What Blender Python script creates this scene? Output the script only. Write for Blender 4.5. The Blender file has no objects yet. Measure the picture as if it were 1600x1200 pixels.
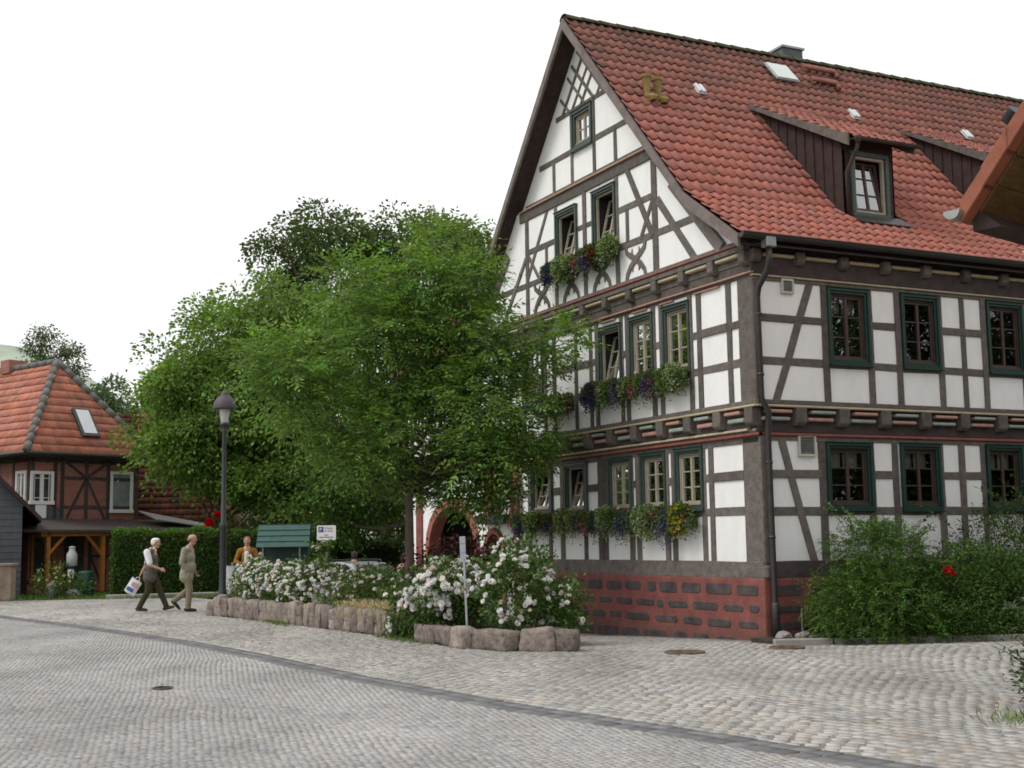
import bpy, bmesh, math, random
import numpy as np
from mathutils import Vector, Matrix

random.seed(11)
rng = np.random.default_rng(23)
SC = bpy.context.scene
COL = SC.collection
PI = math.pi
CAM = Vector((-11.86, -15.738, 1.5))


def at(lat, dep, z=0.0):
    """survey frame of the square: metres to the side and away from where the photographer stood"""
    return Vector((CAM.x + 0.8969 * lat + 0.4423 * dep, CAM.y - 0.4423 * lat + 0.8969 * dep, z))


HEAD = math.atan2(-0.4423, 0.8969)          # rotation of the survey frame about z


def gz(x, y):
    """height of the paving: it falls gently along the gable"""
    t = np.clip((np.asarray(x, float) + 3.4) / 2.8, 0, 1)
    t = t * t * (3 - 2 * t)
    return -0.036 * np.clip(y, 0, 12) * t


# ------------------------------------------------------------------ scene graph helpers
def prop(o, label=None, cat=None, group=None, kind=None):
    if label: o['label'] = label
    if cat: o['category'] = cat
    if group: o['group'] = group
    if kind: o['kind'] = kind
    return o


def empty(name, loc=(0, 0, 0), rz=0.0, label=None, cat=None, group=None):
    o = bpy.data.objects.new(name, None)
    o.empty_display_size = 0.2
    COL.objects.link(o)
    o.location = loc
    o.rotation_euler = (0, 0, rz)
    return prop(o, label, cat, group)


def link(name, me, m, parent=None, loc=None, rz=None):
    o = bpy.data.objects.new(name, me)
    COL.objects.link(o)
    if m is not None:
        me.materials.clear()
        for k in (m if isinstance(m, (list, tuple)) else [m]):
            me.materials.append(k)
    if parent is not None: o.parent = parent
    if loc is not None: o.location = loc
    if rz is not None: o.rotation_euler = (0, 0, rz)
    return o


class MB:
    """collects shapes, builds one mesh object"""
    def __init__(self):
        self.v = []; self.f = []; self.mi = []; self.cur = 0

    def add(self, vs, fs):
        b = len(self.v)
        self.v += [tuple(p) for p in vs]
        for f in fs:
            self.f.append([b + i for i in f]); self.mi.append(self.cur)
        return self

    def hexa(self, p):           # 8 points: 4 of one face, 4 of the opposite face
        return self.add(p, [(0, 1, 2, 3), (7, 6, 5, 4), (0, 4, 5, 1), (1, 5, 6, 2), (2, 6, 7, 3), (3, 7, 4, 0)])

    def box(self, c, s, rz=0.0, rx=0.0, ry=0.0, M=None):
        M = M or (Matrix.Rotation(rz, 3, 'Z') @ Matrix.Rotation(ry, 3, 'Y') @ Matrix.Rotation(rx, 3, 'X'))
        c = Vector(c); hx, hy, hz = s[0] / 2, s[1] / 2, s[2] / 2
        pts = [c + M @ Vector((x * hx, y * hy, z * hz)) for z in (-1, 1) for x, y in ((-1, -1), (1, -1), (1, 1), (-1, 1))]
        return self.hexa(pts)

    def prism(self, poly, d):    # planar polygon swept by vector d
        n = len(poly); d = Vector(d)
        a = [Vector(p) for p in poly]
        return self.add(a + [p + d for p in a], [tuple(range(n)), tuple(range(2 * n - 1, n - 1, -1))] +
                        [(i, n + i, n + (i + 1) % n, (i + 1) % n) for i in range(n)])

    def quad(self, a, b, c, d):
        return self.add([a, b, c, d], [(0, 1, 2, 3)])

    def tube(self, path, rad, n=8, cap=True):
        path = [Vector(p) for p in path]
        if not isinstance(rad, (list, tuple)): rad = [rad] * len(path)
        rings = []; ref = None
        for i, p in enumerate(path):
            t = (path[min(i + 1, len(path) - 1)] - path[max(i - 1, 0)])
            if t.length < 1e-9: t = Vector((0, 0, 1))
            t.normalize()
            if ref is None or abs(ref.dot(t)) > 0.95:
                ref = Vector((1, 0, 0)) if abs(t.x) < 0.8 else Vector((0, 1, 0))
            s = t.cross(ref).normalized(); u = s.cross(t).normalized(); ref = u
            rings.append([p + (s * math.cos(2 * PI * k / n) + u * math.sin(2 * PI * k / n)) * rad[i] for k in range(n)])
        vs = [q for r in rings for q in r]; fs = []
        for i in range(len(path) - 1):
            for k in range(n):
                fs.append((i * n + k, i * n + (k + 1) % n, (i + 1) * n + (k + 1) % n, (i + 1) * n + k))
        if cap:
            fs.append(tuple(range(n - 1, -1, -1))); fs.append(tuple(range((len(path) - 1) * n, len(path) * n)))
        return self.add(vs, fs)

    def lathe(self, prof, c=(0, 0, 0), n=16, sx=1.0, sy=1.0):
        c = Vector(c); vs = []; fs = []
        for r, z in prof:
            for k in range(n):
                a = 2 * PI * k / n
                vs.append(c + Vector((math.cos(a) * r * sx, math.sin(a) * r * sy, z)))
        for i in range(len(prof) - 1):
            for k in range(n):
                fs.append((i * n + k, i * n + (k + 1) % n, (i + 1) * n + (k + 1) % n, (i + 1) * n + k))
        fs.append(tuple(range(n - 1, -1, -1))); fs.append(tuple(range((len(prof) - 1) * n, len(prof) * n)))
        return self.add(vs, fs)

    def ball(self, c, r, n=10, m=6):
        r = r if isinstance(r, (list, tuple)) else (r, r, r)
        prof = [(max(math.sin(PI * i / m), 1e-3), -math.cos(PI * i / m)) for i in range(m + 1)]
        vs = []; fs = []
        for a, z in prof:
            for k in range(n):
                t = 2 * PI * k / n
                vs.append((c[0] + r[0] * a * math.cos(t), c[1] + r[1] * a * math.sin(t), c[2] + r[2] * z))
        for i in range(m):
            for k in range(n):
                fs.append((i * n + k, i * n + (k + 1) % n, (i + 1) * n + (k + 1) % n, (i + 1) * n + k))
        return self.add(vs, fs)

    def build(self, name, m, parent=None, smooth=False, bevel=0.0, fix=True, seg=1):
        me = bpy.data.meshes.new(name)
        me.from_pydata(self.v, [], self.f)
        if any(self.mi):
            me.polygons.foreach_set('material_index', self.mi)
        if fix or bevel:
            bm = bmesh.new(); bm.from_mesh(me)
            bmesh.ops.recalc_face_normals(bm, faces=bm.faces)
            if bevel:
                ed = [e for e in bm.edges if len(e.link_faces) == 2 and e.calc_face_angle(0) > 0.5]
                bmesh.ops.bevel(bm, geom=ed, offset=bevel, segments=seg, affect='EDGES', profile=0.6)
            bm.to_mesh(me); bm.free()
        if smooth:
            me.polygons.foreach_set('use_smooth', [True] * len(me.polygons))
        o = link(name, me, m, parent)
        return o


def np_mesh(name, V, F, m, parent=None, col=None, smooth=False):
    """V (n,3), F (k,4) arrays, col (n,3) optional colour attribute Col"""
    V = np.asarray(V, np.float32); F = np.asarray(F, np.int32)
    me = bpy.data.meshes.new(name)
    me.vertices.add(len(V)); me.vertices.foreach_set('co', V.ravel())
    k = F.shape[1]
    me.loops.add(F.size); me.loops.foreach_set('vertex_index', F.ravel())
    me.polygons.add(len(F)); me.polygons.foreach_set('loop_start', np.arange(0, F.size, k, dtype=np.int32))
    if smooth: me.polygons.foreach_set('use_smooth', np.ones(len(F), bool))
    me.update(calc_edges=True)
    if col is not None:
        at_ = me.attributes.new('Col', 'FLOAT_COLOR', 'POINT')
        c = np.ones((len(V), 4), np.float32); c[:, :3] = col
        at_.data.foreach_set('color', c.ravel())
    return link(name, me, m, parent)


# ------------------------------------------------------------------ materials
def new_mat(name):
    m = bpy.data.materials.new(name); m.use_nodes = True
    nt = m.node_tree; nt.nodes.clear()
    out = nt.nodes.new('ShaderNodeOutputMaterial')
    return m, nt, nt.nodes, nt.links, out


def mat(name, col, rough=0.7, var=0.25, scale=6.0, bump=0.0, bscale=None, metal=0.0, spec=0.4, objvar=0.0, stretch=None,
        col2=None, attr=False, grime=None):
    m, nt, N, L, out = new_mat(name)
    b = N.new('ShaderNodeBsdfPrincipled')
    b.inputs['Roughness'].default_value = rough
    b.inputs['Metallic'].default_value = metal
    b.inputs['Specular IOR Level'].default_value = spec
    tc = N.new('ShaderNodeTexCoord'); mp = N.new('ShaderNodeMapping')
    L.new(tc.outputs['Object'], mp.inputs['Vector'])
    if stretch: mp.inputs['Scale'].default_value = stretch
    n1 = N.new('ShaderNodeTexNoise'); n1.inputs['Scale'].default_value = scale; n1.inputs['Detail'].default_value = 6
    n1.inputs['Roughness'].default_value = 0.65
    L.new(mp.outputs['Vector'], n1.inputs['Vector'])
    mx = N.new('ShaderNodeMix'); mx.data_type = 'RGBA'
    c1 = [c * (1 - var) for c in col]; c2 = col2 or [min(1, c * (1 + var)) for c in col]
    mx.inputs[6].default_value = (*c1, 1); mx.inputs[7].default_value = (*c2, 1)
    rp = N.new('ShaderNodeMapRange'); rp.inputs['From Min'].default_value = 0.3; rp.inputs['From Max'].default_value = 0.7
    L.new(n1.outputs['Fac'], rp.inputs['Value']); L.new(rp.outputs['Result'], mx.inputs[0])
    last = mx.outputs[2]
    if attr:
        a = N.new('ShaderNodeAttribute'); a.attribute_name = 'Col'
        q = N.new('ShaderNodeMix'); q.data_type = 'RGBA'; q.blend_type = 'MULTIPLY'; q.inputs[0].default_value = 1
        L.new(last, q.inputs[6]); L.new(a.outputs['Color'], q.inputs[7]); last = q.outputs[2]
    if objvar:
        oi = N.new('ShaderNodeObjectInfo'); r2 = N.new('ShaderNodeMapRange')
        r2.inputs['To Min'].default_value = 1 - objvar; r2.inputs['To Max'].default_value = 1 + objvar
        L.new(oi.outputs['Random'], r2.inputs['Value'])
        q = N.new('ShaderNodeVectorMath'); q.operation = 'SCALE'
        L.new(last, q.inputs[0]); L.new(r2.outputs['Result'], q.inputs['Scale']); last = q.outputs[0]
    if grime:                      # (colour, z0, z1): dirt that thins out with height
        sp = N.new('ShaderNodeSeparateXYZ'); L.new(tc.outputs['Object'], sp.inputs[0])
        ng = N.new('ShaderNodeTexNoise'); ng.inputs['Scale'].default_value = 1.7; ng.inputs['Detail'].default_value = 7
        L.new(tc.outputs['Object'], ng.inputs['Vector'])
        ad = N.new('ShaderNodeMath'); ad.operation = 'MULTIPLY_ADD'
        ad.inputs[1].default_value = (grime[2] - grime[1]) * 1.6; L.new(ng.outputs['Fac'], ad.inputs[0]); L.new(sp.outputs['Z'], ad.inputs[2])
        mr = N.new('ShaderNodeMapRange'); mr.inputs['From Min'].default_value = grime[1] + 0.8 * (grime[2] - grime[1])
        mr.inputs['From Max'].default_value = grime[2] + 0.8 * (grime[2] - grime[1])
        mr.inputs['To Min'].default_value = grime[3]; mr.inputs['To Max'].default_value = grime[4]
        L.new(ad.outputs[0], mr.inputs['Value'])
        q = N.new('ShaderNodeMix'); q.data_type = 'RGBA'
        L.new(mr.outputs['Result'], q.inputs[0]); L.new(last, q.inputs[6]); q.inputs[7].default_value = (*grime[0], 1); last = q.outputs[2]
    L.new(last, b.inputs['Base Color'])
    if bump:
        n2 = N.new('ShaderNodeTexNoise'); n2.inputs['Scale'].default_value = bscale or scale * 4; n2.inputs['Detail'].default_value = 5
        L.new(mp.outputs['Vector'], n2.inputs['Vector'])
        bp = N.new('ShaderNodeBump'); bp.inputs['Strength'].default_value = bump; bp.inputs['Distance'].default_value = 0.02
        L.new(n2.outputs['Fac'], bp.inputs['Height']); L.new(bp.outputs['Normal'], b.inputs['Normal'])
    L.new(b.outputs[0], out.inputs[0])
    return m


def leaf_mat(name, trans=0.35, gloss=0.25, tint=(1, 1, 1), thru=(1.25, 1.3, 0.6)):
    m, nt, N, L, out = new_mat(name)
    a = N.new('ShaderNodeAttribute'); a.attribute_name = 'Col'
    q = N.new('ShaderNodeMix'); q.data_type = 'RGBA'; q.blend_type = 'MULTIPLY'; q.inputs[0].default_value = 1
    L.new(a.outputs['Color'], q.inputs[6]); q.inputs[7].default_value = (*tint, 1)
    b = N.new('ShaderNodeBsdfPrincipled'); b.inputs['Roughness'].default_value = 0.55
    b.inputs['Specular IOR Level'].default_value = gloss
    L.new(q.outputs[2], b.inputs['Base Color'])
    t = N.new('ShaderNodeBsdfTranslucent')
    g = N.new('ShaderNodeMix'); g.data_type = 'RGBA'; g.blend_type = 'MULTIPLY'; g.inputs[0].default_value = 1
    L.new(q.outputs[2], g.inputs[6]); g.inputs[7].default_value = (*thru, 1)
    L.new(g.outputs[2], t.inputs['Color'])
    mx = N.new('ShaderNodeMixShader'); mx.inputs[0].default_value = trans
    L.new(b.outputs[0], mx.inputs[1]); L.new(t.outputs[0], mx.inputs[2]); L.new(mx.outputs[0], out.inputs[0])
    return m


def glass_mat(name, tint=(0.75, 0.78, 0.78), boost=1.6, base=0.05):
    m, nt, N, L, out = new_mat(name)
    tr = N.new('ShaderNodeBsdfTransparent'); tr.inputs['Color'].default_value = (*tint, 1)
    gl = N.new('ShaderNodeBsdfGlossy'); gl.inputs['Roughness'].default_value = 0.015
    fr = N.new('ShaderNodeFresnel'); fr.inputs['IOR'].default_value = 1.6
    ma = N.new('ShaderNodeMath'); ma.operation = 'MULTIPLY_ADD'; ma.inputs[1].default_value = boost; ma.inputs[2].default_value = base
    ma.use_clamp = True
    nz = N.new('ShaderNodeTexNoise'); nz.inputs['Scale'].default_value = 2.2
    tc = N.new('ShaderNodeTexCoord'); L.new(tc.outputs['Object'], nz.inputs['Vector'])
    bp = N.new('ShaderNodeBump'); bp.inputs['Strength'].default_value = 0.02; bp.inputs['Distance'].default_value = 0.03
    L.new(nz.outputs['Fac'], bp.inputs['Height']); L.new(bp.outputs['Normal'], gl.inputs['Normal'])
    L.new(fr.outputs[0], ma.inputs[0])
    mx = N.new('ShaderNodeMixShader'); L.new(ma.outputs[0], mx.inputs[0]); L.new(tr.outputs[0], mx.inputs[1]); L.new(gl.outputs[0], mx.inputs[2])
    L.new(mx.outputs[0], out.inputs[0])
    return m


def brick_mat(name, c1, c2, mortar, sx, sy, vec='Object', rot=0.0):
    m, nt, N, L, out = new_mat(name)
    b = N.new('ShaderNodeBsdfPrincipled'); b.inputs['Roughness'].default_value = 0.85
    tc = N.new('ShaderNodeTexCoord'); sp = N.new('ShaderNodeSeparateXYZ'); L.new(tc.outputs['Object'], sp.inputs[0])
    ad = N.new('ShaderNodeMath'); ad.operation = 'ADD'; L.new(sp.outputs['X'], ad.inputs[0]); L.new(sp.outputs['Y'], ad.inputs[1])
    cb = N.new('ShaderNodeCombineXYZ'); L.new(ad.outputs[0], cb.inputs['X']); L.new(sp.outputs['Z'], cb.inputs['Y'])
    br = N.new('ShaderNodeTexBrick'); br.inputs['Color1'].default_value = (*c1, 1); br.inputs['Color2'].default_value = (*c2, 1)
    br.inputs['Mortar'].default_value = (*mortar, 1); br.inputs['Scale'].default_value = 1.0
    br.inputs['Brick Width'].default_value = sx; br.inputs['Row Height'].default_value = sy; br.inputs['Mortar Size'].default_value = 0.009
    L.new(cb.outputs[0], br.inputs['Vector'])
    nz = N.new('ShaderNodeTexNoise'); nz.inputs['Scale'].default_value = 5; nz.inputs['Detail'].default_value = 6; L.new(tc.outputs['Object'], nz.inputs['Vector'])
    mr = N.new('ShaderNodeMapRange'); mr.inputs['To Min'].default_value = 0.6; mr.inputs['To Max'].default_value = 1.35; L.new(nz.outputs['Fac'], mr.inputs['Value'])
    q = N.new('ShaderNodeVectorMath'); q.operation = 'SCALE'; L.new(br.outputs['Color'], q.inputs[0]); L.new(mr.outputs['Result'], q.inputs['Scale'])
    L.new(q.outputs[0], b.inputs['Base Color'])
    bp = N.new('ShaderNodeBump'); bp.inputs['Strength'].default_value = 0.5; bp.inputs['Distance'].default_value = 0.01; bp.invert = True
    L.new(br.outputs['Fac'], bp.inputs['Height']); L.new(bp.outputs['Normal'], b.inputs['Normal'])
    L.new(b.outputs[0], out.inputs[0])
    return m


M = {}
M['plaster'] = mat('white_lime_plaster', (0.85, 0.845, 0.835), 0.9, 0.05, 2.4, 0.4, 12, stretch=(1.6, 1.6, .7), grime=((0.55, 0.52, 0.48), 0.9, 2.2, 0.10, 0.0))
M['timber'] = mat('weathered_dark_timber', (0.134, 0.115, 0.104), 0.85, 0.30, 8.0, 0.6, 30, spec=0.2, objvar=0.22)
M['timber_dark'] = mat('dark_stained_timber', (0.072, 0.056, 0.054), 0.85, 0.3, 5.0, 0.4, 24, spec=0.2, objvar=0.2)
M['board'] = mat('dark_brown_boarding', (0.050, 0.032, 0.030), 0.8, 0.3, 7, 0.3, 24, spec=0.2)
M['tile'] = mat('red_clay_tile', (0.355, 0.134, 0.103), 0.78, 0.11, 4, 0.2, 30, attr=True, spec=0.2, grime=((0.13, 0.078, 0.066), 8.0, 11.6, 0.0, 0.85))
M['tile_plain'] = mat('dull_red_tile', (0.20, 0.075, 0.055), 0.8, 0.3, 5, 0.2, 30)
M['tile_low'] = mat('red_clay_tile_cottage', (0.43, 0.165, 0.112), 0.72, 0.22, 4, 0.2, 30, attr=True, spec=0.25)
M['tile_old'] = mat('old_dark_red_tile', (0.105, 0.042, 0.030), 0.85, 0.45, 2.2, 0.3, 20, attr=True, spec=0.15)
M['ridge'] = mat('mossy_ridge_tile', (0.060, 0.060, 0.028), 0.9, 0.5, 5, 0.4, 30)
M['ridge_grey'] = mat('grey_ridge_tile', (0.14, 0.135, 0.125), 0.8, 0.25, 5, 0.3, 30)
M['barge'] = mat('weathered_barge_board', (0.19, 0.155, 0.145), 0.85, 0.25, 5, 0.3, 28, spec=0.2)
M['green'] = mat('sunlit_green_paint', (0.046, 0.066, 0.058), 0.45, 0.2, 8, 0.1, 30, spec=0.4)  # casing paint with the gable's sunlight put into a lighter tone
M['green_side'] = mat('shaded_green_paint', (0.011, 0.038, 0.028), 0.45, 0.2, 8, 0.1, 30, spec=0.4)  # same casing paint, the long side's shade put into a darker tone
M['sash_tan'] = mat('tan_window_sash', (0.36, 0.315, 0.245), 0.55, 0.15, 8)
M['sash_brown'] = mat('brown_window_sash', (0.066, 0.038, 0.027), 0.5, 0.2, 8)
M['sash_white'] = mat('white_window_sash', (0.78, 0.77, 0.74), 0.5, 0.05, 8)
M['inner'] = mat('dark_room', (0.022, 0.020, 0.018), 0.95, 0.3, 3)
M['curtain'] = mat('white_net_curtain', (0.72, 0.71, 0.70), 0.95, 0.12, 30)
M['glass'] = glass_mat('window_glass')
M['glass_sky'] = glass_mat('sky_boosted_glass', boost=3.6, base=0.16)  # same glass, mirror strength raised so panes show a brighter sky
M['cream'] = mat('cream_painted_moulding', (0.47, 0.40, 0.27), 0.7, 0.2, 9)
M['rose'] = mat('faded_pink_moulding', (0.43, 0.25, 0.20), 0.75, 0.2, 9)
M['sage'] = mat('faded_green_moulding', (0.29, 0.34, 0.30), 0.75, 0.2, 9)
M['redline'] = mat('red_painted_moulding', (0.27, 0.082, 0.066), 0.7, 0.25, 9)
M['redstone'] = mat('red_painted_plinth', (0.215, 0.072, 0.062), 0.9, 0.28, 4, 0.6, 22, grime=((0.12, 0.075, 0.06), -0.2, 0.25, 0.75, 0.0))
M['darkstone'] = mat('dark_plinth_stone', (0.068, 0.057, 0.057), 0.85, 0.5, 4, 0.6, 30)
M['sandstone'] = mat('red_sandstone', (0.29, 0.105, 0.080), 0.9, 0.28, 4, 0.5, 24)
M['edgestone'] = mat('weathered_edging_stone', (0.190, 0.152, 0.130), 0.95, 0.5, 8, 0.9, 22, objvar=0.3, col2=(0.33, 0.275, 0.235))
M['metal_dark'] = mat('dark_painted_metal', (0.030, 0.034, 0.036), 0.45, 0.25, 9, spec=0.5)
M['zinc'] = mat('weathered_zinc', (0.30, 0.31, 0.31), 0.45, 0.2, 5, metal=0.5)
M['steel'] = mat('galvanised_steel', (0.42, 0.44, 0.46), 0.4, 0.15, 9, metal=0.6)
M['gutter'] = mat('dark_copper_gutter', (0.032, 0.028, 0.027), 0.4, 0.3, 6, spec=0.5)
M['slate'] = mat('grey_slate', (0.088, 0.098, 0.112), 0.7, 0.2, 5, 0.2, 20)
M['white_paint'] = mat('white_paint', (0.78, 0.78, 0.77), 0.5, 0.04, 5)
M['leaf'] = leaf_mat('tree_leaves')
M['leaf_shrub'] = leaf_mat('shrub_leaves', 0.22, 0.25)
M['petal'] = leaf_mat('flower_petals', 0.3, 0.1, thru=(1.05, 1.0, 0.95))
M['bark'] = mat('grey_brown_bark', (0.095, 0.075, 0.055), 0.95, 0.4, 9, 0.8, 30, stretch=(3, 3, 0.6))
M['soil'] = mat('dark_soil', (0.055, 0.040, 0.030), 1.0, 0.4, 9, 0.8, 30)
M['lawn'] = mat('grass_verge', (0.075, 0.12, 0.030), 1.0, 0.35, 3, 0.6, 40)
M['setts'] = mat('grey_granite_setts', (1, 1, 1), 0.8, 0.25, 11, 0.35, 60, attr=True, spec=0.3, col2=(1.0, 1.0, 1.0))
M['joint'] = mat('sandy_joints', (0.235, 0.215, 0.185), 1.0, 0.5, 1.3, 0.3, 60)
M['wood_orange'] = mat('orange_stained_wood', (0.36, 0.135, 0.030), 0.6, 0.25, 8, 0.2, 30)
M['brick'] = brick_mat('red_brick', (0.36, 0.130, 0.090), (0.27, 0.090, 0.066), (0.30, 0.20, 0.16), 0.25, 0.075)
M['concrete'] = mat('pale_concrete', (0.29, 0.275, 0.25), 0.9, 0.15, 4, 0.3, 30)
M['stonewall'] = mat('beige_sandstone', (0.30, 0.225, 0.175), 0.95, 0.3, 3, 0.7, 18)
M['beige'] = mat('beige_render', (0.44, 0.36, 0.27), 0.95, 0.1, 3)


# ------------------------------------------------------------------ leaves and plants
def unit(a):
    return a / np.maximum(np.linalg.norm(a, axis=-1, keepdims=True), 1e-9)


def rdir(n):
    return unit(rng.normal(size=(n, 3)))


def leaf_cards(P, A, L, W, col, fold=0.18, B=None):
    """pointed leaf quads: base P, axis A, length L, width W; returns V, F, C"""
    n = len(P); A = unit(A)
    if B is None:
        R = rdir(n) + np.array([0, 0, 0.0]); B = unit(np.cross(A, R))
    Nn = np.cross(A, B)
    L = np.broadcast_to(np.asarray(L, float).reshape(-1, 1), (n, 1)); W = np.broadcast_to(np.asarray(W, float).reshape(-1, 1), (n, 1))
    mid = P + A * L * 0.45 + Nn * W * fold
    V = np.stack([P, mid + B * W * 0.5, P + A * L, mid - B * W * 0.5], 1).reshape(-1, 3)
    F = np.arange(n * 4).reshape(-1, 4)
    return V, F, np.repeat(col, 4, 0)


class Cards:
    def __init__(self): self.V = []; self.F = []; self.C = []; self.n = 0

    def put(self, V, F, C):
        self.V.append(V); self.F.append(F + self.n); self.C.append(C); self.n += len(V); return self

    def build(self, name, m, parent):
        return np_mesh(name, np.concatenate(self.V), np.concatenate(self.F), m, parent, np.concatenate(self.C))


def tint(base, n, dv=0.25, dh=0.12):
    b = np.asarray(base, float)
    k = 1 + dv * rng.normal(size=(n, 1)).clip(-2, 2)
    h = 1 + dh * rng.normal(size=(n, 3)).clip(-2, 2) * np.array([1.0, 0.35, 1.0])
    return (b * k * h).clip(0.003, 1)


def sprays(P, A, k, ll, lw, base, cards, droop=0.25, dv=0.16, tone=None):
    """pinnate sprays: pairs of leaflets along a drooping stalk"""
    n = len(P); A = unit(A)
    side = unit(np.cross(A, np.array([0, 0, 1.0]) + 0.25 * rng.normal(size=(n, 3))))
    up = np.cross(side, A)
    sl = ll * (k * 0.42)
    col0 = tint(base, n, dv)
    if tone is not None: col0 = col0 * tone.reshape(-1, 1)
    for j in range(k):
        f = (j // 2 + 1) / (k / 2 + 0.5)
        s = 1 if j % 2 else -1
        p = P + A * (sl * f) - np.array([0, 0, 1.0]) * (droop * sl * f * f)
        if j == k - 1:
            d = A - np.array([0, 0, 0.6 * droop * 2])
        else:
            d = A * 0.55 + side * s * 0.85 - np.array([0, 0, 0.35]) + 0.18 * rng.normal(size=(n, 3))
        d = unit(d)
        B = unit(np.cross(d, up + 0.35 * rng.normal(size=(n, 3))))
        L = ll * rng.uniform(0.75, 1.15, n); W = lw * rng.uniform(0.8, 1.15, n)
        cards.put(*leaf_cards(p, d, L, W, col0 * rng.uniform(0.88, 1.12, (n, 1)), 0.12, B))


def limb(mb, a, b, r0, r1, bend=0.12, n=6, seg=5):
    a = Vector(a); b = Vector(b); d = b - a
    off = Vector(rng.normal(size=3) * bend * d.length)
    pts = [a.lerp(b, t) + off * (math.sin(PI * t) * 0.6) + Vector((0, 0, -0.10 * d.length * math.sin(PI * t))) for t in np.linspace(0, 1, seg)]
    mb.tube(pts, [r0 + (r1 - r0) * t for t in np.linspace(0, 1, seg)], n)


def tree(name, base, trunk_h, trunk_r, blobs, label, cat='tree', group=None, leaf='spray', ll=0.11, lw=0.034, dens=60, clump=0.3,
         col=(0.085, 0.145, 0.028), per=10, k=9, depth=1.0, sq=1.0, droop=0.3, rot=HEAD, mat_=None, lean=(0, 0), lobes=1.0, tonev=0.16, zf=0.62, shell=(0.72, 1.06), para=0.6, rise=0.0):
    """blobs: (sideways, height, radius) of the leafy masses, metres, seen from the square"""
    root = empty(name, base, rot, label, cat, group)
    mb = MB()
    top = Vector((lean[0], lean[1], trunk_h))
    mb.tube([(0, 0, -0.3), (0.01, 0, trunk_h * 0.3), top * 0.65, top], [trunk_r * 1.25, trunk_r, trunk_r * 0.9, trunk_r * 0.7], 10)
    crown = Cards()
    for (dx, dz, r) in blobs:
        dy = rng.uniform(-0.5, 0.5) * depth
        c = np.array([dx, dy, dz])
        limb(mb, top * rng.uniform(0.75, 1.0), c - np.array([0, 0, r * 0.3]), trunk_r * 0.5, trunk_r * 0.12)
        m = max(6, int(dens * r * r))
        d = rdir(m); d[:, 2] *= 0.9
        rad = r * np.where(rng.random(m) < 0.72, rng.uniform(shell[0], shell[1], m), rng.uniform(0.2, 0.75, m))
        cc = c + d * rad[:, None] * np.array([1, min(1.3, 1 + 0.2 * depth), sq])
        for q in cc[rng.random(m) < 0.22]:
            limb(mb, c + (q - c) * 0.1 - np.array([0, 0, r * 0.25]), q, trunk_r * 0.12, 0.006, 0.1, 4, 3)
        pn = rng.poisson(per, m).clip(2)
        idx = np.repeat(np.arange(m), pn); n = len(idx)
        off = rng.normal(size=(n, 3)).clip(-1.7, 1.7) * clump * np.array([1, 1, zf])
        off[:, 2] -= (np.hypot(off[:, 0], off[:, 1]) ** 2) * (0.5 / max(clump, .1)) * para
        P = cc[idx] + off
        out = unit(P - c + 1e-6) * 0.7 + unit(off + 1e-6) * 0.6 + rng.normal(size=(n, 3)) * 0.35 + np.array([0, 0, -0.1 - droop * 0.5 + rise])
        tone = (1 + tonev * rng.normal(size=m)).clip(0.6, 1.45)[idx]
        if leaf == 'spray':
            sprays(P, out, k, ll, lw, col, crown, droop, tone=tone)
        else:
            c_ = tint(col, n) * tone.reshape(-1, 1)
            crown.put(*leaf_cards(P, out, ll * rng.uniform(0.7, 1.2, n), lw * rng.uniform(0.7, 1.2, n), c_))
    mb.build('trunk', M['bark'], root, smooth=True)
    crown.build('crown', mat_ or M['leaf'], root)
    return root


def blooms(P, r, base, cards, petals=9, outw=None):
    """rosettes of cupped petals round each point"""
    n = len(P)
    r = np.broadcast_to(np.asarray(r, float), (n,))
    ax = unit((outw if outw is not None else rdir(n)) + np.array([0, 0, 0.35]) + 0.3 * rng.normal(size=(n, 3)))
    s = unit(np.cross(ax, rdir(n))); t = np.cross(ax, s)
    c0 = tint(base, n, 0.07, 0.03)
    for j in range(petals):
        ring = 0 if j < petals * 0.6 else 1
        a = 2 * PI * j / (petals * (0.6 if ring == 0 else 0.4)) + rng.uniform(-0.2, 0.2, n)
        rad = s * np.cos(a)[:, None] + t * np.sin(a)[:, None]
        d = unit(rad * (1.0 if ring == 0 else 0.55) + ax * (0.45 if ring == 0 else 0.95))
        B = np.cross(d, ax); B = unit(B + 1e-9)
        cards.put(*leaf_cards(P - ax * (r * 0.35)[:, None], d, r * 1.15, r * 1.25, (c0 * rng.uniform(0.93, 1.04, (n, 1))).clip(0, 1), 0.25, B))
# ------------------------------------------------------------------ facade helpers
class Fr:
    """a facade frame: u along the wall, v up, w outwards"""
    def __init__(s, o, U, W): s.o = Vector(o); s.U = Vector(U); s.W = Vector(W)

    def p(s, u, v, w=0.0): return s.o + s.U * u + Vector((0, 0, v)) + s.W * w

    def box(s, mb, u0, u1, v0, v1, w0, w1):
        return mb.hexa([s.p(u0, v0, w0), s.p(u1, v0, w0), s.p(u1, v1, w0), s.p(u0, v1, w0),
                        s.p(u0, v0, w1), s.p(u1, v0, w1), s.p(u1, v1, w1), s.p(u0, v1, w1)])

    def out(s, du=0.0): return Fr(s.o + s.W * du, s.U, s.W)


_k = [0]


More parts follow.
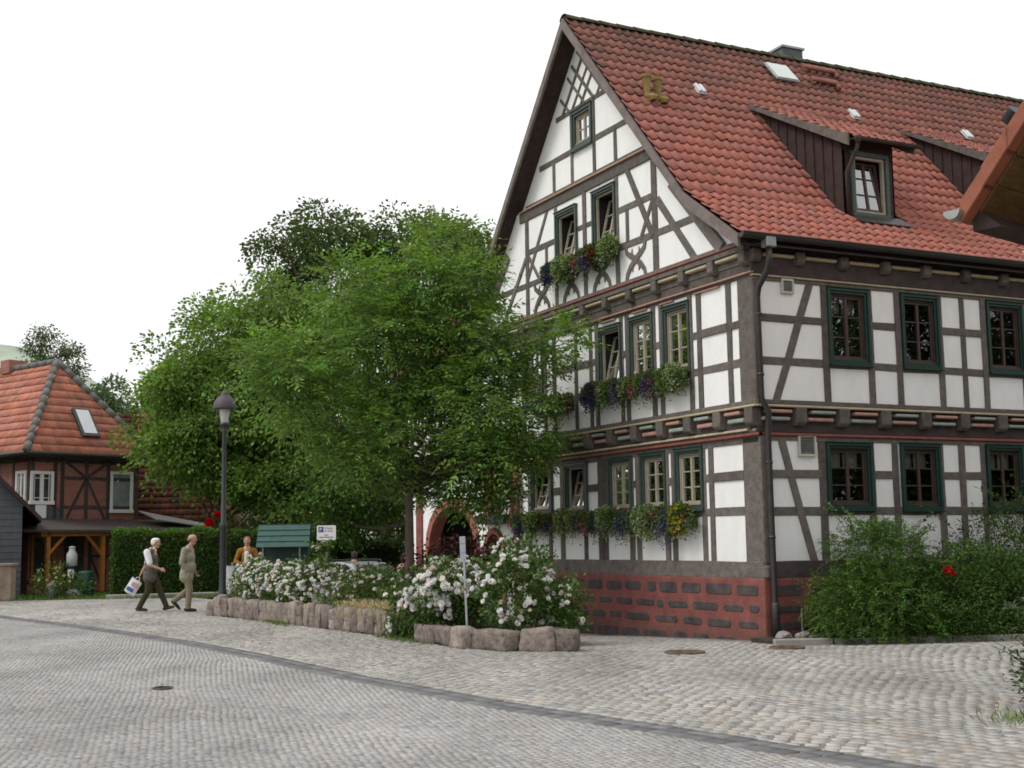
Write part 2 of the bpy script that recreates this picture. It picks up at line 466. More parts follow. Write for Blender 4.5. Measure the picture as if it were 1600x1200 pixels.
def timber(F, a, b, w, name, parent, m='timber', w0=-0.03, proud=None, wob=0.006):
    """straight timber from a to b (u,v), width w, standing a little proud of the plaster"""
    _k[0] += 1
    pr = proud if proud is not None else 0.016 + 0.0013 * (_k[0] * 7 % 11)
    a = Vector((a[0], a[1])); b = Vector((b[0], b[1])); d = (b - a); L = d.length; d.normalize(); n = Vector((-d.y, d.x))
    mb = MB(); seg = max(1, int(L / 0.55)); prev = None
    rows = []
    for i in range(seg + 1):
        c = a + d * (L * i / seg)
        j0, j1 = rng.uniform(-wob, wob, 2)
        q0 = c - n * (w / 2 + j0); q1 = c + n * (w / 2 + j1)
        rows.append([F.p(q0.x, q0.y, w0), F.p(q1.x, q1.y, w0), F.p(q1.x, q1.y, pr), F.p(q0.x, q0.y, pr)])
    vs = [p for r in rows for p in r]; fs = []
    for i in range(seg):
        for k in range(4):
            fs.append((i * 4 + k, i * 4 + (k + 1) % 4, i * 4 + 4 + (k + 1) % 4, i * 4 + 4 + k))
    fs += [(0, 1, 2, 3), tuple(range(len(vs) - 1, len(vs) - 5, -1))]
    mb.add(vs, fs)
    return mb.build(name, M[m], parent, bevel=0.006)


def ribbon(F, pts, ws, mb, w0=-0.03, w1=0.02):
    """curved timber: centre line pts (u,v) with widths ws"""
    rows = []
    for i, (u, v) in enumerate(pts):
        p0 = pts[max(i - 1, 0)]; p1 = pts[min(i + 1, len(pts) - 1)]
        d = Vector((p1[0] - p0[0], p1[1] - p0[1])).normalized(); n = Vector((-d.y, d.x)) * ws[i] / 2
        rows.append([F.p(u - n.x, v - n.y, w0), F.p(u + n.x, v + n.y, w0), F.p(u + n.x, v + n.y, w1), F.p(u - n.x, v - n.y, w1)])
    vs = [p for r in rows for p in r]; fs = []
    for i in range(len(pts) - 1):
        for k in range(4):
            fs.append((i * 4 + k, i * 4 + (k + 1) % 4, i * 4 + 4 + (k + 1) % 4, i * 4 + 4 + k))
    fs += [(0, 1, 2, 3), tuple(range(len(vs) - 1, len(vs) - 5, -1))]
    mb.add(vs, fs)


def strip(F, u0, u1, v0, v1, w, name, m, parent, w0=-0.02, bevel=0.008):
    mb = MB(); F.box(mb, u0, u1, v0, v1, w0, w)
    return mb.build(name, M[m], parent, bevel=bevel)


def wall(F, u0, u1, v0, v1, holes, name, m, parent, clip=None):
    """plaster skin with openings; clip: list of (point, normal) planes that cut it"""
    us = sorted({u0, u1, *[h[0] for h in holes], *[h[1] for h in holes]})
    vs = sorted({v0, v1, *[h[2] for h in holes], *[h[3] for h in holes]})
    us = [u for u in us if u0 <= u <= u1]; vs = [v for v in vs if v0 <= v <= v1]
    mb = MB()
    for i in range(len(us) - 1):
        for j in range(len(vs) - 1):
            cu = (us[i] + us[i + 1]) / 2; cv = (vs[j] + vs[j + 1]) / 2
            if any(h[0] < cu < h[1] and h[2] < cv < h[3] for h in holes): continue
            mb.quad(F.p(us[i], vs[j]), F.p(us[i + 1], vs[j]), F.p(us[i + 1], vs[j + 1]), F.p(us[i], vs[j + 1]))
    o = mb.build(name, M[m], parent, fix=False)
    if clip:
        bm = bmesh.new(); bm.from_mesh(o.data)
        for co, no in clip:
            bmesh.ops.bisect_plane(bm, geom=bm.verts[:] + bm.edges[:] + bm.faces[:], plane_co=co, plane_no=no, clear_outer=True)
        bm.to_mesh(o.data); bm.free()
    return o


def window(F, u0, u1, v0, v1, parent, casing='green', sash='sash_tan', rows=3, cols=2, tilt=0.0, curtain=0, glass='glass', cw=0.085, bar=0.020, name='window'):
    """u0..v1: outer edge of the casing. Returns the hole to cut in the wall"""
    mb = MB()

    def ring(a0, a1, b0, b1, t, w0, w1):
        F.box(mb, a0, a1, b1 - t, b1, w0, w1); F.box(mb, a0, a1, b0, b0 + t, w0, w1)
        F.box(mb, a0, a0 + t, b0 + t, b1 - t, w0, w1 - 0.002); F.box(mb, a1 - t, a1, b0 + t, b1 - t, w0, w1 - 0.002)
    ring(u0, u1, v0, v1, cw * 0.55, -0.02, 0.058)
    ring(u0 + cw * 0.55 + 0.001, u1 - cw * 0.55 - 0.001, v0 + cw * 0.55 + 0.001, v1 - cw * 0.55 - 0.001, cw * 0.45, -0.06, 0.034)
    F.box(mb, u0 - 0.012, u1 + 0.012, v0 - 0.022, v0 - 0.001, -0.02, 0.085)      # little sill moulding
    F.box(mb, u0 - 0.010, u1 + 0.010, v1 + 0.001, v1 + 0.018, -0.02, 0.078)
    o = mb.build(name, M[casing], parent, bevel=0.004)
    a0, a1, b0, b1 = u0 + cw, u1 - cw, v0 + cw, v1 - cw
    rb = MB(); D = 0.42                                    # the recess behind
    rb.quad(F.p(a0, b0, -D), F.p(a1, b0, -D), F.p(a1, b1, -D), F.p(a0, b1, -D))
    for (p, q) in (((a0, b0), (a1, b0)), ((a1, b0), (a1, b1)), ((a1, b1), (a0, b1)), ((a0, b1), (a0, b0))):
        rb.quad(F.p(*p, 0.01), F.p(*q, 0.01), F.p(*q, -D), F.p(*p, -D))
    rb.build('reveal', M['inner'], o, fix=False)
    ang = tilt

    def T(u, v, w):                                        # tilt about the bottom edge, top leans into the room
        h = v - b0 - 0.01; ww = w + 0.05
        return F.p(u, b0 + 0.01 + h * math.cos(ang) + ww * math.sin(ang), -0.05 - h * math.sin(ang) + ww * math.cos(ang))

    class FT:
        @staticmethod
        def box(mb, u0, u1, v0, v1, w0, w1):
            mb.hexa([T(u0, v0, w0), T(u1, v0, w0), T(u1, v1, w0), T(u0, v1, w0), T(u0, v0, w1), T(u1, v0, w1), T(u1, v1, w1), T(u0, v1, w1)])
    fb = MB()
    for (x0, x1) in ((a0, a0 + 0.022), (a1 - 0.022, a1)):    # fixed frame in the opening
        F.box(fb, x0, x1, b0 + 0.031, b1 - 0.031, -0.06, -0.012)
    F.box(fb, a0, a1, b0, b0 + 0.03, -0.06, 0.012); F.box(fb, a0, a1, b1 - 0.03, b1, -0.06, -0.012)
    fb.build('frame', M[sash], o, bevel=0.003)
    s0, s1, t0, t1 = a0 + 0.025, a1 - 0.025, b0 + 0.034, b1 - 0.034
    sb = MB(); t = 0.030
    FT.box(sb, s0, s1, t0, t0 + t, -0.07, -0.03); FT.box(sb, s0, s1, t1 - t, t1, -0.07, -0.03)
    FT.box(sb, s0, s0 + t, t0 + t, t1 - t, -0.07, -0.032); FT.box(sb, s1 - t, s1, t0 + t, t1 - t, -0.07, -0.032)
    for c in range(1, cols):
        x = s0 + (s1 - s0) * c / cols
        FT.box(sb, x - 0.024, x + 0.024, t0 + t, t1 - t, -0.068, -0.026)
    for r in range(1, rows):
        y = t0 + (t1 - t0) * r / rows
        for c in range(cols):
            e0 = s0 + (t if c == 0 else (s1 - s0) * c / cols + 0.025); e1 = s1 - t if c == cols - 1 else s0 + (s1 - s0) * (c + 1) / cols - 0.025
            FT.box(sb, e0, e1, y - bar / 2, y + bar / 2, -0.062, -0.036)
    sb.build('sash', M[sash], o, bevel=0.002)
    gb = MB(); gb.quad(T(s0 + 0.01, t0 + 0.01, -0.052), T(s1 - 0.01, t0 + 0.01, -0.052), T(s1 - 0.01, t1 - 0.01, -0.052), T(s0 + 0.01, t1 - 0.01, -0.052))
    gb.build('pane', M[glass], o, fix=False)
    if curtain:
        cb = MB(); n = 26; h = (t1 - t0) * curtain
        for half in (0, 1):
            e0 = s0 + 0.02 + half * (s1 - s0) / 2; e1 = s0 - 0.02 + (half + 1) * (s1 - s0) / 2
            vs = []
            for i in range(n + 1):
                u = e0 + (e1 - e0) * i / n; w = (-0.10 if curtain > .9 else -0.17) + 0.018 * math.sin(i * 1.9) + 0.006 * math.sin(i * 4.3)
                vs += [F.p(u, t1, w), F.p(u, t1 - h - 0.02 * abs(math.sin(i * 0.95)), w)]
            cb.add(vs, [(2 * i, 2 * i + 1, 2 * i + 3, 2 * i + 2) for i in range(n)])
        cb.build('curtain', M['curtain'], o, fix=False, smooth=True)
    return o


def hole(u0, u1, v0, v1, cw=0.085): return (u0 + cw, u1 - cw, v0 + cw, v1 - cw)


# ------------------------------------------------------------------ tiled roofs
def tiles(name, o, U, length, prof, m, parent, tw=0.19, course=0.30, amp=0.020, lip=0.031, dv=0.04, keep=None, ns=9):
    """pantiles: o + U*u + profile. prof: list of (dy,dz) offsets from o going UP the slope, in direction P (unit, horizontal)"""
    o = Vector(o); U = Vector(U).normalized()
    P, pts = prof
    P = Vector(P)
    segl = [math.hypot(pts[i + 1][0] - pts[i][0], pts[i + 1][1] - pts[i][1]) for i in range(len(pts) - 1)]
    total = sum(segl)

    def along(s):
        i = 0
        while i < len(segl) - 1 and s > segl[i]: s -= segl[i]; i += 1
        f = s / segl[i]
        a, b = pts[i], pts[i + 1]
        h = a[0] + (b[0] - a[0]) * f; z = a[1] + (b[1] - a[1]) * f
        t = Vector(P * (b[0] - a[0]) + Vector((0, 0, b[1] - a[1]))).normalized()
        return o + P * h + Vector((0, 0, z)), t
    nc = int(math.ceil(total / course)); nt = int(math.ceil(length / tw))
    V = []; F = []; C = []
    ph = np.linspace(0, 1, ns)
    wave = amp * (1.7 * np.abs(np.cos(PI * (ph - 0.12))) ** 7 - 0.45 + 0.25 * np.cos(2 * PI * (ph - 0.12)))
    base = 0
    for c in range(nc):
        s0 = c * course; s1 = min(total, s0 + course)
        a, ta = along(s0 + 1e-4); b, tb = along(s1 - 1e-4)
        N = U.cross(ta); N = N if N.z > 0 else -N
        Nb = U.cross(tb); Nb = Nb if Nb.z > 0 else -Nb
        for t in range(nt):
            u = (t + ph) * tw
            if u[0] > length: continue
            u = np.minimum(u, length)
            if keep is not None:
                mid = a.lerp(b, 0.5) + U * float((u[0] + u[-1]) / 2)
                if not keep(mid): continue
            j = rng.normal(0, 0.0035); jl = rng.normal(0, 0.004)
            A_ = np.array(a)[None] + np.array(U)[None] * u[:, None] + np.array(N)[None] * (wave + lip + j)[:, None] - np.array(ta)[None] * (jl + 0.012)
            D_ = A_ - np.array(N)[None] * 0.013
            B_ = np.array(b)[None] + np.array(U)[None] * u[:, None] + np.array(Nb)[None] * (wave * 0.95 + 0.002)[:, None]
            V += [A_, B_, D_]
            k = np.arange(ns - 1)
            F.append(np.stack([k, k + 1, ns + k + 1, ns + k], 1) + base)
            F.append(np.stack([2 * ns + k, 2 * ns + k + 1, k + 1, k], 1) + base)
            tone = float(np.clip(1 + dv * rng.normal(), 0.55, 1.45)); hue = rng.normal(0, 0.05)
            C.append(np.tile([tone * (1 + hue), tone, tone * (1 - hue)], (3 * ns, 1)))
            base += 3 * ns
    return np_mesh(name, np.concatenate(V), np.concatenate(F), m, parent, np.concatenate(C))


# ================================================================== THE HALF-TIMBERED HOUSE
HOUSE = empty('half_timbered_house', (0, 0, 0), 0, 'large white half-timbered house with steep red tiled roof, dormers and red stone plinth', 'house')
YC, ZR = 4.86, 11.27            # ridge line
WID = 9.72
XE = 13.5                       # length of the house
G0 = Fr((0, 0, 0), (0, 1, 0), (-1, 0, 0))            # gable, ground floor
G1 = Fr((-0.10, 0, 0), (0, 1, 0), (-1, 0, 0))        # gable, upper floor
G2 = Fr((-0.22, 0, 0), (0, 1, 0), (-1, 0, 0))        # gable, attic
G3 = Fr((-0.13, 0, 0), (0, 1, 0), (-1, 0, 0))        # gable, loft
R0 = Fr((0, 0, 0), (1, 0, 0), (0, -1, 0))            # long side, ground floor
R1 = Fr((0, -0.10, 0), (1, 0, 0), (0, -1, 0))        # long side, upper floor


def roof_z(y):
    d = abs(y - YC)
    return ZR - 1.128 * d if d < 3.82 else ZR - 1.128 * 3.82 - 0.70 * (d - 3.82)


def slope_planes(x, off):
    """cutting planes just under both roof slopes"""
    res = []
    for s in (-1, 1):
        n = Vector((0, s * 1.128, 1)).normalized()
        res.append((Vector((x, YC, ZR - off)), n))
        n2 = Vector((0, s * 0.70, 1)).normalized()
        res.append((Vector((x, YC + s * 3.82, ZR - off - 1.128 * 3.82)), n2))
    return res


# --- plinth of red painted stone with dark inset stones
mb = MB()
mb.box((-0.06 + (XE + 0.06) / 2, -0.06 + (8.02 + 0.06) / 2, 0.20), (XE + 0.06, 8.08, 1.40))
mb.build('plinth', M['redstone'], HOUSE, bevel=0.03, seg=2)
PL = HOUSE.children[0]
FP = Fr((-0.06, 0, 0), (0, 1, 0), (-1, 0, 0)); FPR = Fr((0, -0.06, 0), (1, 0, 0), (0, -1, 0))


def inset(mb, F, a, b, z0, z1):
    r = min(0.055, (z1 - z0) * 0.45, (b - a) * 0.45); n = 4; pts = []
    for cx, cz, st in ((b - r, z1 - r, 0), (a + r, z1 - r, 1), (a + r, z0 + r, 2), (b - r, z0 + r, 3)):
        for k in range(n + 1):
            t = PI / 2 * (st + k / n); jr = r * rng.uniform(0.85, 1.1)
            pts.append((cx + jr * math.cos(t), cz + jr * math.sin(t)))
    mb.prism([F.p(u, v, -0.02) for u, v in pts], F.W * 0.031)


rowsY = [([(0.09, 0.62), (0.75, 1.43), (1.58, 2.12), (2.26, 2.78), (2.89, 3.14), (3.37, 3.87), (4.0, 4.51), (4.68, 5.17), (5.34, 5.9), (6.1, 6.6), (6.8, 7.3), (7.45, 7.85)], 0.64, 0.80),
         ([(0.08, 0.32), (0.48, 0.97), (1.13, 1.82), (1.97, 2.53), (2.68, 2.88), (2.95, 3.51), (3.67, 4.18), (4.34, 4.78), (4.94, 5.26), (5.41, 5.72), (5.9, 6.4), (6.55, 7.1), (7.25, 7.8)], 0.39, 0.50),
         ([(0.12, 0.60), (0.80, 1.42), (1.58, 2.10), (2.27, 2.93), (3.11, 3.88), (4.03, 4.41), (4.58, 5.02), (5.18, 5.54), (5.73, 6.1), (6.25, 6.8), (6.95, 7.4)], 0.15, 0.255),
         ([(0.68, 1.18), (1.40, 1.84), (2.0, 2.39), (2.59, 3.30), (3.47, 4.01), (4.15, 4.83), (5.02, 5.74), (5.9, 6.5), (6.7, 7.4)], -0.17, 0.012)]
mb = MB()
for L, z0, z1 in rowsY:
    for a, b in L:
        j = rng.uniform(-0.012, 0.012, 2); inset(mb, FP, a, b, z0 + j[0], z1 + j[1])
for z0, z1 in ((0.64, 0.80), (0.39, 0.50), (0.15, 0.255)):
    x = 0.12
    while x < XE - 0.7:
        L = rng.uniform(0.3, 0.7); inset(mb, FPR, x, x + L, z0 + rng.uniform(-0.01, 0.01), z1 + rng.uniform(-0.01, 0.01)); x += L + rng.uniform(0.11, 0.17)
mb.build('dark_stone_inset', M['darkstone'], PL, bevel=0.006)

# --- ground floor gable
WG0 = [(6.57, 7.46, 2.03, 2.955), (5.20, 6.05, 1.99, 2.935), (3.62, 4.44, 1.965, 2.93), (2.54, 3.34, 1.965, 2.945), (1.47, 2.27, 1.95, 2.95)]
wall(G0, 0.0, 8.02, 0.88, 3.2, [hole(*w) for w in WG0], 'plaster_wall', 'plaster', HOUSE)
for i, w in enumerate(WG0):
    window(G0, *w, HOUSE, tilt=0.23 if i < 2 else 0, curtain=0.3 if i > 1 else 0)
for a, b in ((7.50, 7.63), (6.63, 6.76), (6.12, 6.26), (5.24, 5.37), (4.50, 4.655), (4.665, 4.82), (3.60, 3.75), (3.38, 3.53), (2.48, 2.62), (2.27, 2.40), (1.42, 1.55), (1.20, 1.32)):
    timber(G0, ((a + b) / 2, 1.14), ((a + b) / 2, 3.0), b - a, 'post', HOUSE)
timber(G0, (7.96, 1.0), (7.96, 3.0), 0.11, 'post', HOUSE)
for a, b in ((0.40, 1.22), (7.6, 7.92), (6.25, 6.64), (4.8, 5.25)):
    timber(G0, (a, 2.44), (b, 2.44), 0.135, 'rail', HOUSE)
timber(G0, (0.40, 1.90), (7.9, 1.90), 0.125, 'rail', HOUSE, proud=0.012)
for a, b in ((3.51, 3.61), (2.39, 2.49), (1.31, 1.43)):
    timber(G0, (a, 2.44), (b, 2.44), 0.12, 'rail', HOUSE)
timber(G0, (-0.03, 1.02), (8.0, 1.02), 0.25, 'sill_beam', HOUSE, proud=0.045)
timber(G0, (0.0, 2.96), (8.0, 2.96), 0.10, 'head_beam', HOUSE, proud=0.022)
# corner post, one stout timber for both walls
mb = MB(); mb.box((0.05, 0.21 - 0.022, 2.02), (0.144, 0.46, 2.0)); mb.build('corner_post', M['timber'], HOUSE, bevel=0.03, seg=2)
mb = MB(); mb.box((0.055, 0.21 - 0.05, 0.99), (0.21, 0.54, 0.20)); mb.build('post_foot', M['timber'], HOUSE, bevel=0.03)

# --- jetty between the floors (both walls)
strip(G0, -0.06, 9.72, 3.012, 3.055, 0.075, 'red_moulding', 'redline', HOUSE)
strip(G0, -0.04, 9.72, 3.058, 3.085, 0.05, 'beam_course', 'timber', HOUSE)
strip(G0, 0.18, 9.72, 3.088, 3.125, 0.10, 'cream_moulding', 'cream', HOUSE)
strip(G0, -0.05, 9.72, 3.128, 3.43, 0.06, 'jetty_beam', 'timber_dark', HOUSE)
strip(G1, -0.14, 9.72, 3.432, 3.466, 0.075, 'cream_moulding', 'cream', HOUSE, w0=-0.13)
strip(G1, -0.12, 9.72, 3.468, 3.54, 0.04, 'sill_beam', 'timber', HOUSE)
strip(R0, -0.06, XE, 3.012, 3.055, 0.06, 'red_moulding', 'redline', HOUSE)
strip(R0, -0.05, XE, 3.058, 3.43, 0.045, 'jetty_beam', 'timber_dark', HOUSE)
strip(R1, -0.14, XE, 3.432, 3.466, 0.06, 'cream_moulding', 'cream', HOUSE, w0=-0.13)
strip(R1, -0.12, XE, 3.468, 3.54, 0.04, 'sill_beam', 'timber', HOUSE)


def beam_end(F, u, v0, v1, w, proud, parent):
    mb = MB()
    poly = [(v0 + 0.05, proud), (v0, proud - 0.05), (v0, 0.0), (v1, 0.0), (v1, proud)]
    mb.prism([F.p(u - w / 2, v, k) for v, k in poly], F.U * w)
    return mb.build('beam_end', M['timber'], parent, bevel=0.012)


ks = [0.02 + 0.82 * k for k in range(12)]
for i, u in enumerate(ks):
    beam_end(G0, u + 0.02, 3.15, 3.43, 0.20, 0.175, HOUSE)
    # painted filler mouldings between the beam ends, pink over green and green over pink in turn
    a, b = u + 0.17, u + 0.66
    if i < 11:
        c1, c2 = ('rose', 'sage') if i % 2 == 0 else ('sage', 'rose')
        strip(G0, a + 0.10, b, 3.345, 3.398, 0.155, 'filler_moulding', c1, HOUSE, bevel=0.012)
        strip(G0, a + 0.02, b - 0.06, 3.225, 3.285, 0.135, 'filler_moulding', c2, HOUSE, bevel=0.012)
for i, u in enumerate([0.68 + 0.83 * k for k in range(15)]):
    beam_end(R0, u, 3.16, 3.43, 0.20, 0.165, HOUSE)
    a, b = u - 0.66, u - 0.17
    c1, c2 = ('rose', 'sage') if i % 2 == 0 else ('sage', 'rose')
    strip(R0, a + 0.03, b, 3.345, 3.392, 0.16, 'filler_moulding', c1, HOUSE, bevel=0.012)
    strip(R0, a - 0.02, b - 0.02, 3.235, 3.285, 0.13, 'filler_moulding', c2, HOUSE, bevel=0.012)

# --- upper floor gable
WG1 = [(6.68, 7.47, 4.17, 5.345), (3.70, 4.50, 4.165, 5.285), (2.66, 3.43, 4.16, 5.30), (1.56, 2.36, 4.17, 5.31)]
wall(G1, -0.10, 9.82, 3.46, 5.95, [hole(*w) for w in WG1], 'plaster_wall', 'plaster', HOUSE)
for i, w in enumerate(WG1):
    window(G1, *w, HOUSE, tilt=0.23 if i == 1 else 0, glass='glass_sky', curtain=0.98 if i in (2, 3) else 0)  # full white curtains added in two windows to whiten panes like reflected sky
for a, b in ((8.9, 9.03), (8.1, 8.22), (7.5, 7.63), (6.56, 6.68), (6.18, 6.29), (5.32, 5.42), (4.76, 4.87), (4.53, 4.64), (3.66, 3.77), (3.46, 3.59), (2.61, 2.74), (2.37, 2.49), (1.51, 1.62), (1.26, 1.38), (0.45, 0.58)):
    timber(G1, ((a + b) / 2, 3.53), ((a + b) / 2, 5.43), b - a, 'post', HOUSE)
for a, b in ((0.57, 1.28), (4.86, 6.19), (7.62, 9.6)):
    timber(G1, (a, 4.72), (b, 4.72), 0.125, 'rail', HOUSE)
for a, b in ((0.22, 0.46), (1.37, 1.52), (2.48, 2.62), (3.58, 3.67), (4.63, 4.77)):
    timber(G1, (a, 4.72), (b, 4.72), 0.115, 'rail', HOUSE)
timber(G1, (0.2, 4.13), (9.6, 4.13), 0.125, 'rail', HOUSE, proud=0.012)
mb = MB(); mb.box((-0.05, -0.10 + 0.20 - 0.02, 4.475), (0.144, 0.40, 2.0)); mb.build('corner_post', M['timber'], HOUSE, bevel=0.02)
# --- top band
strip(G1, -0.13, 9.8, 5.40, 5.438, 0.025, 'head_beam', 'timber', HOUSE)
strip(G1, -0.15, 9.82, 5.440, 5.470, 0.075, 'pink_moulding', 'rose', HOUSE)
strip(G1, -0.13, 9.82, 5.473, 5.60, 0.05, 'wall_plate', 'timber', HOUSE)
strip(G1, -0.13, 9.82, 5.603, 5.70, 0.062, 'wall_plate', 'timber', HOUSE)
strip(G2, -0.13, 9.82, 5.775, 5.862, 0.05, 'sill_beam', 'timber', HOUSE)
strip(G2, -0.14, 9.82, 5.864, 5.892, 0.075, 'red_moulding', 'redline', HOUSE)
strip(G2, -0.12, 9.82, 5.894, 5.952, 0.035, 'sill_beam', 'timber', HOUSE)
for i in range(13):
    u = -0.08 + 0.82 * i
    if u > 9.8: break
    beam_end(G1, u + 0.02, 5.555, 5.773, 0.155, 0.175, HOUSE)
    if u + 0.7 < 9.8:
        strip(G1, u + 0.14, u + 0.73, 5.712, 5.768, 0.15, 'cream_moulding', 'cream', HOUSE, bevel=0.015)
for a, b in ((1.42, 0.72), (2.42, 2.02), (3.3, 2.85), (4.4, 3.9)):
    strip(G1, min(a, b), max(a, b), 5.372, 5.396, 0.05, 'pink_moulding', 'rose', HOUSE)

# --- attic gable
WG2 = [(4.99, 5.83, 6.62, 7.725), (3.58, 4.40, 6.60, 7.78)]
SPL = slope_planes(-0.22, 0.17)
wall(G2, 0.0, WID, 5.90, 6.79, [hole(*w) for w in WG2], 'plaster_wall', 'plaster', HOUSE, [SPL[1], SPL[3]])
wall(G2, 0.0, WID, 6.79, 8.10, [hole(*w) for w in WG2], 'plaster_wall', 'plaster', HOUSE, [SPL[0], SPL[2]])
for w in WG2:
    window(G2, *w, HOUSE, tilt=0.24, glass='glass_sky')
for u, a, b, w in ((7.07, 5.94, 7.92, 0.13), (5.85, 5.94, 7.92, 0.11), (4.72, 5.94, 7.92, 0.12), (3.57, 5.94, 7.92, 0.13), (2.34, 5.94, 7.92, 0.17), (6.24, 6.55, 7.2, 0.08), (3.22, 6.62, 7.22, 0.09)):
    timber(G2, (u, a), (u, b), w, 'post', HOUSE)
for a, b, v, w in ((5.9, 7.05, 7.22, 0.115), (2.4, 3.52, 7.245, 0.115), (4.42, 4.97, 7.25, 0.10), (0.85, 3.5, 6.58, 0.125), (5.88, 8.85, 6.57, 0.115), (4.42, 4.97, 6.57, 0.10)):
    timber(G2, (a, v), (b, v), w, 'rail', HOUSE, proud=0.013)
for a, b, w in (((3.20, 7.92), (2.40, 6.55), 0.12), ((2.25, 7.15), (1.20, 5.92), 0.13), ((6.16, 7.92), (7.12, 6.60), 0.09), ((7.12, 7.12), (8.22, 5.90), 0.10), ((2.40, 7.16), (2.80, 6.58), 0.085), ((7.02, 7.14), (6.52, 6.56), 0.085)):
    timber(G2, a, b, w, 'brace', HOUSE)
for s in (1, -1):
    f = (lambda y: y) if s == 1 else (lambda y: 2 * YC - y)
    timber(G2, (f(1.80), 7.32), (f(0.46), 5.92), 0.20, 'rafter_brace', HOUSE, 'barge', proud=0.05)
    timber(G2, (f(0.98), 6.58), (f(0.38), 5.96), 0.07, 'rafter_brace', HOUSE, 'barge', proud=0.075)
# curved St Andrew's crosses under the sill rail
def cross(y0, y1, half=False):
    mb = MB(); c = (y0 + y1) / 2; vb, vt = 5.93, 6.53; vm = 6.26; h = (y1 - y0) / 2
    for s in (-1, 1):
        pts = [(c + s * h * 0.98, vb), (c + s * h * 0.86, vb + 0.12), (c + s * h * 0.52, vm - 0.10), (c + s * 0.015, vm)]
        ribbon(G2, pts, [0.085, 0.085, 0.10, 0.11], mb, w1=0.020 + 0.004 * s)
        mb.prism([G2.p(c + s * h * 0.50, vm - 0.13, -0.02), G2.p(c + s * h * 0.30, vm - 0.20, -0.02), G2.p(c + s * h * 0.26, vm - 0.02, -0.02)], G2.W * 0.037)
        pts = [(c + s * h * 1.0, vt), (c + s * h * 0.92, vt - 0.10), (c + s * h * 0.55, vm + 0.10), (c - s * 0.015, vm + 0.005)]
        ribbon(G2, pts, [0.085, 0.085, 0.10, 0.11], mb, w1=0.018 - 0.003 * s)
        mb.prism([G2.p(c + s * h * 0.50, vm + 0.12, -0.02), G2.p(c + s * h * 0.34, vm + 0.22, -0.02), G2.p(c + s * h * 0.26, vm + 0.03, -0.02)], G2.W * 0.034)
    mb.build('curved_brace', M['timber'], HOUSE)
for a, b in ((2.66, 3.29), (3.83, 4.43), (4.98, 5.57), (6.15, 6.77)): cross(a, b)
# --- collar and loft
wall(G3, 1.0, WID - 1, 7.9, 11.2, [hole(4.49, 5.27, 8.80, 9.56, 0.10)], 'plaster_wall', 'plaster', HOUSE, [SPL[0], SPL[2]])
window(G3, 4.49, 5.27, 8.80, 9.56, HOUSE, rows=2, cw=0.11, glass='glass_sky')
strip(G2, 2.35, 7.36, 7.88, 8.07, 0.03, 'collar_beam', 'timber', HOUSE)
strip(G2, 2.40, 7.32, 8.073, 8.098, 0.07, 'pink_moulding', 'rose', HOUSE)
strip(G3, 2.50, 7.22, 8.10, 8.215, 0.05, 'collar_beam', 'timber', HOUSE)
strip(G3, 2.45, 7.25, 8.125, 8.142, 0.105, 'cream_moulding', 'cream', HOUSE)
timber(G3, (3.1, 8.84), (6.65, 8.84), 0.115, 'rail', HOUSE, proud=0.013)
timber(G3, (3.85, 9.62), (5.92, 9.62), 0.10, 'rail', HOUSE, proud=0.013)
for u, a, b in ((6.04, 8.2, 8.82), (5.31, 8.2, 9.6), (4.46, 8.2, 9.6), (3.71, 8.2, 8.82)):
    timber(G3, (u, a), (u, b), 0.095, 'post', HOUSE)
for a, b in (((5.05, 10.73), (4.07, 9.62)), ((5.42, 10.32), (4.78, 9.63)), ((5.72, 9.98), (5.36, 9.62)), ((4.67, 10.73), (5.65, 9.62)), ((4.30, 10.32), (4.94, 9.63)), ((4.02, 9.98), (4.36, 9.62)), ((5.25, 10.5), (4.44, 9.62)), ((4.47, 10.5), (5.28, 9.62))):
    timber(G3, a, b, 0.058, 'lattice_brace', HOUSE)

# --- entrance bay of the gable: white masonry with red sandstone
GE = Fr((-0.02, 0, 0), (0, 1, 0), (-1, 0, 0))


def arch_pts(c, w, spring, top, n=10, pointed=0.0):
    res = []
    for k in range(n + 1):
        t = PI * k / n
        res.append((c - math.cos(t) * w / 2, spring + (top - spring) * (math.sin(t) ** (1 - 0.35 * pointed))))
    return res


def arch_wall(F, u0, u1, v0, v1, holes, arches, name, m, parent, step=0.06):
    """fine grid wall with arched openings"""
    mb = MB(); nu = int((u1 - u0) / step); nv = int((v1 - v0) / step)
    for i in range(nu):
        for j in range(nv):
            a = u0 + (u1 - u0) * i / nu; b = u0 + (u1 - u0) * (i + 1) / nu; c = v0 + (v1 - v0) * j / nv; d = v0 + (v1 - v0) * (j + 1) / nv
            cu, cv = (a + b) / 2, (c + d) / 2
            if any(h[0] < cu < h[1] and h[2] < cv < h[3] for h in holes): continue
            if any(abs(cu - x) < w / 2 and (cv < sp or ((cu - x) / (w / 2)) ** 2 + ((cv - sp) / (tp - sp)) ** 2 < 1) for x, w, sp, tp in arches): continue
            mb.quad(F.p(a, c), F.p(b, c), F.p(b, d), F.p(a, d))
    return mb.build(name, M[m], parent, fix=False)


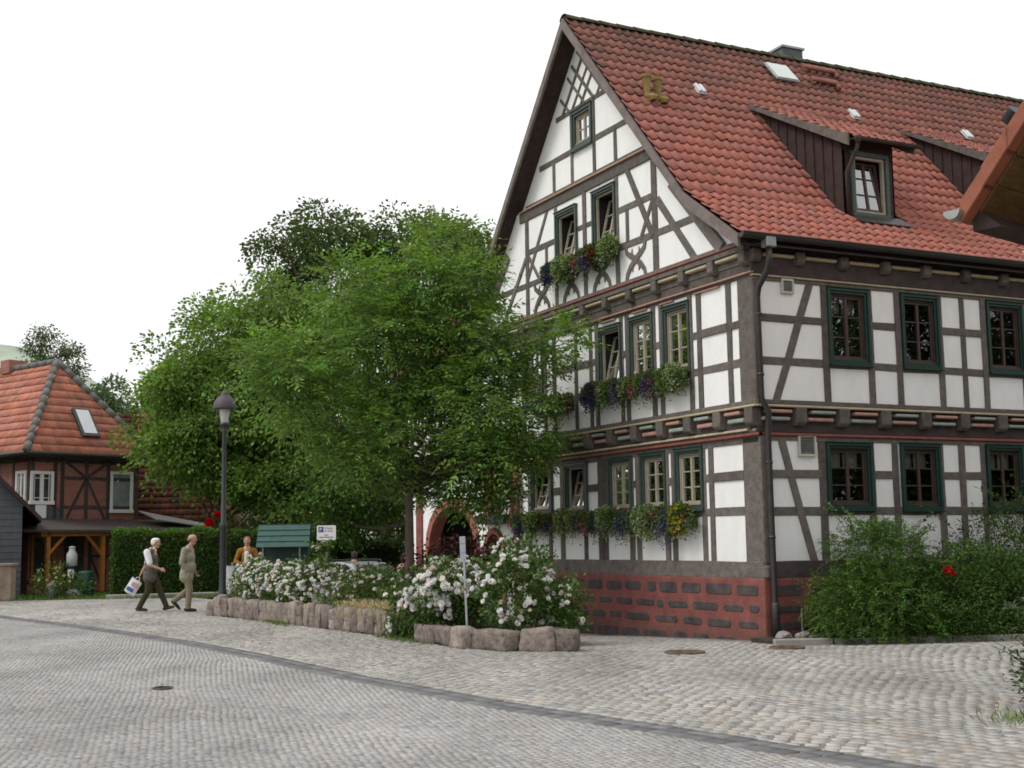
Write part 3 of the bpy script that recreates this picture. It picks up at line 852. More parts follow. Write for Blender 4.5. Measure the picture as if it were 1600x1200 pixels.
def arch_trim(F, c, w, spring, top, base, t, parent, name='stone_arch'):
    mb = MB(); inn = [(c - w / 2, base)] + arch_pts(c, w, spring, top) + [(c + w / 2, base)]
    out = [(c - w / 2 - t, base)] + arch_pts(c, w + 2 * t, spring, top + t) + [(c + w / 2 + t, base)]
    for i in range(len(inn) - 1):
        mb.hexa([F.p(*inn[i], -0.25), F.p(*inn[i + 1], -0.25), F.p(*out[i + 1], -0.25), F.p(*out[i], -0.25),
                 F.p(*inn[i], 0.05), F.p(*inn[i + 1], 0.05), F.p(*out[i + 1], 0.05), F.p(*out[i], 0.05)])
    return mb.build(name, M['sandstone'], parent)


arch_wall(GE, 8.02, 9.80, -0.4, 3.05, [(8.35, 9.45, 2.0, 2.78)], [(9.18, 0.86, 1.25, 1.70)], 'masonry_wall', 'plaster', HOUSE)
arch_trim(GE, 9.18, 0.80, 1.25, 1.66, 0.2, 0.13, HOUSE)
mb = MB(); GE.box(mb, 8.7, 9.7, -0.3, 1.8, -0.5, -0.3); mb.build('arch_recess', M['inner'], HOUSE)
for (a, b, c, d) in ((8.02, 8.22, -0.4, 3.0),): strip(GE, a, b, c, d, 0.05, 'quoin', 'sandstone', HOUSE, bevel=0.02)
strip(GE, 8.24, 9.66, 2.80, 2.97, 0.14, 'window_hood', 'sandstone', HOUSE, bevel=0.02)
strip(GE, 8.26, 8.38, 1.92, 2.80, 0.05, 'window_jamb', 'sandstone', HOUSE, bevel=0.01)
strip(GE, 9.42, 9.62, 1.86, 2.80, 0.05, 'window_jamb', 'sandstone', HOUSE, bevel=0.01)
mb = MB(); GE.box(mb, 8.36, 9.45, 1.98, 2.8, -0.2, -0.12); mb.build('blind_panel', M['plaster'], HOUSE)
strip(GE, 9.10, 9.30, 2.0, 2.78, -0.06, 'mullion', 'sandstone', HOUSE, w0=-0.13, bevel=0.01)
strip(GE, 8.24, 9.70, 1.86, 1.98, 0.08, 'window_sill', 'sandstone', HOUSE, bevel=0.01)

# --- long side, ground floor
gx = [(1.08, 1.22), (2.04, 2.17), (2.54, 2.66), (3.48, 3.62), (3.94, 4.07), (4.42, 4.52), (5.30, 5.44), (5.86, 5.98), (6.4, 6.53), (7.3, 7.44), (7.9, 8.03), (8.45, 8.58), (9.4, 9.53), (10.1, 10.23), (10.8, 10.93), (11.7, 11.83), (12.4, 12.53)]
WR0 = [(1.22, 2.12, 1.895, 2.925), (2.70, 3.53, 1.885, 2.94), (4.53, 5.36, 1.88, 2.95), (6.5, 7.33, 1.88, 2.95), (8.55, 9.4, 1.88, 2.95), (10.9, 11.7, 1.88, 2.95)]
wall(R0, 0.0, XE, 0.88, 3.2, [hole(*w) for w in WR0], 'plaster_wall', 'plaster', HOUSE)
for w in WR0: window(R0, *w, HOUSE, 'green_side', 'sash_brown', curtain=0.30)
for a, b in gx: timber(R0, ((a + b) / 2, 1.14), ((a + b) / 2, 3.0), b - a, 'post', HOUSE)
timber(R0, (0.1, 2.44), (1.12, 2.44), 0.125, 'rail', HOUSE)
timber(R0, (2.12, 2.44), (2.58, 2.44), 0.12, 'rail', HOUSE)
timber(R0, (3.56, 2.44), (4.46, 2.44), 0.12, 'rail', HOUSE)
timber(R0, (5.4, 2.44), (6.45, 2.44), 0.12, 'rail', HOUSE); timber(R0, (7.4, 2.44), (8.5, 2.44), 0.12, 'rail', HOUSE)
timber(R0, (0.1, 1.88), (XE, 1.88), 0.13, 'rail', HOUSE, proud=0.012)
timber(R0, (0.38, 3.0), (0.92, 1.12), 0.125, 'brace', HOUSE)
timber(R0, (0.0, 1.02), (XE, 1.02), 0.25, 'sill_beam', HOUSE, 'timber_dark', proud=0.045)
timber(R0, (0.0, 2.975), (XE, 2.975), 0.07, 'head_beam', HOUSE, proud=0.022)
# --- long side, upper floor
ux = [(1.17, 1.29), (2.06, 2.18), (2.64, 2.75), (3.52, 3.64), (4.03, 4.14), (4.49, 4.60), (5.38, 5.50), (5.9, 6.02), (6.45, 6.57), (7.35, 7.47), (7.9, 8.03), (8.45, 8.58), (9.4, 9.53), (10.1, 10.23), (10.8, 10.93), (11.7, 11.83), (12.4, 12.53)]
WR1 = [(1.28, 2.11, 4.125, 5.325), (2.76, 3.56, 4.135, 5.33), (4.61, 5.44, 4.135, 5.34), (6.55, 7.36, 4.13, 5.34), (8.55, 9.4, 4.13, 5.34), (10.9, 11.7, 4.13, 5.34)]
wall(R1, -0.10, XE, 3.46, 5.95, [hole(*w) for w in WR1], 'plaster_wall', 'plaster', HOUSE)
for i, w in enumerate(WR1): window(R1, *w, HOUSE, 'green_side', 'sash_brown', curtain=0.26 if i == 0 else 0, glass='glass_sky' if i == 0 else 'glass')
for a, b in ux: timber(R1, ((a + b) / 2, 3.53), ((a + b) / 2, 5.40), b - a, 'post', HOUSE)
for a, b in ((0.0, 1.2), (2.15, 2.68), (3.6, 4.52), (5.46, 6.5), (7.42, 8.5)):
    timber(R1, (a, 4.78), (b, 4.78), 0.115, 'rail', HOUSE)
timber(R1, (0.0, 4.125), (XE, 4.125), 0.12, 'rail', HOUSE, proud=0.012)
timber(R1, (0.99, 5.40), (0.24, 3.50), 0.13, 'brace', HOUSE)
strip(R1, -0.12, XE, 5.345, 5.40, 0.03, 'head_beam', 'timber', HOUSE)
strip(R1, -0.14, XE, 5.402, 5.428, 0.065, 'cream_moulding', 'cream', HOUSE)
strip(R1, -0.12, XE, 5.430, 5.70, 0.05, 'wall_plate', 'timber_dark', HOUSE)
strip(R1, -0.12, XE, 5.70, 5.93, 0.02, 'wall_plate', 'timber_dark', HOUSE)
for i, u in enumerate([-0.10] + [0.72 + 0.85 * k for k in range(15)]):
    beam_end(R1, u, 5.60, 5.80, 0.15, 0.16, HOUSE)
    if u + 0.75 < XE: strip(R1, u + 0.13, u + 0.73, 5.705, 5.755, 0.11, 'cream_moulding', 'cream', HOUSE, bevel=0.012)
mb = MB(); mb.prism([Vector((-0.2, -0.08, 5.96)), Vector((-0.2, -0.40, 5.80)), Vector((-0.2, -0.40, 5.83)), Vector((-0.2, -0.08, 5.99))], (XE, 0, 0)); mb.build('eaves_board', M['timber_dark'], HOUSE)

# --- ventilation grilles
for (F, a, b, c, d) in ((R0, 0.69, 1.02, 2.71, 3.035), (R1, 0.41, 0.64, 5.17, 5.395)):
    mb = MB(); t = 0.03
    F.box(mb, a, b, d - t, d, 0, 0.05); F.box(mb, a, b, c, c + t, 0, 0.05); F.box(mb, a, a + t, c + t, d - t, 0, 0.049); F.box(mb, b - t, b, c + t, d - t, 0, 0.049)
    o = mb.build('vent_grille', mat('pale_vent_frame', (.52, .50, .43), .6, .08, 6), HOUSE)
    sb = MB(); n = 8
    for k in range(n):
        z = c + t + (d - c - 2 * t) * (k + 0.5) / n
        sb.hexa([F.p(a + t, z - 0.012, 0.012), F.p(b - t, z - 0.012, 0.012), F.p(b - t, z + 0.016, 0.030), F.p(a + t, z + 0.016, 0.030),
                 F.p(a + t, z - 0.012, 0.018), F.p(b - t, z - 0.012, 0.018), F.p(b - t, z + 0.016, 0.036), F.p(a + t, z + 0.016, 0.036)])
    F.box(sb, a + t, b - t, c + t, d - t, 0.002, 0.008)
    sb.build('louvre', M['zinc'], o)

# --- main roof
X0R = -0.52
RL = XE + 0.3 - X0R
up = [(0, 0), (1.44, 1.01), (5.26, 1.01 + 1.128 * 3.82)]


def dormer_zone(p):
    """the strips of roof that the dormers cover"""
    for x0 in (2.52, 6.20, 10.0):
        if x0 - 0.02 < p.x < x0 + 1.30 and 0.85 < p.y < 2.9: return False
    return True


tiles('roof', (X0R, -0.40, 5.945), (1, 0, 0), RL, (Vector((0, 1, 0)), up), M['tile'], HOUSE, keep=dormer_zone)
ROOF = [c for c in HOUSE.children if c.name.startswith('roof')][0]
tiles('roof_slope', (X0R, 2 * YC + 0.40, 5.945), (1, 0, 0), RL, (Vector((0, -1, 0)), up), M['tile'], ROOF, tw=0.38, course=0.6, ns=5)
mb = MB()
for k in range(int(RL / 0.38)):
    x = X0R + k * 0.38
    n = 8; vs = []
    for xx, r in ((x, 0.125), (x + 0.40, 0.108)):
        for i in range(n + 1):
            t = PI * i / n; vs.append((xx, YC + math.cos(t) * r * 1.1, ZR - 0.055 + math.sin(t) * r * 0.9 + rng.uniform(-0.004, 0.004)))
    mb.add(vs, [(i, i + 1, n + 2 + i, n + 1 + i) for i in range(n)])
mb.build('ridge_cap', M['ridge'], ROOF, fix=False)
# barge boards, verge trim, soffit
for s in (-1, 1):
    prof = [(YC, ZR), (YC + s * 3.82, ZR - 1.128 * 3.82), (YC + s * 5.24, ZR - 1.128 * 3.82 - 0.70 * 1.42)]
    mb = MB(); sf = MB()
    nn = [Vector((0, 0, 1)), Vector((0, s * 0.86, 1.0)), Vector((0, s * 0.70, 1))]
    for i in range(2):
        (y0, z0), (y1, z1) = prof[i], prof[i + 1]
        h = 0.185
        mb.hexa([(X0R - 0.03, y0, z0 - 0.03), (X0R - 0.03, y1, z1 - 0.03), (X0R - 0.03, y1, z1 - h - 0.03), (X0R - 0.03, y0, z0 - h - 0.06),
                 (X0R + 0.02, y0, z0 - 0.03), (X0R + 0.02, y1, z1 - 0.03), (X0R + 0.02, y1, z1 - h - 0.03), (X0R + 0.02, y0, z0 - h - 0.06)])
        o_ = 0.15
        sf.hexa([(X0R + 0.021, y0, z0 - o_), (X0R + 0.021, y1, z1 - o_), (X0R + 0.021, y1, z1 - o_ - 0.03), (X0R + 0.021, y0, z0 - o_ - 0.03),
                 (0.2, y0, z0 - o_), (0.2, y1, z1 - o_), (0.2, y1, z1 - o_ - 0.03), (0.2, y0, z0 - o_ - 0.03)])
        for k in range(26 if i == 0 else 8):          # grooves between the soffit boards are real battens
            f = (k + 0.5) / (26 if i == 0 else 8); y = y0 + (y1 - y0) * f; z = z0 + (z1 - z0) * f - o_ - 0.03
            sf.box((-0.16, y, z), (0.60, 0.012, 0.02))
    mb.build('barge_board', M['barge'], HOUSE)
    sf.build('soffit', M['board'], HOUSE)
# gutter and downpipe
mb = MB(); n = 8; vs = []; r = 0.075
for x in (X0R - 0.04, XE):
    for i in range(n + 1):
        t = PI + PI * i / n; vs.append((x, -0.475 + r * math.cos(t), 5.945 + r * math.sin(t)))
mb.add(vs, [(i, i + 1, n + 2 + i, n + 1 + i) for i in range(n)] + [tuple(range(n + 1)), tuple(range(n + 1, 2 * n + 2))])
mb.tube([(X0R - 0.04, -0.55, 5.95), (XE, -0.55, 5.95)], 0.011, 6)
gut = mb.build('gutter', M['gutter'], HOUSE)
mb = MB()
mb.box((-0.06, -0.475, 5.84), (0.18, 0.16, 0.16)); mb.build('rain_head', M['zinc'], HOUSE, bevel=0.015)
mb = MB()
mb.tube([(-0.06, -0.475, 5.78), (-0.06, -0.47, 5.58), (-0.07, -0.42, 5.42), (-0.10, -0.24, 5.20), (-0.10, -0.20, 5.06), (-0.09, -0.20, 3.55), (0.03, -0.20, 3.35), (0.05, -0.14, 3.05), (0.06, -0.13, 0.5), (0.06, -0.15, 0.0)], 0.047, 12)
for z in (4.8, 3.9, 2.6, 1.5): mb.lathe([(0.055, -0.02), (0.055, 0.02)], (-0.09 if z > 3.4 else 0.057, -0.20 if z > 3.4 else -0.132, z), 12)
mb.lathe([(0.062, -0.3), (0.062, 0.28), (0.05, 0.3)], (0.06, -0.14, 0.25), 12)
mb.build('downpipe', M['gutter'], HOUSE, smooth=True)

# --- dormers
def dormer(x0):
    yf = 0.81; x1 = x0 + 1.08; zf = 8.20
    D = MB()
    # boarded cheeks: triangle between roof slope and dormer roof
    zt = lambda y: zf + (y - yf) * 0.505
    for x in (x0, x1 - 0.03):
        D.prism([(x, yf, roof_z(yf) - 0.1), (x, 3.0, roof_z(3.0) - 0.15), (x, 3.0, zt(3.0) - 0.02), (x, yf, zt(yf) - 0.02)], (0.03, 0, 0))
    b = D; k = 0
    y = yf + 0.03
    while y < 2.75:                                   # cover strips of the boarding
        z0 = roof_z(y) + 0.03; z1 = zt(y) - 0.10
        if z1 > z0: b.box((x0 - 0.012, y, (z0 + z1) / 2), (0.022, 0.028, z1 - z0))
        y += 0.235
    root = D.build('dormer', M['board'], HOUSE)
    f = Fr((0, yf, 0), (1, 0, 0), (0, -1, 0))
    fb = MB()
    for a, c, d, e in ((x0, x0 + 0.14, 6.72, 8.16), (x1 - 0.14, x1, 6.72, 8.16), (x0, x1, 7.93, 8.16), (x0, x1, 6.68, 6.82)):
        f.box(fb, a, c, d, e, -0.06, 0.0 + 0.004 * (d > 7))
    fb.build('front_wall', M['board'], root)
    wb = MB(); u0, u1, v0, v1 = x0 + 0.13, x1 - 0.13, 6.80, 7.93
    t = 0.075
    f.box(wb, u0, u1, v1 - t, v1, -0.03, 0.045); f.box(wb, u0, u1, v0, v0 + t, -0.03, 0.055)
    f.box(wb, u0, u0 + t, v0 + t, v1 - t, -0.03, 0.043); f.box(wb, u1 - t, u1, v0 + t, v1 - t, -0.03, 0.043)
    wb.build('window_casing', M['green'], root, bevel=0.004)
    u0 += t; u1 -= t; v0 += t; v1 -= t
    rb = MB(); f.box(rb, u0, u1, v0, v1, -0.5, -0.45); rb.build('reveal', M['inner'], root)
    fr = MB(); t = 0.045
    f.box(fr, u0, u1, v1 - t, v1, -0.06, 0.0); f.box(fr, u0, u1, v0, v0 + t, -0.06, 0.0); f.box(fr, u0, u0 + t, v0 + t, v1 - t, -0.06, -0.002); f.box(fr, u1 - t, u1, v0 + t, v1 - t, -0.06, -0.002)
    fr.build('window_frame', M['sash_tan'], root)
    sa = MB(); ang = 0.13; u0 += t + .004; u1 -= t + .004; v0 += t + .004; v1 -= t + .004

    def T(u, v, w):
        h = v - v0
        return f.p(u, v0 + h * math.cos(ang), -0.05 + w - h * math.sin(ang))

    def tb(mbx, a, c, d, e, w0, w1): mbx.hexa([T(a, d, w0), T(c, d, w0), T(c, e, w0), T(a, e, w0), T(a, d, w1), T(c, d, w1), T(c, e, w1), T(a, e, w1)])
    t = 0.045
    tb(sa, u0, u1, v1 - t, v1, -.02, .02); tb(sa, u0, u1, v0, v0 + t, -.02, .02); tb(sa, u0, u0 + t, v0 + t, v1 - t, -.02, .018); tb(sa, u1 - t, u1, v0 + t, v1 - t, -.02, .018)
    m_ = (u0 + u1) / 2; tb(sa, m_ - .022, m_ + .022, v0 + t, v1 - t, -.018, .022)
    for r_ in (1, 2):
        vv = v0 + (v1 - v0) * r_ / 3; tb(sa, u0 + t, m_ - .023, vv - .012, vv + .012, -.014, .014); tb(sa, m_ + .023, u1 - t, vv - .012, vv + .012, -.014, .014)
    sa.build('sash', M['sash_brown'], root)
    gl = MB(); gl.quad(T(u0, v0, 0), T(u1, v0, 0), T(u1, v1, 0), T(u0, v1, 0)); gl.build('pane', M['glass_sky'], root, fix=False)
    cu = MB(); n = 24; vs = []
    for i in range(n + 1):
        u = u0 + (u1 - u0) * i / n; w = -0.33 + 0.02 * math.sin(i * 1.7); vs += [f.p(u, v0 - 0.02, w), f.p(u, v1 - 0.18, w)]
    cu.add(vs, [(2 * i, 2 * i + 2, 2 * i + 3, 2 * i + 1) for i in range(n)]); cu.build('curtain', M['curtain'], root, fix=False)
    # lean-to roof of the dormer, its boards, gutter and little downpipe
    yo = yf - 0.28; zo = zf - 0.28 * 0.505
    tiles('dormer_roof', (x0 - 0.10, yo, zo + 0.02), (1, 0, 0), 1.42, (Vector((0, 1, 0)), [(0, 0), (2.83, 2.83 * 0.505)]), M['tile'], root)
    bb = MB()
    for x, w in ((x0 - 0.13, 0.035), (x1 + 0.22, 0.03)):
        bb.prism([(x, yo, zo - 0.14), (x, 3.32, zo + (3.32 - yo) * 0.505 - 0.02), (x, 3.32, zo + (3.32 - yo) * 0.505 + 0.04), (x, yo, zo + 0.055)], (w, 0, 0))
    bb.build('dormer_barge_board', M['timber'], root)
    so = MB(); so.hexa([(x0 - 0.09, yo, zo - 0.04), (x1 + 0.22, yo, zo - 0.04), (x1 + 0.22, 3.1, zo + (3.1 - yo) * 0.505 - 0.04), (x0 - 0.09, 3.1, zo + (3.1 - yo) * 0.505 - 0.04),
                        (x0 - 0.09, yo, zo - 0.01), (x1 + 0.22, yo, zo - 0.01), (x1 + 0.22, 3.1, zo + (3.1 - yo) * 0.505 - 0.01), (x0 - 0.09, 3.1, zo + (3.1 - yo) * 0.505 - 0.01)])
    so.build('dormer_soffit', M['board'], root)
    g = MB(); vs = []; r = 0.055; n = 8
    for x in (x0 - 0.02, x1 + 0.28):
        for i in range(n + 1):
            t = PI + PI * i / n; vs.append((x, yo - 0.05 + r * math.cos(t), zo + 0.01 + r * math.sin(t)))
    g.add(vs, [(i, i + 1, n + 2 + i, n + 1 + i) for i in range(n)] + [tuple(range(n + 1)), tuple(range(n + 1, 2 * n + 2))])
    g.build('dormer_gutter', M['timber_dark'], root)
    p = MB(); p.tube([(x0 + 0.04, yo - 0.05, zo - 0.04), (x0 + 0.04, yo - 0.03, zo - 0.16), (x0 + 0.03, yo + 0.06, zo - 0.3), (x0 + 0.01, yf - 0.06, zo - 0.52), (x0 + 0.01, yf - 0.06, 6.86)], 0.033, 8)
    p.lathe([(0.045, 0.0), (0.06, 0.07), (0.06, 0.11)], (x0 + 0.04, yo - 0.05, zo - 0.10), 8)
    p.build('dormer_downpipe', M['timber_dark'], root, smooth=True)
    fl = MB(); fl.hexa([(x0 + 0.08, yf - 0.30, roof_z(yf - 0.30) + 0.05), (x1 + 0.12, yf - 0.30, roof_z(yf - 0.30) + 0.05), (x1 + 0.12, yf - 0.003, 6.84), (x0 + 0.08, yf - 0.003, 6.84),
                        (x0 + 0.08, yf - 0.30, roof_z(yf - 0.30) + 0.064), (x1 + 0.12, yf - 0.30, roof_z(yf - 0.30) + 0.064), (x1 + 0.12, yf - 0.003, 6.855), (x0 + 0.08, yf - 0.003, 6.855)])
    fl.build('flashing', M['gutter'], root)


for x in (2.55, 6.22, 10.0): dormer(x)

# --- chimney, skylight, vents, hatch, flue on the roof
mb = MB(); mb.box((4.98, 5.25, 11.24), (0.52, 0.52, 0.66)); ch = mb.build('chimney', M['slate'], HOUSE, bevel=0.01)
mb = MB(); mb.box((4.98, 5.25, 11.59), (0.58, 0.58, 0.045)); mb.build('chimney_cap', M['zinc'], ch)
SL = math.atan(1.128)
M['vent'] = mat('off_white_vent', (.56, .57, .58), .5, .06, 6)


def on_roof(x, y, lift=0.0):
    n = Vector((0, -math.sin(SL), math.cos(SL)))
    return Vector((x, y, roof_z(y))) + n * lift


def slab(mb, x, y, sx, sl, th, lift):
    mb.box(on_roof(x, y, lift + th / 2), (sx, sl, th), rx=SL)


mb = MB(); slab(mb, 4.05, 4.27, 0.56, 0.62, 0.05, 0.045)
sk = mb.build('skylight', M['zinc'], HOUSE, bevel=0.01)
mb = MB(); slab(mb, 4.05, 4.27, 0.50, 0.56, 0.012, 0.098); mb.build('skylight_pane', mat('milky_skylight', (0.55, 0.60, 0.56), 0.25, 0.06, 4), sk)
for x, y in ((1.49, 3.41), (5.11, 3.42), (8.03, 3.37)):
    mb = MB(); c = on_roof(x, y, 0.07)
    for s in (-1, 1): slab(mb, x + s * 0.047, y, 0.07, 0.27, 0.05, 0.05)
    slab(mb, x, y, 0.19, 0.30, 0.02, 0.03)
    mb.build('vent_tile', M['vent'], HOUSE, bevel=0.015)
mb = MB()      # two short tiled snow-guard steps beside the skylight
for y, x, w in ((4.55, 5.22, 0.86), (4.20, 5.05, 0.66)):
    slab(mb, x, y, w, 0.16, 0.07, 0.07); slab(mb, x + w / 2 - 0.05, y - 0.06, 0.09, 0.24, 0.10, 0.03); slab(mb, x - w / 2 + 0.04, y - 0.03, 0.07, 0.16, 0.07, 0.03)
mb.build('roof_step', M['tile_plain'], HOUSE, bevel=0.02)
mb = MB(); c = on_roof(9.98, 4.03, 0.0); mb.tube([c, c + Vector((0, -0.25, 0.22))], 0.17, 14); mb.build('flue', M['metal_dark'], HOUSE)
# ================================================================== ANNEXE BEHIND THE TREE
AN = empty('half_timbered_annexe', (0, 0, 0), 0, 'white wing with red sandstone archway joining the big house behind the ash tree', 'building')
A0 = Fr((0.12, 0, 0), (0, 1, 0), (-1, 0, 0)); A1 = Fr((0.04, 0, 0), (0, 1, 0), (-1, 0, 0))
arch_wall(A0, 9.74, 14.25, -0.6, 3.1, [], [(11.75, 2.7, 1.35, 2.35)], 'masonry_wall', 'plaster', AN, step=0.09)
arch_trim(A0, 11.75, 2.6, 1.35, 2.30, -0.4, 0.22, AN)
mb = MB()
for q in ((9.9, 13.6, -.6, 3.0, -2.4, -2.3), (10.2, 10.3, -.6, 3.0, -2.3, -.3), (13.2, 13.3, -.6, 3.0, -2.3, -.3), (10.2, 13.3, 2.6, 2.7, -2.3, -.3)): A0.box(mb, *q)
mb.build('arch_recess', M['inner'], AN)
strip(A0, 13.35, 14.25, -0.6, 0.95, 0.06, 'plinth', 'redstone', AN)
strip(A0, 13.5, 13.85, 0.95, 3.0, 0.05, 'pier', 'redstone', AN)
strip(A0, 9.74, 14.25, 3.02, 3.06, 0.09, 'red_moulding', 'redline', AN); strip(A0, 9.74, 14.25, 3.09, 3.13, 0.11, 'cream_moulding', 'cream', AN)
strip(A0, 9.74, 14.25, 3.135, 3.43, 0.06, 'jetty_beam', 'timber', AN)
for k in range(5):
    u = 9.9 + 0.85 * k; beam_end(A0, u, 3.16, 3.43, 0.2, 0.2, AN)
    strip(A0, u + 0.17, u + 0.66, 3.25, 3.31, 0.14, 'filler_moulding', 'rose' if k % 2 else 'sage', AN)
wall(A1, 9.74, 14.25, 3.43, 5.6, [], 'plaster_wall', 'plaster', AN)
u = 9.9
while u < 14.2:
    timber(A1, (u, 3.45), (u, 5.5), 0.12, 'post', AN); u += rng.uniform(0.5, 0.75)
for v in (3.50, 4.1, 4.75, 5.5): timber(A1, (9.74, v), (14.25, v), 0.12, 'rail', AN, proud=0.013)
tiles('roof', (-0.35, 14.4, 5.55), (0, -1, 0), 4.65, (Vector((1, 0, 0)), [(0, 0), (3.6, 3.6)]), M['tile'], AN, tw=0.22, course=0.33)
mb = MB(); mb.prism([(0.05, 14.25, 5.5), (3.2, 14.25, 8.9), (6.4, 14.25, 5.5)], (0, -0.2, 0)); mb.build('gable_wall', M['plaster'], AN)
strip(Fr((-0.30, 0, 0), (0, 1, 0), (-1, 0, 0)), 9.8, 14.3, 5.42, 5.52, 0.08, 'gutter', 'gutter', AN)

# wrought-iron bracket with a dark trough in front of the blind window
t = empty('iron_sign_bracket', (0, 0, 0), 0, 'wrought-iron scroll bracket with dark hanging board in front of the blind window', 'sign')
mb = MB()
x = -0.22
mb.tube([(x, 8.05, 2.29), (x, 9.55, 2.29)], 0.018, 6)
for k in range(6): mb.tube([(x, 8.2 + 0.25 * k, 2.06), (x, 8.2 + 0.25 * k, 2.29)], 0.010, 5)
for yy in (8.06, 9.54): mb.tube([(x, yy, 2.29), (0.0, yy, 2.29)], 0.016, 6)
mb.tube([(x, 8.06 + s, 2.31 + 0.36 * (1 - (s / 0.75)) ** 2) for s in np.linspace(0, 0.75, 9)], 0.013, 5)
for cy, cz, r, ph in ((8.22, 2.62, 0.06, 0.0), (8.62, 2.46, 0.05, 1.0)):
    mb.tube([(x, cy + r * (1 - k / 22) * math.cos(k * 0.45 + ph), cz + r * (1 - k / 22) * math.sin(k * 0.45 + ph)) for k in range(20)], 0.009, 5)
mb.build('scroll_bracket', M['metal_dark'], t)
mb = MB(); mb.box((x - 0.02, 8.85, 1.96), (0.16, 1.36, 0.18)); mb.build('board', M['metal_dark'], t, bevel=0.01)

# ================================================================== GROUND
mb = MB(); mb.quad((-700, -700, -0.62), (700, -700, -0.62), (700, 700, -0.62), (-700, 700, -0.62))
prop(mb.build('ground', M['lawn'], fix=False), kind='structure')

STRIP = [(-9.9, 20.0), (-9.16, 15.63), (-8.35, 11.6), (-7.72, 7.94), (-7.28, 4.6), (-7.05, 1.91), (-6.88, -1.51), (-6.54, -4.85), (-6.07, -7.22), (-5.80, -9.1), (-5.4, -12.0)]
SX = np.array([p[0] for p in STRIP]); SY = np.array([p[1] for p in STRIP])


def strip_x(y): return np.interp(y, SY[::-1], SX[::-1])


# joint bed under the setts, shaped like the square
nx, ny = 90, 110
gx_ = np.linspace(-34, 9, nx); gy_ = np.linspace(-24, 38, ny)
GX, GY = np.meshgrid(gx_, gy_)
V = np.stack([GX.ravel(), GY.ravel(), (gz(GX, GY) - 0.0025).ravel()], 1)
ii, jj = np.meshgrid(np.arange(nx - 1), np.arange(ny - 1)); b = (jj * nx + ii).ravel()
prop(np_mesh('sand_bed', V, np.stack([b, b + 1, b + nx + 1, b + nx], 1), M['joint'], smooth=True), kind='structure')


def in_view(x, y, dmin, dmax, margin=2.0):
    dx = x - CAM.x; dy = y - CAM.y
    dep = 0.4423 * dx + 0.8969 * dy; lat = 0.8969 * dx - 0.4423 * dy
    return (dep > dmin) & (dep < dmax) & (np.abs(lat) < 0.40 * dep + margin)


def setts(name, p, W, sag, region, base, warm, rot, gap=0.010, tall=0.012, dv=0.10):
    """segmental-arc paving, one stone after the other"""
    n1 = int(75 / p)
    i, j = np.meshgrid(np.arange(-n1, n1), np.arange(-n1, n1))
    i = i.ravel(); j = j.ravel()
    u = (i + 0.5 * (j % 2)) * p + rng.normal(0, p * 0.09, i.shape); v = j * p
    fr = (u / W) % 1.0
    s = sag * (1 - (2 * fr - 1) ** 2); ds = sag * (-4 * (2 * fr - 1)) / W
    v = v + s + rng.normal(0, p * 0.055, i.shape) + .05 * np.sin(u * 1.1) + .012 * np.sin(v * 2.3 + u)
    ang = np.arctan(ds) + rng.normal(0, 0.09, i.shape)
    c, sn = math.cos(rot), math.sin(rot)
    x = -6 + u * c - v * sn; y = 5 + u * sn + v * c; ang = ang + rot
    k = region(x, y); x, y, ang = x[k], y[k], ang[k]
    n = len(x)
    hx = (p - gap) / 2 * rng.uniform(0.82, 1.08, n); hy = (p - gap) / 2 * rng.uniform(0.86, 1.05, n)
    ca, sa = np.cos(ang), np.sin(ang)
    h = tall * rng.uniform(0.55, 1.25, n); tx = rng.normal(0, 0.022, n); ty = rng.normal(0, 0.022, n)
    V = []
    for (ex, ey, sc, top) in ((-1, -1, 1, 0), (1, -1, 1, 0), (1, 1, 1, 0), (-1, 1, 1, 0), (-1, -1, .92, 1), (1, -1, .92, 1), (1, 1, .92, 1), (-1, 1, .92, 1)):
        jx = rng.uniform(0.86, 1.06, n); jy = rng.uniform(0.86, 1.06, n)
        lx = ex * hx * sc * jx; ly = ey * hy * sc * jy
        X = x + lx * ca - ly * sa; Y = y + lx * sa + ly * ca
        Z = gz(X, Y) + (h + lx * tx + ly * ty if top else -0.014)
        V.append(np.stack([X, Y, Z], 1))
    V = np.stack(V, 1).reshape(-1, 3)
    f = np.array([(4, 5, 6, 7), (0, 1, 5, 4), (1, 2, 6, 5), (2, 3, 7, 6), (3, 0, 4, 7)])
    F = (np.arange(n)[:, None, None] * 8 + f[None]).reshape(-1, 4)
    t = (1 + dv * rng.normal(size=n)).clip(0.6, 1.4)
    w = rng.random(n)
    r2 = np.random.default_rng(5); low = np.zeros(n)                  # stains and worn patches
    for wl, am in ((7.0, .045), (3.4, .04), (1.7, .035), (.8, .025)):
        for _ in range(3):
            th = r2.uniform(0, 2 * PI); low += am * np.sin((x * math.cos(th) + y * math.sin(th)) * 2 * PI / wl + r2.uniform(0, 6) + .8 * np.sin(x * .7 + y * .9))
    t = t * (1 + low)
    C = np.array(base)[None] * t[:, None]
    C = np.where((w < 0.16)[:, None], C * np.array(warm)[None], C)
    C = np.where((w > 0.93)[:, None], C * np.array([0.80, 0.82, 0.86])[None], C)
    return prop(np_mesh(name, V, F, M['setts'], None, np.repeat(C, 8, 0)), kind='structure')


def free(x, y): return ~((x > 0.0) & (y > -0.03)) & ~((y > -1.0 - 0.42 * (x + 0.45)) & (x > -0.35))


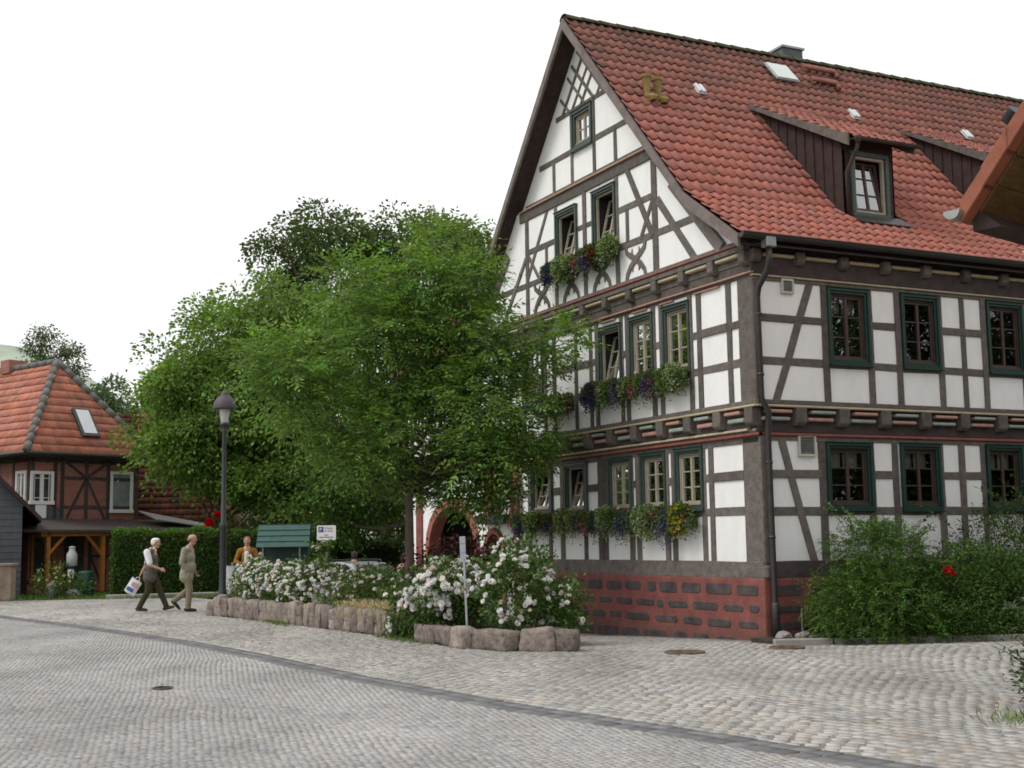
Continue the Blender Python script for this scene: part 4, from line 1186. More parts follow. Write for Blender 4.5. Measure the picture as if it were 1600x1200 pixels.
setts('road', 0.066, 2.4, 0.11, lambda x, y: in_view(x, y, 7.4, 37) & (x < strip_x(y) - 0.20), (0.375, 0.365, 0.358), (1.06, 0.98, 0.92), 0.25, gap=0.005, tall=0.0022, dv=0.075)
setts('pavement', 0.135, 2.3, 0.28, lambda x, y: in_view(x, y, 7.4, 42) & (x > strip_x(y) + 0.20) & free(x, y), (0.40, 0.383, 0.36), (1.06, 0.98, 0.90), -0.30, gap=0.010, tall=0.004, dv=0.085)
# dark two-row strip between the two pavings
V = []; F = []; C = []; nb = 0
ys = -11.5
while ys < 19:
    for row in (-0.09, 0.09):
        x0 = float(strip_x(ys)) + row; L = rng.uniform(0.17, 0.25); a = math.atan2(float(strip_x(ys + 0.3) - strip_x(ys - 0.3)), 0.6)
        mbp = MB(); mbp.box((x0, ys, -0.007), (0.168, L - 0.012, 0.03), rz=-a + rng.normal(0, 0.02))
        P = np.array(mbp.v); P[4:, :2] = (P[4:, :2] - [x0, ys]) * 0.93 + [x0, ys]
        P[4:, 2] += rng.uniform(-0.004, 0.001)
        V.append(P); F.append(np.array(mbp.f) + nb); nb += 8; C.append(np.tile(np.array([0.185, 0.18, 0.185]) * rng.uniform(0.75, 1.2), (8, 1)))
    ys += 0.21
prop(np_mesh('paving_strip', np.concatenate(V), np.concatenate(F), M['setts'], None, np.concatenate(C)), kind='structure')

# lawn verge in front of the hedge, kerbs
mb = MB(); pts = [at(-15.6, 38.2, 0.012), at(-11.0, 38.6, 0.012), at(-6.2, 37.6, 0.012), at(-6.0, 39.2, 0.012), at(-5.5, 60, 0.012), at(-30, 60, 0.012), at(-30, 38.2, 0.012)]
mb.add(pts, [tuple(range(len(pts)))]); prop(mb.build('lawn', M['lawn'], fix=False), kind='structure')
P = []; n = 9000
lat = rng.uniform(-19, -6, n); dep = rng.uniform(38.0, 41.5, n)
P = np.array([at(a, d, 0.0) for a, d in zip(lat, dep)])
cd = Cards(); cd.put(*leaf_cards(P, np.stack([rng.normal(0, .35, n), rng.normal(0, .35, n), np.ones(n)], 1), rng.uniform(.05, .16, n), 0.02, tint((0.10, 0.17, 0.035), n, .3)))
prop(cd.build('grass', M['leaf_shrub'], None), kind='stuff')
mb = MB()
a = at(-11.9, 38.3); b = at(-8.2, 39.6)
for k in range(5):
    p = a.lerp(b, (k + 0.5) / 5); d = (b - a); mb.box(p + Vector((0, 0, 0.05)), (d.length / 5 - 0.015, 0.16, 0.16), rz=math.atan2(d.y, d.x) + rng.normal(0, .01))
prop(mb.build('kerb', M['concrete'], bevel=0.02), kind='structure')
mb = MB()
a = Vector((-0.40, -0.66, 0)); b = Vector((7.5, -3.95, 0)); d = b - a
for k in range(10):
    p = a.lerp(b, (k + 0.5) / 10); mb.box(p + Vector((0, 0, 0.0)), (d.length / 10 - 0.02, 0.13, 0.16), rz=math.atan2(d.y, d.x) + rng.normal(0, .008))
prop(mb.build('bed_kerb', M['concrete'], bevel=0.015), kind='structure')
mb = MB(); mb.prism([(-0.34, -0.66, 0.03), (7.5, -3.9, 0.03), (9, -0.07, 0.06), (-0.34, -0.07, 0.06)], (0, 0, -0.06)); prop(mb.build('planting_soil', M['soil'], fix=True), kind='structure')


def manhole(p, r, label):
    mb = MB(); z = float(gz(p[0], p[1]))
    mb.lathe([(r, -0.02), (r, 0.022), (r * 0.93, 0.026), (r * 0.92, 0.018), (r * 0.15, 0.018), (r * 0.13, 0.024), (0.001, 0.024)], (0, 0, 0), 28)
    for k in range(4):
        for s in (0.35, 0.65): mb.box((r * s * math.cos(k * PI / 2), r * s * math.sin(k * PI / 2), 0.019), (0.10, 0.05, 0.008), rz=k * PI / 2)
    o = mb.build('manhole_cover', mat('rusty_iron', (0.125, 0.085, 0.06), 0.7, 0.35, 9, 0.3, 40)); o.location = (p[0], p[1], z)
    return prop(o, label, 'manhole cover')


manhole((-2.13, -1.04), 0.27, 'large round rusty manhole cover in the setts before the gable plinth')
manhole((-0.62, -1.25), 0.24, 'round manhole cover beside the kerb under the downpipe')
manhole((-9.0, -1.47), 0.10, 'small iron valve cover set in the fine grey setts')

# ================================================================== HILLS
def hill(name, c_lat, c_dep, w, dpt, h, col, seed):
    r = np.random.default_rng(seed); nx, ny = 60, 24
    u = np.linspace(-1, 1, nx); v = np.linspace(-1, 1, ny)
    U_, V_ = np.meshgrid(u, v)
    z = h * np.clip(1 - U_ ** 2, 0, 1) ** 0.7 * np.clip(1 - V_ ** 2, 0, 1)
    for f, a in ((3, .10), (7, .05), (17, .02)):
        z = z * (1 + a * np.sin(U_ * f + r.uniform(0, 6)) + a * np.sin(V_ * f * 0.7 + r.uniform(0, 6)))
    z += r.normal(0, h * 0.006, z.shape)
    P = np.array([at(c_lat + a * w, c_dep + b * dpt, 0) for a, b in zip(U_.ravel(), V_.ravel())]); P[:, 2] = z.ravel() - 1.5
    i_, j_ = np.meshgrid(np.arange(nx - 1), np.arange(ny - 1)); b = (j_ * nx + i_).ravel()
    return prop(np_mesh(name, P, np.stack([b, b + 1, b + nx + 1, b + nx], 1), mat('hazy_hill', col, 1.0, 0.25, 0.06), smooth=True), kind='structure')  # distance haze is put into the pale hill colour


hill('hill', -215, 420, 150, 130, 58, (0.34, 0.385, 0.31), 3)
hill('hill', -95, 500, 130, 140, 60, (0.33, 0.38, 0.28), 5)

# ================================================================== BRICK HOUSE ON THE LEFT
E0 = at(-16.10, 43.0)                                         # eaves corner
ex = (at(-12.9, 46.95) - E0); exL = ex.length; ex.normalize()       # along the hip end we see
ey = Vector((-ex.y, ex.x, 0)); ey = ey if ey.dot(at(-1, 0.75) - at(0, 0)) > 0 else -ey   # along the long side
BH = empty('brick_house', E0, math.atan2(ex.y, ex.x), 'red brick timber-framed house with orange hipped tile roof and white windows', 'house')
# local axes: x along the hip end, y along the long side (may be mirrored)
SY_ = 1 if (ex.x * ey.y - ex.y * ey.x) > 0 else -1
ZE, ZT, LY = 4.70, 8.15, 9.0
hw = exL / 2; k2 = 2.45


def L3(x, y, z): return Vector((x, SY_ * y, z))


def hip_tiles(name, o, U, P, length, run, rise, cut0, cut1, parent):
    def keep(p):
        q = p - Vector(o); u = q.dot(Vector(U)); h = q.dot(Vector(P)) / run
        return h < 1.0 and u > cut0 * h - 0.08 and u < length - cut1 * h + 0.08
    return tiles(name, o, U, length, (Vector(P), [(0, 0), (run, rise)]), M['tile_low'], parent, tw=0.30, course=0.36, amp=0.009, keep=keep, ns=5, dv=0.1)


r1 = hip_tiles('roof', L3(0, 0, ZE), (1, 0, 0), (0, SY_, 0), exL, k2, ZT - ZE, hw, hw, BH)
hip_tiles('roof_slope', L3(0, 0, ZE), (0, SY_, 0), (1, 0, 0), LY, hw, ZT - ZE, k2, 0, r1)
mb = MB(); P = [L3(0, 0, ZE - .03), L3(exL, 0, ZE - .03), L3(exL, LY, ZE - .03), L3(0, LY, ZE - .03), L3(hw, k2, ZT - .03), L3(hw, LY, ZT - .03)]
mb.add(P, [(0, 1, 4), (0, 4, 5, 3), (1, 2, 5, 4), (0, 3, 2, 1)]); mb.build('roof_deck', M['tile_plain'], r1)
mb = MB()
for a, b in ((L3(0, 0, ZE), L3(hw, k2, ZT)), (L3(exL, 0, ZE), L3(hw, k2, ZT)), (L3(hw, k2, ZT), L3(hw, LY, ZT))):
    n = 12
    for k in range(n):
        p = a.lerp(b, k / n); q = a.lerp(b, (k + 1.06) / n); mb.tube([p + Vector((0, 0, .03)), q + Vector((0, 0, .03))], [0.135, 0.115], 8)
mb.build('ridge_cap', M['ridge_grey'], r1, smooth=True)
mb = MB()
for a, b in ((L3(-.05, -.06, ZE - .05), L3(exL + .05, -.06, ZE - .05)), (L3(-.06, -.05, ZE - .05), L3(-.06, LY, ZE - .05))): mb.tube([a, b], 0.075, 8)
mb.build('gutter', M['gutter'], BH)
mb = MB(); mb.prism([L3(0, 0, ZE - .16), L3(exL, 0, ZE - .16), L3(exL, LY, ZE - .16), L3(0, LY, ZE - .16)], (0, 0, 0.06)); mb.build('soffit', M['timber_dark'], BH)
o_ = 0.42
mb = MB(); mb.prism([L3(o_, o_, -0.2), L3(exL - o_, o_, -0.2), L3(exL - o_, LY, -0.2), L3(o_, LY, -0.2)], (0, 0, ZE + 0.1)); mb.build('wall', M['brick'], BH)
FE = Fr(BH.matrix_world @ Vector((0, 0, 0)) * 0, (1, 0, 0), (0, -SY_, 0)); FE.o = L3(0, o_, 0)
FL = Fr((0, 0, 0), (0, SY_, 0), (-1, 0, 0)); FL.o = L3(o_, 0, 0)
TB = 'timber_dark'
wl, wr = o_, exL - o_
for u in (wl + 0.08, 1.35, 1.62, 2.55, 3.42, wr - 0.08): timber(FE, (u, 2.35), (u, ZE - 0.15), 0.14, 'post', BH, TB)
for v in (2.42, 2.88, 3.88, 4.45): timber(FE, (1.55, v), (wr, v), 0.12, 'rail', BH, TB, proud=0.012)
timber(FE, (wl, 2.4), (1.6, 2.4), 0.12, 'rail', BH, TB); timber(FE, (wl, 4.45), (1.6, 4.45), 0.12, 'rail', BH, TB)
for a, b in (((1.72, 4.45), (2.55, 3.9)), ((3.40, 4.45), (2.55, 3.9)), ((2.55, 3.9), (1.78, 2.45)), ((2.55, 3.9), (3.32, 2.45))): timber(FE, a, b, 0.10, 'brace', BH, TB)
mb = MB(); FE.box(mb, wl + .15, 1.28, 2.46, 2.86, -.02, .014); FE.box(mb, 1.42, 1.55, 2.46, 2.86, -.02, .014); mb.build('grey_panel', M['slate'], BH)


def white_window(F, a, b, c, d, parent, cols=2, rows=1, pane=None):
    mb = MB(); t = 0.10
    F.box(mb, a, b, d - t, d, -.05, .06); F.box(mb, a - .03, b + .03, c - .02, c + t, -.05, .08); F.box(mb, a, a + t, c + t, d - t, -.05, .058); F.box(mb, b - t, b, c + t, d - t, -.05, .058)
    o = mb.build('window', M['sash_white'], parent, bevel=.005)
    g = MB(); F.box(g, a + t, b - t, c + t, d - t, -.03, .004); g.build('pane', pane or PANE, o)
    s = MB(); w = (b - a - 2 * t) / cols
    for k in range(1, cols): F.box(s, a + t + w * k - .04, a + t + w * k + .04, c + t, d - t, 0, .035)
    for k in range(cols):
        for e in (.18, .82): F.box(s, a + t + w * (k + (e if cols > 1 else e)) - .012, a + t + w * (k + e) + .012, c + t, d - t, .0, .02)
        for e in (.12, .85): F.box(s, a + t + w * k + .02, a + t + w * (k + 1) - .02, c + t + (d - c - 2 * t) * e - .012, c + t + (d - c - 2 * t) * e + .012, .0, .018)
    if cols > 1: s.build('glazing_bar', M['sash_white'], o)
    return o


PANE = mat('dark_reflecting_pane', (0.05, 0.055, 0.06), 0.06, 0.5, 2.5, spec=0.9)
white_window(FE, 0.42, 1.28, 2.98, 4.08, BH, 2)
white_window(FE, 3.5, 4.42, 2.72, 4.16, BH, 1, pane=mat('curtained_pane', (0.26, 0.29, 0.29), 0.12, 0.35, 2.0, spec=0.7))
mb = MB(); FE.box(mb, 0.62, 1.02, 2.5, 2.95, .015, .06); mb.build('white_box', M['white_paint'], BH, bevel=.01)
white_window(FL, 0.62, 1.25, 3.05, 4.1, BH, 2)
white_window(FL, 2.6, 3.4, 3.05, 4.1, BH, 2)
for u in (0.5, 1.45, 2.4, 3.6, 5.0): timber(FL, (u, 2.35), (u, ZE - .15), 0.13, 'post', BH, TB)
for v in (2.42, 3.0, 4.45): timber(FL, (o_, v), (LY, v), 0.12, 'rail', BH, TB, proud=.012)
# skylight
mb = MB(); sl = math.atan2(ZT - ZE, k2)
def hp(u, h, lift): return L3(u, k2 * h, ZE + (ZT - ZE) * h) + Vector((0, -SY_ * math.sin(sl), math.cos(sl))) * lift
def hslab(mb, u0, u1, h0, h1, l0, l1): mb.hexa([hp(u0, h0, l0), hp(u1, h0, l0), hp(u1, h1, l0), hp(u0, h1, l0), hp(u0, h0, l1), hp(u1, h0, l1), hp(u1, h1, l1), hp(u0, h1, l1)])
hslab(mb, 2.32, 3.02, 0.17, 0.47, 0.02, 0.13); sk = mb.build('skylight', M['metal_dark'], BH, bevel=.01)
mb = MB(); hslab(mb, 2.42, 2.93, 0.20, 0.45, 0.13, 0.138); mb.build('skylight_pane', mat('painted_sky_pane', (0.62, 0.64, 0.66), 0.15, 0.05, 2), sk)  # pale pane colour stands in for reflected sky
mb = MB(); mb.box(L3(hw + 0.15, 5.6, ZT + 0.12), (0.75, 0.6, 0.5)); mb.build('chimney', M['brick'], BH)
# porch roof, shop front below
mb = MB()
mb.hexa([L3(-1.2, -1.5, 2.02), L3(exL + 1.9, -1.5, 1.98), L3(exL + 1.9, o_, 2.38), L3(-1.2, o_, 2.42), L3(-1.2, -1.5, 2.10), L3(exL + 1.9, -1.5, 2.06), L3(exL + 1.9, o_, 2.46), L3(-1.2, o_, 2.50)])
po = mb.build('porch_roof', mat('dark_felt_roof', (0.075, 0.06, 0.055), 0.9, 0.3, 5), BH)
mb = MB(); mb.hexa([L3(exL - 0.6, -1.0, 2.42), L3(exL + 2.6, -1.0, 2.02), L3(exL + 2.6, -.1, 2.22), L3(exL - 0.6, 0.1, 2.74), L3(exL - 0.6, -1.0, 2.46), L3(exL + 2.6, -1.0, 2.06), L3(exL + 2.6, -.1, 2.26), L3(exL - 0.6, 0.1, 2.78)])
mb.build('glass_canopy', mat('milky_canopy_glass', (0.36, 0.36, 0.36), 0.35, 0.2, 2), BH)
mb = MB()
for u in (0.12, 2.15): mb.box(L3(u, -1.25, 1.05), (0.13, 0.13, 2.0))
mb.box(L3(1.1, -1.25, 1.95), (2.5, 0.13, 0.14))
for a, b in ((L3(0.12, -1.25, 1.25), L3(0.75, -1.25, 1.9)), (L3(2.15, -1.25, 1.25), L3(1.55, -1.25, 1.9))): mb.tube([a, b], 0.06, 4)
mb.build('porch_frame', M['wood_orange'], BH)
mb = MB(); FE.box(mb, .5, 1.35, .45, 1.95, 0.02, .08); FE.box(mb, .42, 1.43, .35, .45, .0, .12); d_ = mb.build('window', M['wood_orange'], BH)
mb = MB(); FE.box(mb, .6, 1.25, .55, 1.85, .06, .092); mb.build('pane', PANE, d_)
mb = MB(); FE.box(mb, 1.75, 2.5, 0.02, 2.0, 0.02, .05); mb.build('door', M['timber_dark'], BH)
for u in (2.75, 3.35, 4.0): timber(FE, (u, 0), (u, 2.35), .12, 'post', BH, TB)
timber(FE, (2.7, 1.2), (wr, 1.2), .1, 'rail', BH, TB)
for a, b in (((2.8, 1.15), (3.3, .1)),): timber(FE, a, b, .1, 'brace', BH, TB)

# ================================================================== TILED BARN BEHIND, SLATE HOUSE, BEIGE HOUSE
BA = empty('tiled_barn', at(-13.9, 48.5), HEAD, 'low barn with large dark red tiled roof behind hedge and brick house', 'barn')
def keepb(p):
    return p.x < 4.25 - (p.z - 1.7) * 1.02
ba = tiles('roof', (-3.5, 0, 1.75), (1, 0, 0), 8.6, (Vector((0, 1, 0)), [(0, 0), (3.0, 5.0)]), M['tile_old'], BA, tw=0.22, course=0.27, amp=0.016, ns=5, dv=0.16, keep=keepb)
mb = MB(); mb.add([(-3.5, 0.02, 1.70), (4.3, 0.02, 1.70), (-0.8, 3.0, 6.7), (-3.5, 3.0, 6.7)], [(0, 1, 2, 3)]); mb.build('roof_deck', M['tile_plain'], ba)
mb = MB(); mb.prism([(-3.4, 0.4, -.2), (3.8, 0.4, -.2), (3.8, 4, -.2), (-3.4, 4, -.2)], (0, 0, 1.95)); mb.build('wall', M['brick'], BA)
mb = MB(); a = Vector((4.32, 0, 1.73)); b = Vector((-0.8, 3.0, 6.75))
mb.tube([a + Vector((0, 0, .05)), b + Vector((0, 0, .05))], 0.10, 6); mb.build('ridge_cap', M['tile_plain'], ba)

SLH = empty('slate_house', at(-16.10, 40.0), HEAD + .39, 'grey slate-hung shed wall with dark sloping eaves at the left edge', 'house')
mb = MB(); mb.prism([(-4, 0, -.2), (1.0, 0, -.2), (1.0, 0, 2.85), (-4, 0, 8.0)], (0, 4, 0)); mb.build('wall', mat('slate_hanging', (0.085, 0.098, 0.118), .65, .16, 3, .1, 20), SLH)
mb = MB()
z = 0.0
while z < 7:                                                   # courses of hanging slates
    x1 = 1.0 if z < 2.75 else 1.0 - (z - 2.85) / 1.03
    if x1 > -3.9: mb.hexa([(-4, -.02, z), (x1, -.02, z), (x1, -.004, z + .2), (-4, -.004, z + .2), (-4, -.001, z), (x1, -.001, z), (x1, -.001, z + .2), (-4, -.001, z + .2)])
    z += 0.20
mb.build('slate_course', M['slate'], SLH)
mb = MB(); mb.prism([(1.55, -.35, 2.30), (1.55, -.35, 2.45), (-4, -.35, 8.2), (-4, -.35, 7.95)], (0, 4.5, 0)); mb.build('roof', M['board'], SLH)

BE = empty('beige_house', at(-9.9, 56.0), HEAD, 'beige rendered wall under a dark roof showing beside the barn roof', 'house')
mb = MB(); mb.prism([(-3.5, 0, -.2), (0.1, 0, -.2), (0.1, 0, 3.45), (-3.5, 0, 3.45)], (0, 5, 0)); mb.build('wall', M['beige'], BE)
mb = MB(); mb.hexa([(-3.7, -.4, 3.4), (.35, -.4, 3.4), (.35, 5.2, 3.4), (-3.7, 5.2, 3.4), (-3.7, -.4, 3.55), (.35, -.4, 3.55), (-.4, 5.2, 4.9), (-3.7, 5.2, 4.9)]); mb.build('roof', M['board'], BE)

# ================================================================== NEIGHBOUR'S ROOF AT THE RIGHT EDGE
NE0 = at(4.28, 12.0, 0)
na = math.radians(49)                                          # eaves run away to the right
def hd(a): return (at(math.sin(a), math.cos(a)) - at(0, 0)).normalized()
e1 = hd(na); e2 = hd(na + PI / 2)                               # e1: along the eaves, e2: up the slope
NB = empty('neighbour_house', NE0, math.atan2(e1.y, e1.x), 'orange-tiled roof corner with brown boarded soffit jutting in at the right edge', 'house')
sgn = 1 if (e1.x * e2.y - e1.y * e2.x) > 0 else -1
def N3(x, y, z): return Vector((x, sgn * y, z))
zE = 4.58; tn = 1.18; RUN = 2.6
tiles('roof', N3(0.12, 0, zE + .02), (1, 0, 0), 7.0, (Vector((0, sgn, 0)), [(0, 0), (RUN, RUN * tn)]), M['tile_low'], NB, tw=.2, course=.3)
vb = MB()                                                      # verge tiles
for k in range(11):
    h0 = RUN * k / 11 - 0.02; h1 = RUN * (k + 1) / 11 + 0.02; l = 0.012 * (k % 2)
    vb.hexa([N3(-.03 - l, h0, zE + h0 * tn - .15), N3(.16, h0, zE + h0 * tn - .15), N3(.16, h1, zE + h1 * tn - .15), N3(-.03 - l, h1, zE + h1 * tn - .15),
             N3(-.03 - l, h0, zE + h0 * tn + .06), N3(.16, h0, zE + h0 * tn + .06), N3(.16, h1, zE + h1 * tn + .05), N3(-.03 - l, h1, zE + h1 * tn + .05)])
vb.build('verge_tile', M['tile_low2'] if 'tile_low2' in M else mat('orange_verge_tile', (0.27, 0.085, 0.048), .7, .25, 4, .2, 20), NB, bevel=.008)
sb = MB()
for k in range(13):                                            # boards of the soffit
    y0 = RUN * k / 13 + .10; y1 = RUN * (k + 1) / 13 + .10 - .012
    sb.hexa([N3(.12, y0, zE + y0 * tn - .20), N3(1.9, y0, zE + y0 * tn - .20), N3(1.9, y1, zE + y1 * tn - .20), N3(.12, y1, zE + y1 * tn - .20),
             N3(.12, y0, zE + y0 * tn - .16), N3(1.9, y0, zE + y0 * tn - .16), N3(1.9, y1, zE + y1 * tn - .16), N3(.12, y1, zE + y1 * tn - .16)])
sb.build('soffit', mat('brown_soffit_boards', (0.125, 0.064, 0.023), .6, .4, 5, .2, 24, stretch=(1, 4, 4)), NB)
g = MB(); vs = []; r = .085; n = 8
for x in (-.10, 7.0):
    for i in range(n + 1):
        t = PI + PI * i / n; q = N3(x, -.07 + r * math.cos(t), zE - .05 + r * math.sin(t)); vs.append(q)
g.add(vs, [(i, i + 1, n + 2 + i, n + 1 + i) for i in range(n)] + [tuple(range(n + 1)), tuple(range(n + 1, 2 * n + 2))])
g.build('gutter', M['zinc'], NB)
g = MB(); g.hexa([N3(.12, .02, zE - .24), N3(6, .02, zE - .24), N3(6, .30, zE - .24), N3(.12, .30, zE - .24), N3(.12, .02, zE - .02), N3(6, .02, zE - .02), N3(6, .06, zE - .02), N3(.12, .06, zE - .02)]); g.build('eaves_board', M['board'], NB)
g = MB()
vs = []
for k in range(121): x = .14 + .035 * k; vs += [N3(x, .035, zE + .03), N3(x, .10, zE - .06 - .045 * abs(math.sin(x * 7.0)))]
g.add(vs, [(2 * k, 2 * k + 1, 2 * k + 3, 2 * k + 2) for k in range(120)])
g.build('tile_underside', M['concrete'], NB)
g = MB(); g.prism([N3(1.95, .75, 0), N3(6.5, .75, 0), N3(6.5, 5, 0), N3(1.95, 5, 0)], (0, 0, 4.9)); g.build('wall', M['board'], NB)
g = MB(); g.prism([N3(1.95, .75, 4.9), N3(1.95, 5, 4.9), N3(1.95, 2.9, 7.4)], (4.5, 0, 0)); g.build('gable_wall', M['board'], NB)
tiles('roof_slope', N3(0.12, 2 * RUN, zE + .02), (1, 0, 0), 7.0, (Vector((0, -sgn, 0)), [(0, 0), (RUN, RUN * tn)]), M['tile_low'], NB, tw=.4, course=.6, ns=5)

# ================================================================== STONE WALL, HEDGES, FENCE
SW = empty('stone_wall', at(-15.2, 38.3), HEAD, 'short beige sandstone garden wall end at the left edge', 'wall')
mb = MB(); mb.box((-1.2, 0, .5), (3.6, .45, 1.0)); mb.build('masonry', M['stonewall'], SW, bevel=.04, seg=2)
mb = MB(); mb.box((-1.2, 0, 1.04), (3.7, .52, .09)); mb.build('coping', M['stonewall'], SW, bevel=.02)


def hedge(name, pts, w, h, label, n=16000, col=(0.055, 0.105, 0.020), group=None):
    """clipped hedge along a line of ground points"""
    root = empty(name, pts[0], 0, label, 'hedge', group); o = Vector(pts[0])
    cd = Cards(); core = MB(); tot = sum((Vector(pts[i + 1]) - Vector(pts[i])).length for i in range(len(pts) - 1))
    for i in range(len(pts) - 1):
        a = Vector(pts[i]) - o; b = Vector(pts[i + 1]) - o; d = (b - a); L = d.length; d.normalize(); s = Vector((-d.y, d.x, 0))
        c = (a + b) / 2; core.box((c.x, c.y, h * .46), (L - .1, w * .8, h * .9), rz=math.atan2(d.y, d.x))
        m = int(n * L / tot); t = rng.uniform(-.02, L, m); f = rng.random(m)
        side = np.where(f < .36, -1, np.where(f < .72, 1, 0))
        off = np.where(side != 0, side * (w / 2 + rng.normal(0, .025, m)), rng.uniform(-w / 2, w / 2, m))
        zz = np.where(side != 0, rng.uniform(0.03, h, m), h + rng.normal(0, .03, m))
        e = rng.random(m) < .10; t = np.where(e, np.where(rng.random(m) < .5, 0, L) + rng.normal(0, .03, m), t); off = np.where(e, rng.uniform(-w / 2, w / 2, m), off); zz = np.where(e, rng.uniform(.03, h, m), zz)
        bump = 0.05 * np.sin(t * 3.1) + 0.04 * np.sin(t * 7.7 + 1)
        P = np.array(a)[None] + np.array(d)[None] * t[:, None] + np.array(s)[None] * (off + side * bump)[:, None] + np.array([0, 0, 1.0])[None] * (zz + (side == 0) * bump)[:, None]
        N_ = np.array(s)[None] * side[:, None] + np.array([0, 0, 1.0])[None] * (side == 0)[:, None] + rng.normal(0, .6, (m, 3)) + np.array([0, 0, .3])
        c0 = tint(col, m, .22)
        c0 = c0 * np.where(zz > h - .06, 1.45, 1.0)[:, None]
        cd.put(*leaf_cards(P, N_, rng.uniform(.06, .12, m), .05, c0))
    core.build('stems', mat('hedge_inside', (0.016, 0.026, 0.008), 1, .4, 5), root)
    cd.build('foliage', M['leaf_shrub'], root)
    return root


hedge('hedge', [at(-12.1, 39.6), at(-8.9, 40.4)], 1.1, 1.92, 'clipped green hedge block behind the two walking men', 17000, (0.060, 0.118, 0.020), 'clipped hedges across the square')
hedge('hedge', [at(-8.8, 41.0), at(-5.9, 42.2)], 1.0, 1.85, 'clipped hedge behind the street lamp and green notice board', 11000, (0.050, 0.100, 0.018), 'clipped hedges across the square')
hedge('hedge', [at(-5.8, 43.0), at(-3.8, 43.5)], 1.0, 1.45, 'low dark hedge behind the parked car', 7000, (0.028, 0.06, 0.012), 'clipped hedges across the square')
FN = empty('board_fence', at(-4.6, 44.5), HEAD, 'dark board fence in the shade between car and archway', 'fence')
mb = MB()
for k in range(22): mb.box((0.16 * k, rng.normal(0, .004), .75), (.15, .03, 1.5 + rng.normal(0, .01)))
mb.build('boards', M['timber_dark'], FN)
mb = MB(); mb.box((1.75, .04, .4), (3.5, .05, .1)); mb.box((1.75, .04, 1.2), (3.5, .05, .1)); mb.build('rail', M['timber_dark'], FN)
# ================================================================== TREES
def ground(lat, dep): p = at(lat, dep, 0); p.z = float(gz(p.x, p.y)); return p


tree('ash_tree', Vector((-3.38, 5.6, 0.1)), 2.9, 0.082,
     [(0.74, 6.72, 0.52), (0.25, 6.1, 0.40), (1.05, 6.05, 0.45), (0.70, 5.50, 0.80), (-0.86, 5.85, 0.62), (-0.35, 5.2, 0.6), (-0.30, 4.45, 1.0), (-1.75, 4.65, 0.60), (-1.95, 3.9, 0.45), (-1.40, 3.45, 0.58), (-0.25, 3.25, 0.75), (1.42, 4.95, 0.58),
      (0.75, 4.2, 0.75), (1.55, 3.95, 0.74), (2.25, 4.50, 0.32), (2.65, 4.90, 0.16), (1.95, 3.35, 0.48), (0.85, 2.95, 0.50), (-0.75, 2.95, 0.35), (1.25, 2.95, 0.36), (-2.2, 4.6, .3), (1.05, 2.42, .46), (1.75, 2.85, .46), (.40, 2.40, .40), (2.15, 3.25, .40), (1.5, 2.3, .3)],
     'young ash tree with pinnate leaves growing in the rose bed before the gable', ll=0.125, lw=0.042, dens=52, clump=0.23, per=23, depth=1.5, col=(0.142, 0.242, 0.054), droop=0.24, tonev=0.24, k=7, zf=.42, para=.12, rise=.38, shell=(.62, 1.08))

G1_ = 'large trees behind the square'
tree('lime_tree', ground(-7.8, 44.0), 5.0, 0.26,
     [(-0.22, 9.9, 1.45), (-2.05, 9.1, 1.55), (-3.35, 8.0, 1.08), (-2.38, 6.7, 1.95), (-3.85, 5.8, 1.0), (-0.43, 7.1, 2.1), (-2.8, 5.5, 1.0), (-1.3, 5.0, 1.65), (0.65, 4.3, 1.9), (0.86, 8.6, 1.7), (-4.15, 7.3, 0.6), (2.16, 6.06, 1.7), (1.6, 9.3, 1.2), (-1.4, 8.1, 1.2), (-2.7, 5.0, 1.1), (-0.5, 5.7, 1.3), (-3.0, 7.2, .9)],
     'broad light green tree between the brick house and the young ash', group=G1_, leaf='card', ll=0.165, lw=0.105, dens=11, clump=0.44, per=190, zf=.42, depth=2.6, col=(0.146, 0.240, 0.050), tonev=0.24)
tree('walnut_tree', ground(-5.7, 58.0), 9.0, 0.4,
     [(-2.57, 16.2, 1.6), (-4.4, 15.8, 1.0), (0.57, 15.4, 1.75), (2.85, 15.0, 1.55), (-3.71, 14.6, 1.6), (-1.14, 13.8, 2.2), (4.1, 14.5, 0.95), (2.28, 12.9, 2.2), (-4.56, 13.7, 1.1), (-1.2, 15.6, 1.0), (4.6, 12.8, 1.3), (4.9, 14.9, .9), (3.4, 15.7, 1.0), (1.6, 16.2, 1.1)],
     'tall dark tree whose crown rises above all the others', group=G1_, leaf='card', ll=0.20, lw=0.13, dens=6.5, clump=0.56, per=190, zf=.42, depth=3, col=(0.090, 0.135, 0.038), tonev=0.26)
tree('alder_tree', ground(-2.6, 41.0), 3.2, 0.22,
     [(-1.9, 3.5, 1.4), (-0.6, 4.6, 1.6), (-2.9, 4.4, 1.2), (0.6, 5.0, 1.5), (-1.6, 6.3, 1.5), (0.2, 6.8, 1.5), (-2.7, 2.9, .9), (1.4, 3.7, 1.1), (-0.2, 3.1, 1.1)],
     'shady dark green tree above the parked car and the fence', group=G1_, leaf='card', ll=0.15, lw=0.095, dens=9, clump=0.42, per=140, zf=.42, depth=2, col=(0.066, 0.125, 0.022), tonev=0.26)
tree('plum_tree', ground(-10.4, 45.5), 2.8, 0.16,
     [(-0.4, 4.9, 1.15), (1.5, 4.8, 1.2), (-1.5, 5.9, 1.0), (0.6, 5.8, 1.2), (2.6, 4.4, 1.1)],
     'lower leafy tree hanging over the right part of the barn roof', group=G1_, leaf='card', ll=0.145, lw=0.095, dens=10, clump=0.42, per=150, zf=.42, depth=1.2, col=(0.112, 0.20, 0.036), tonev=0.24)
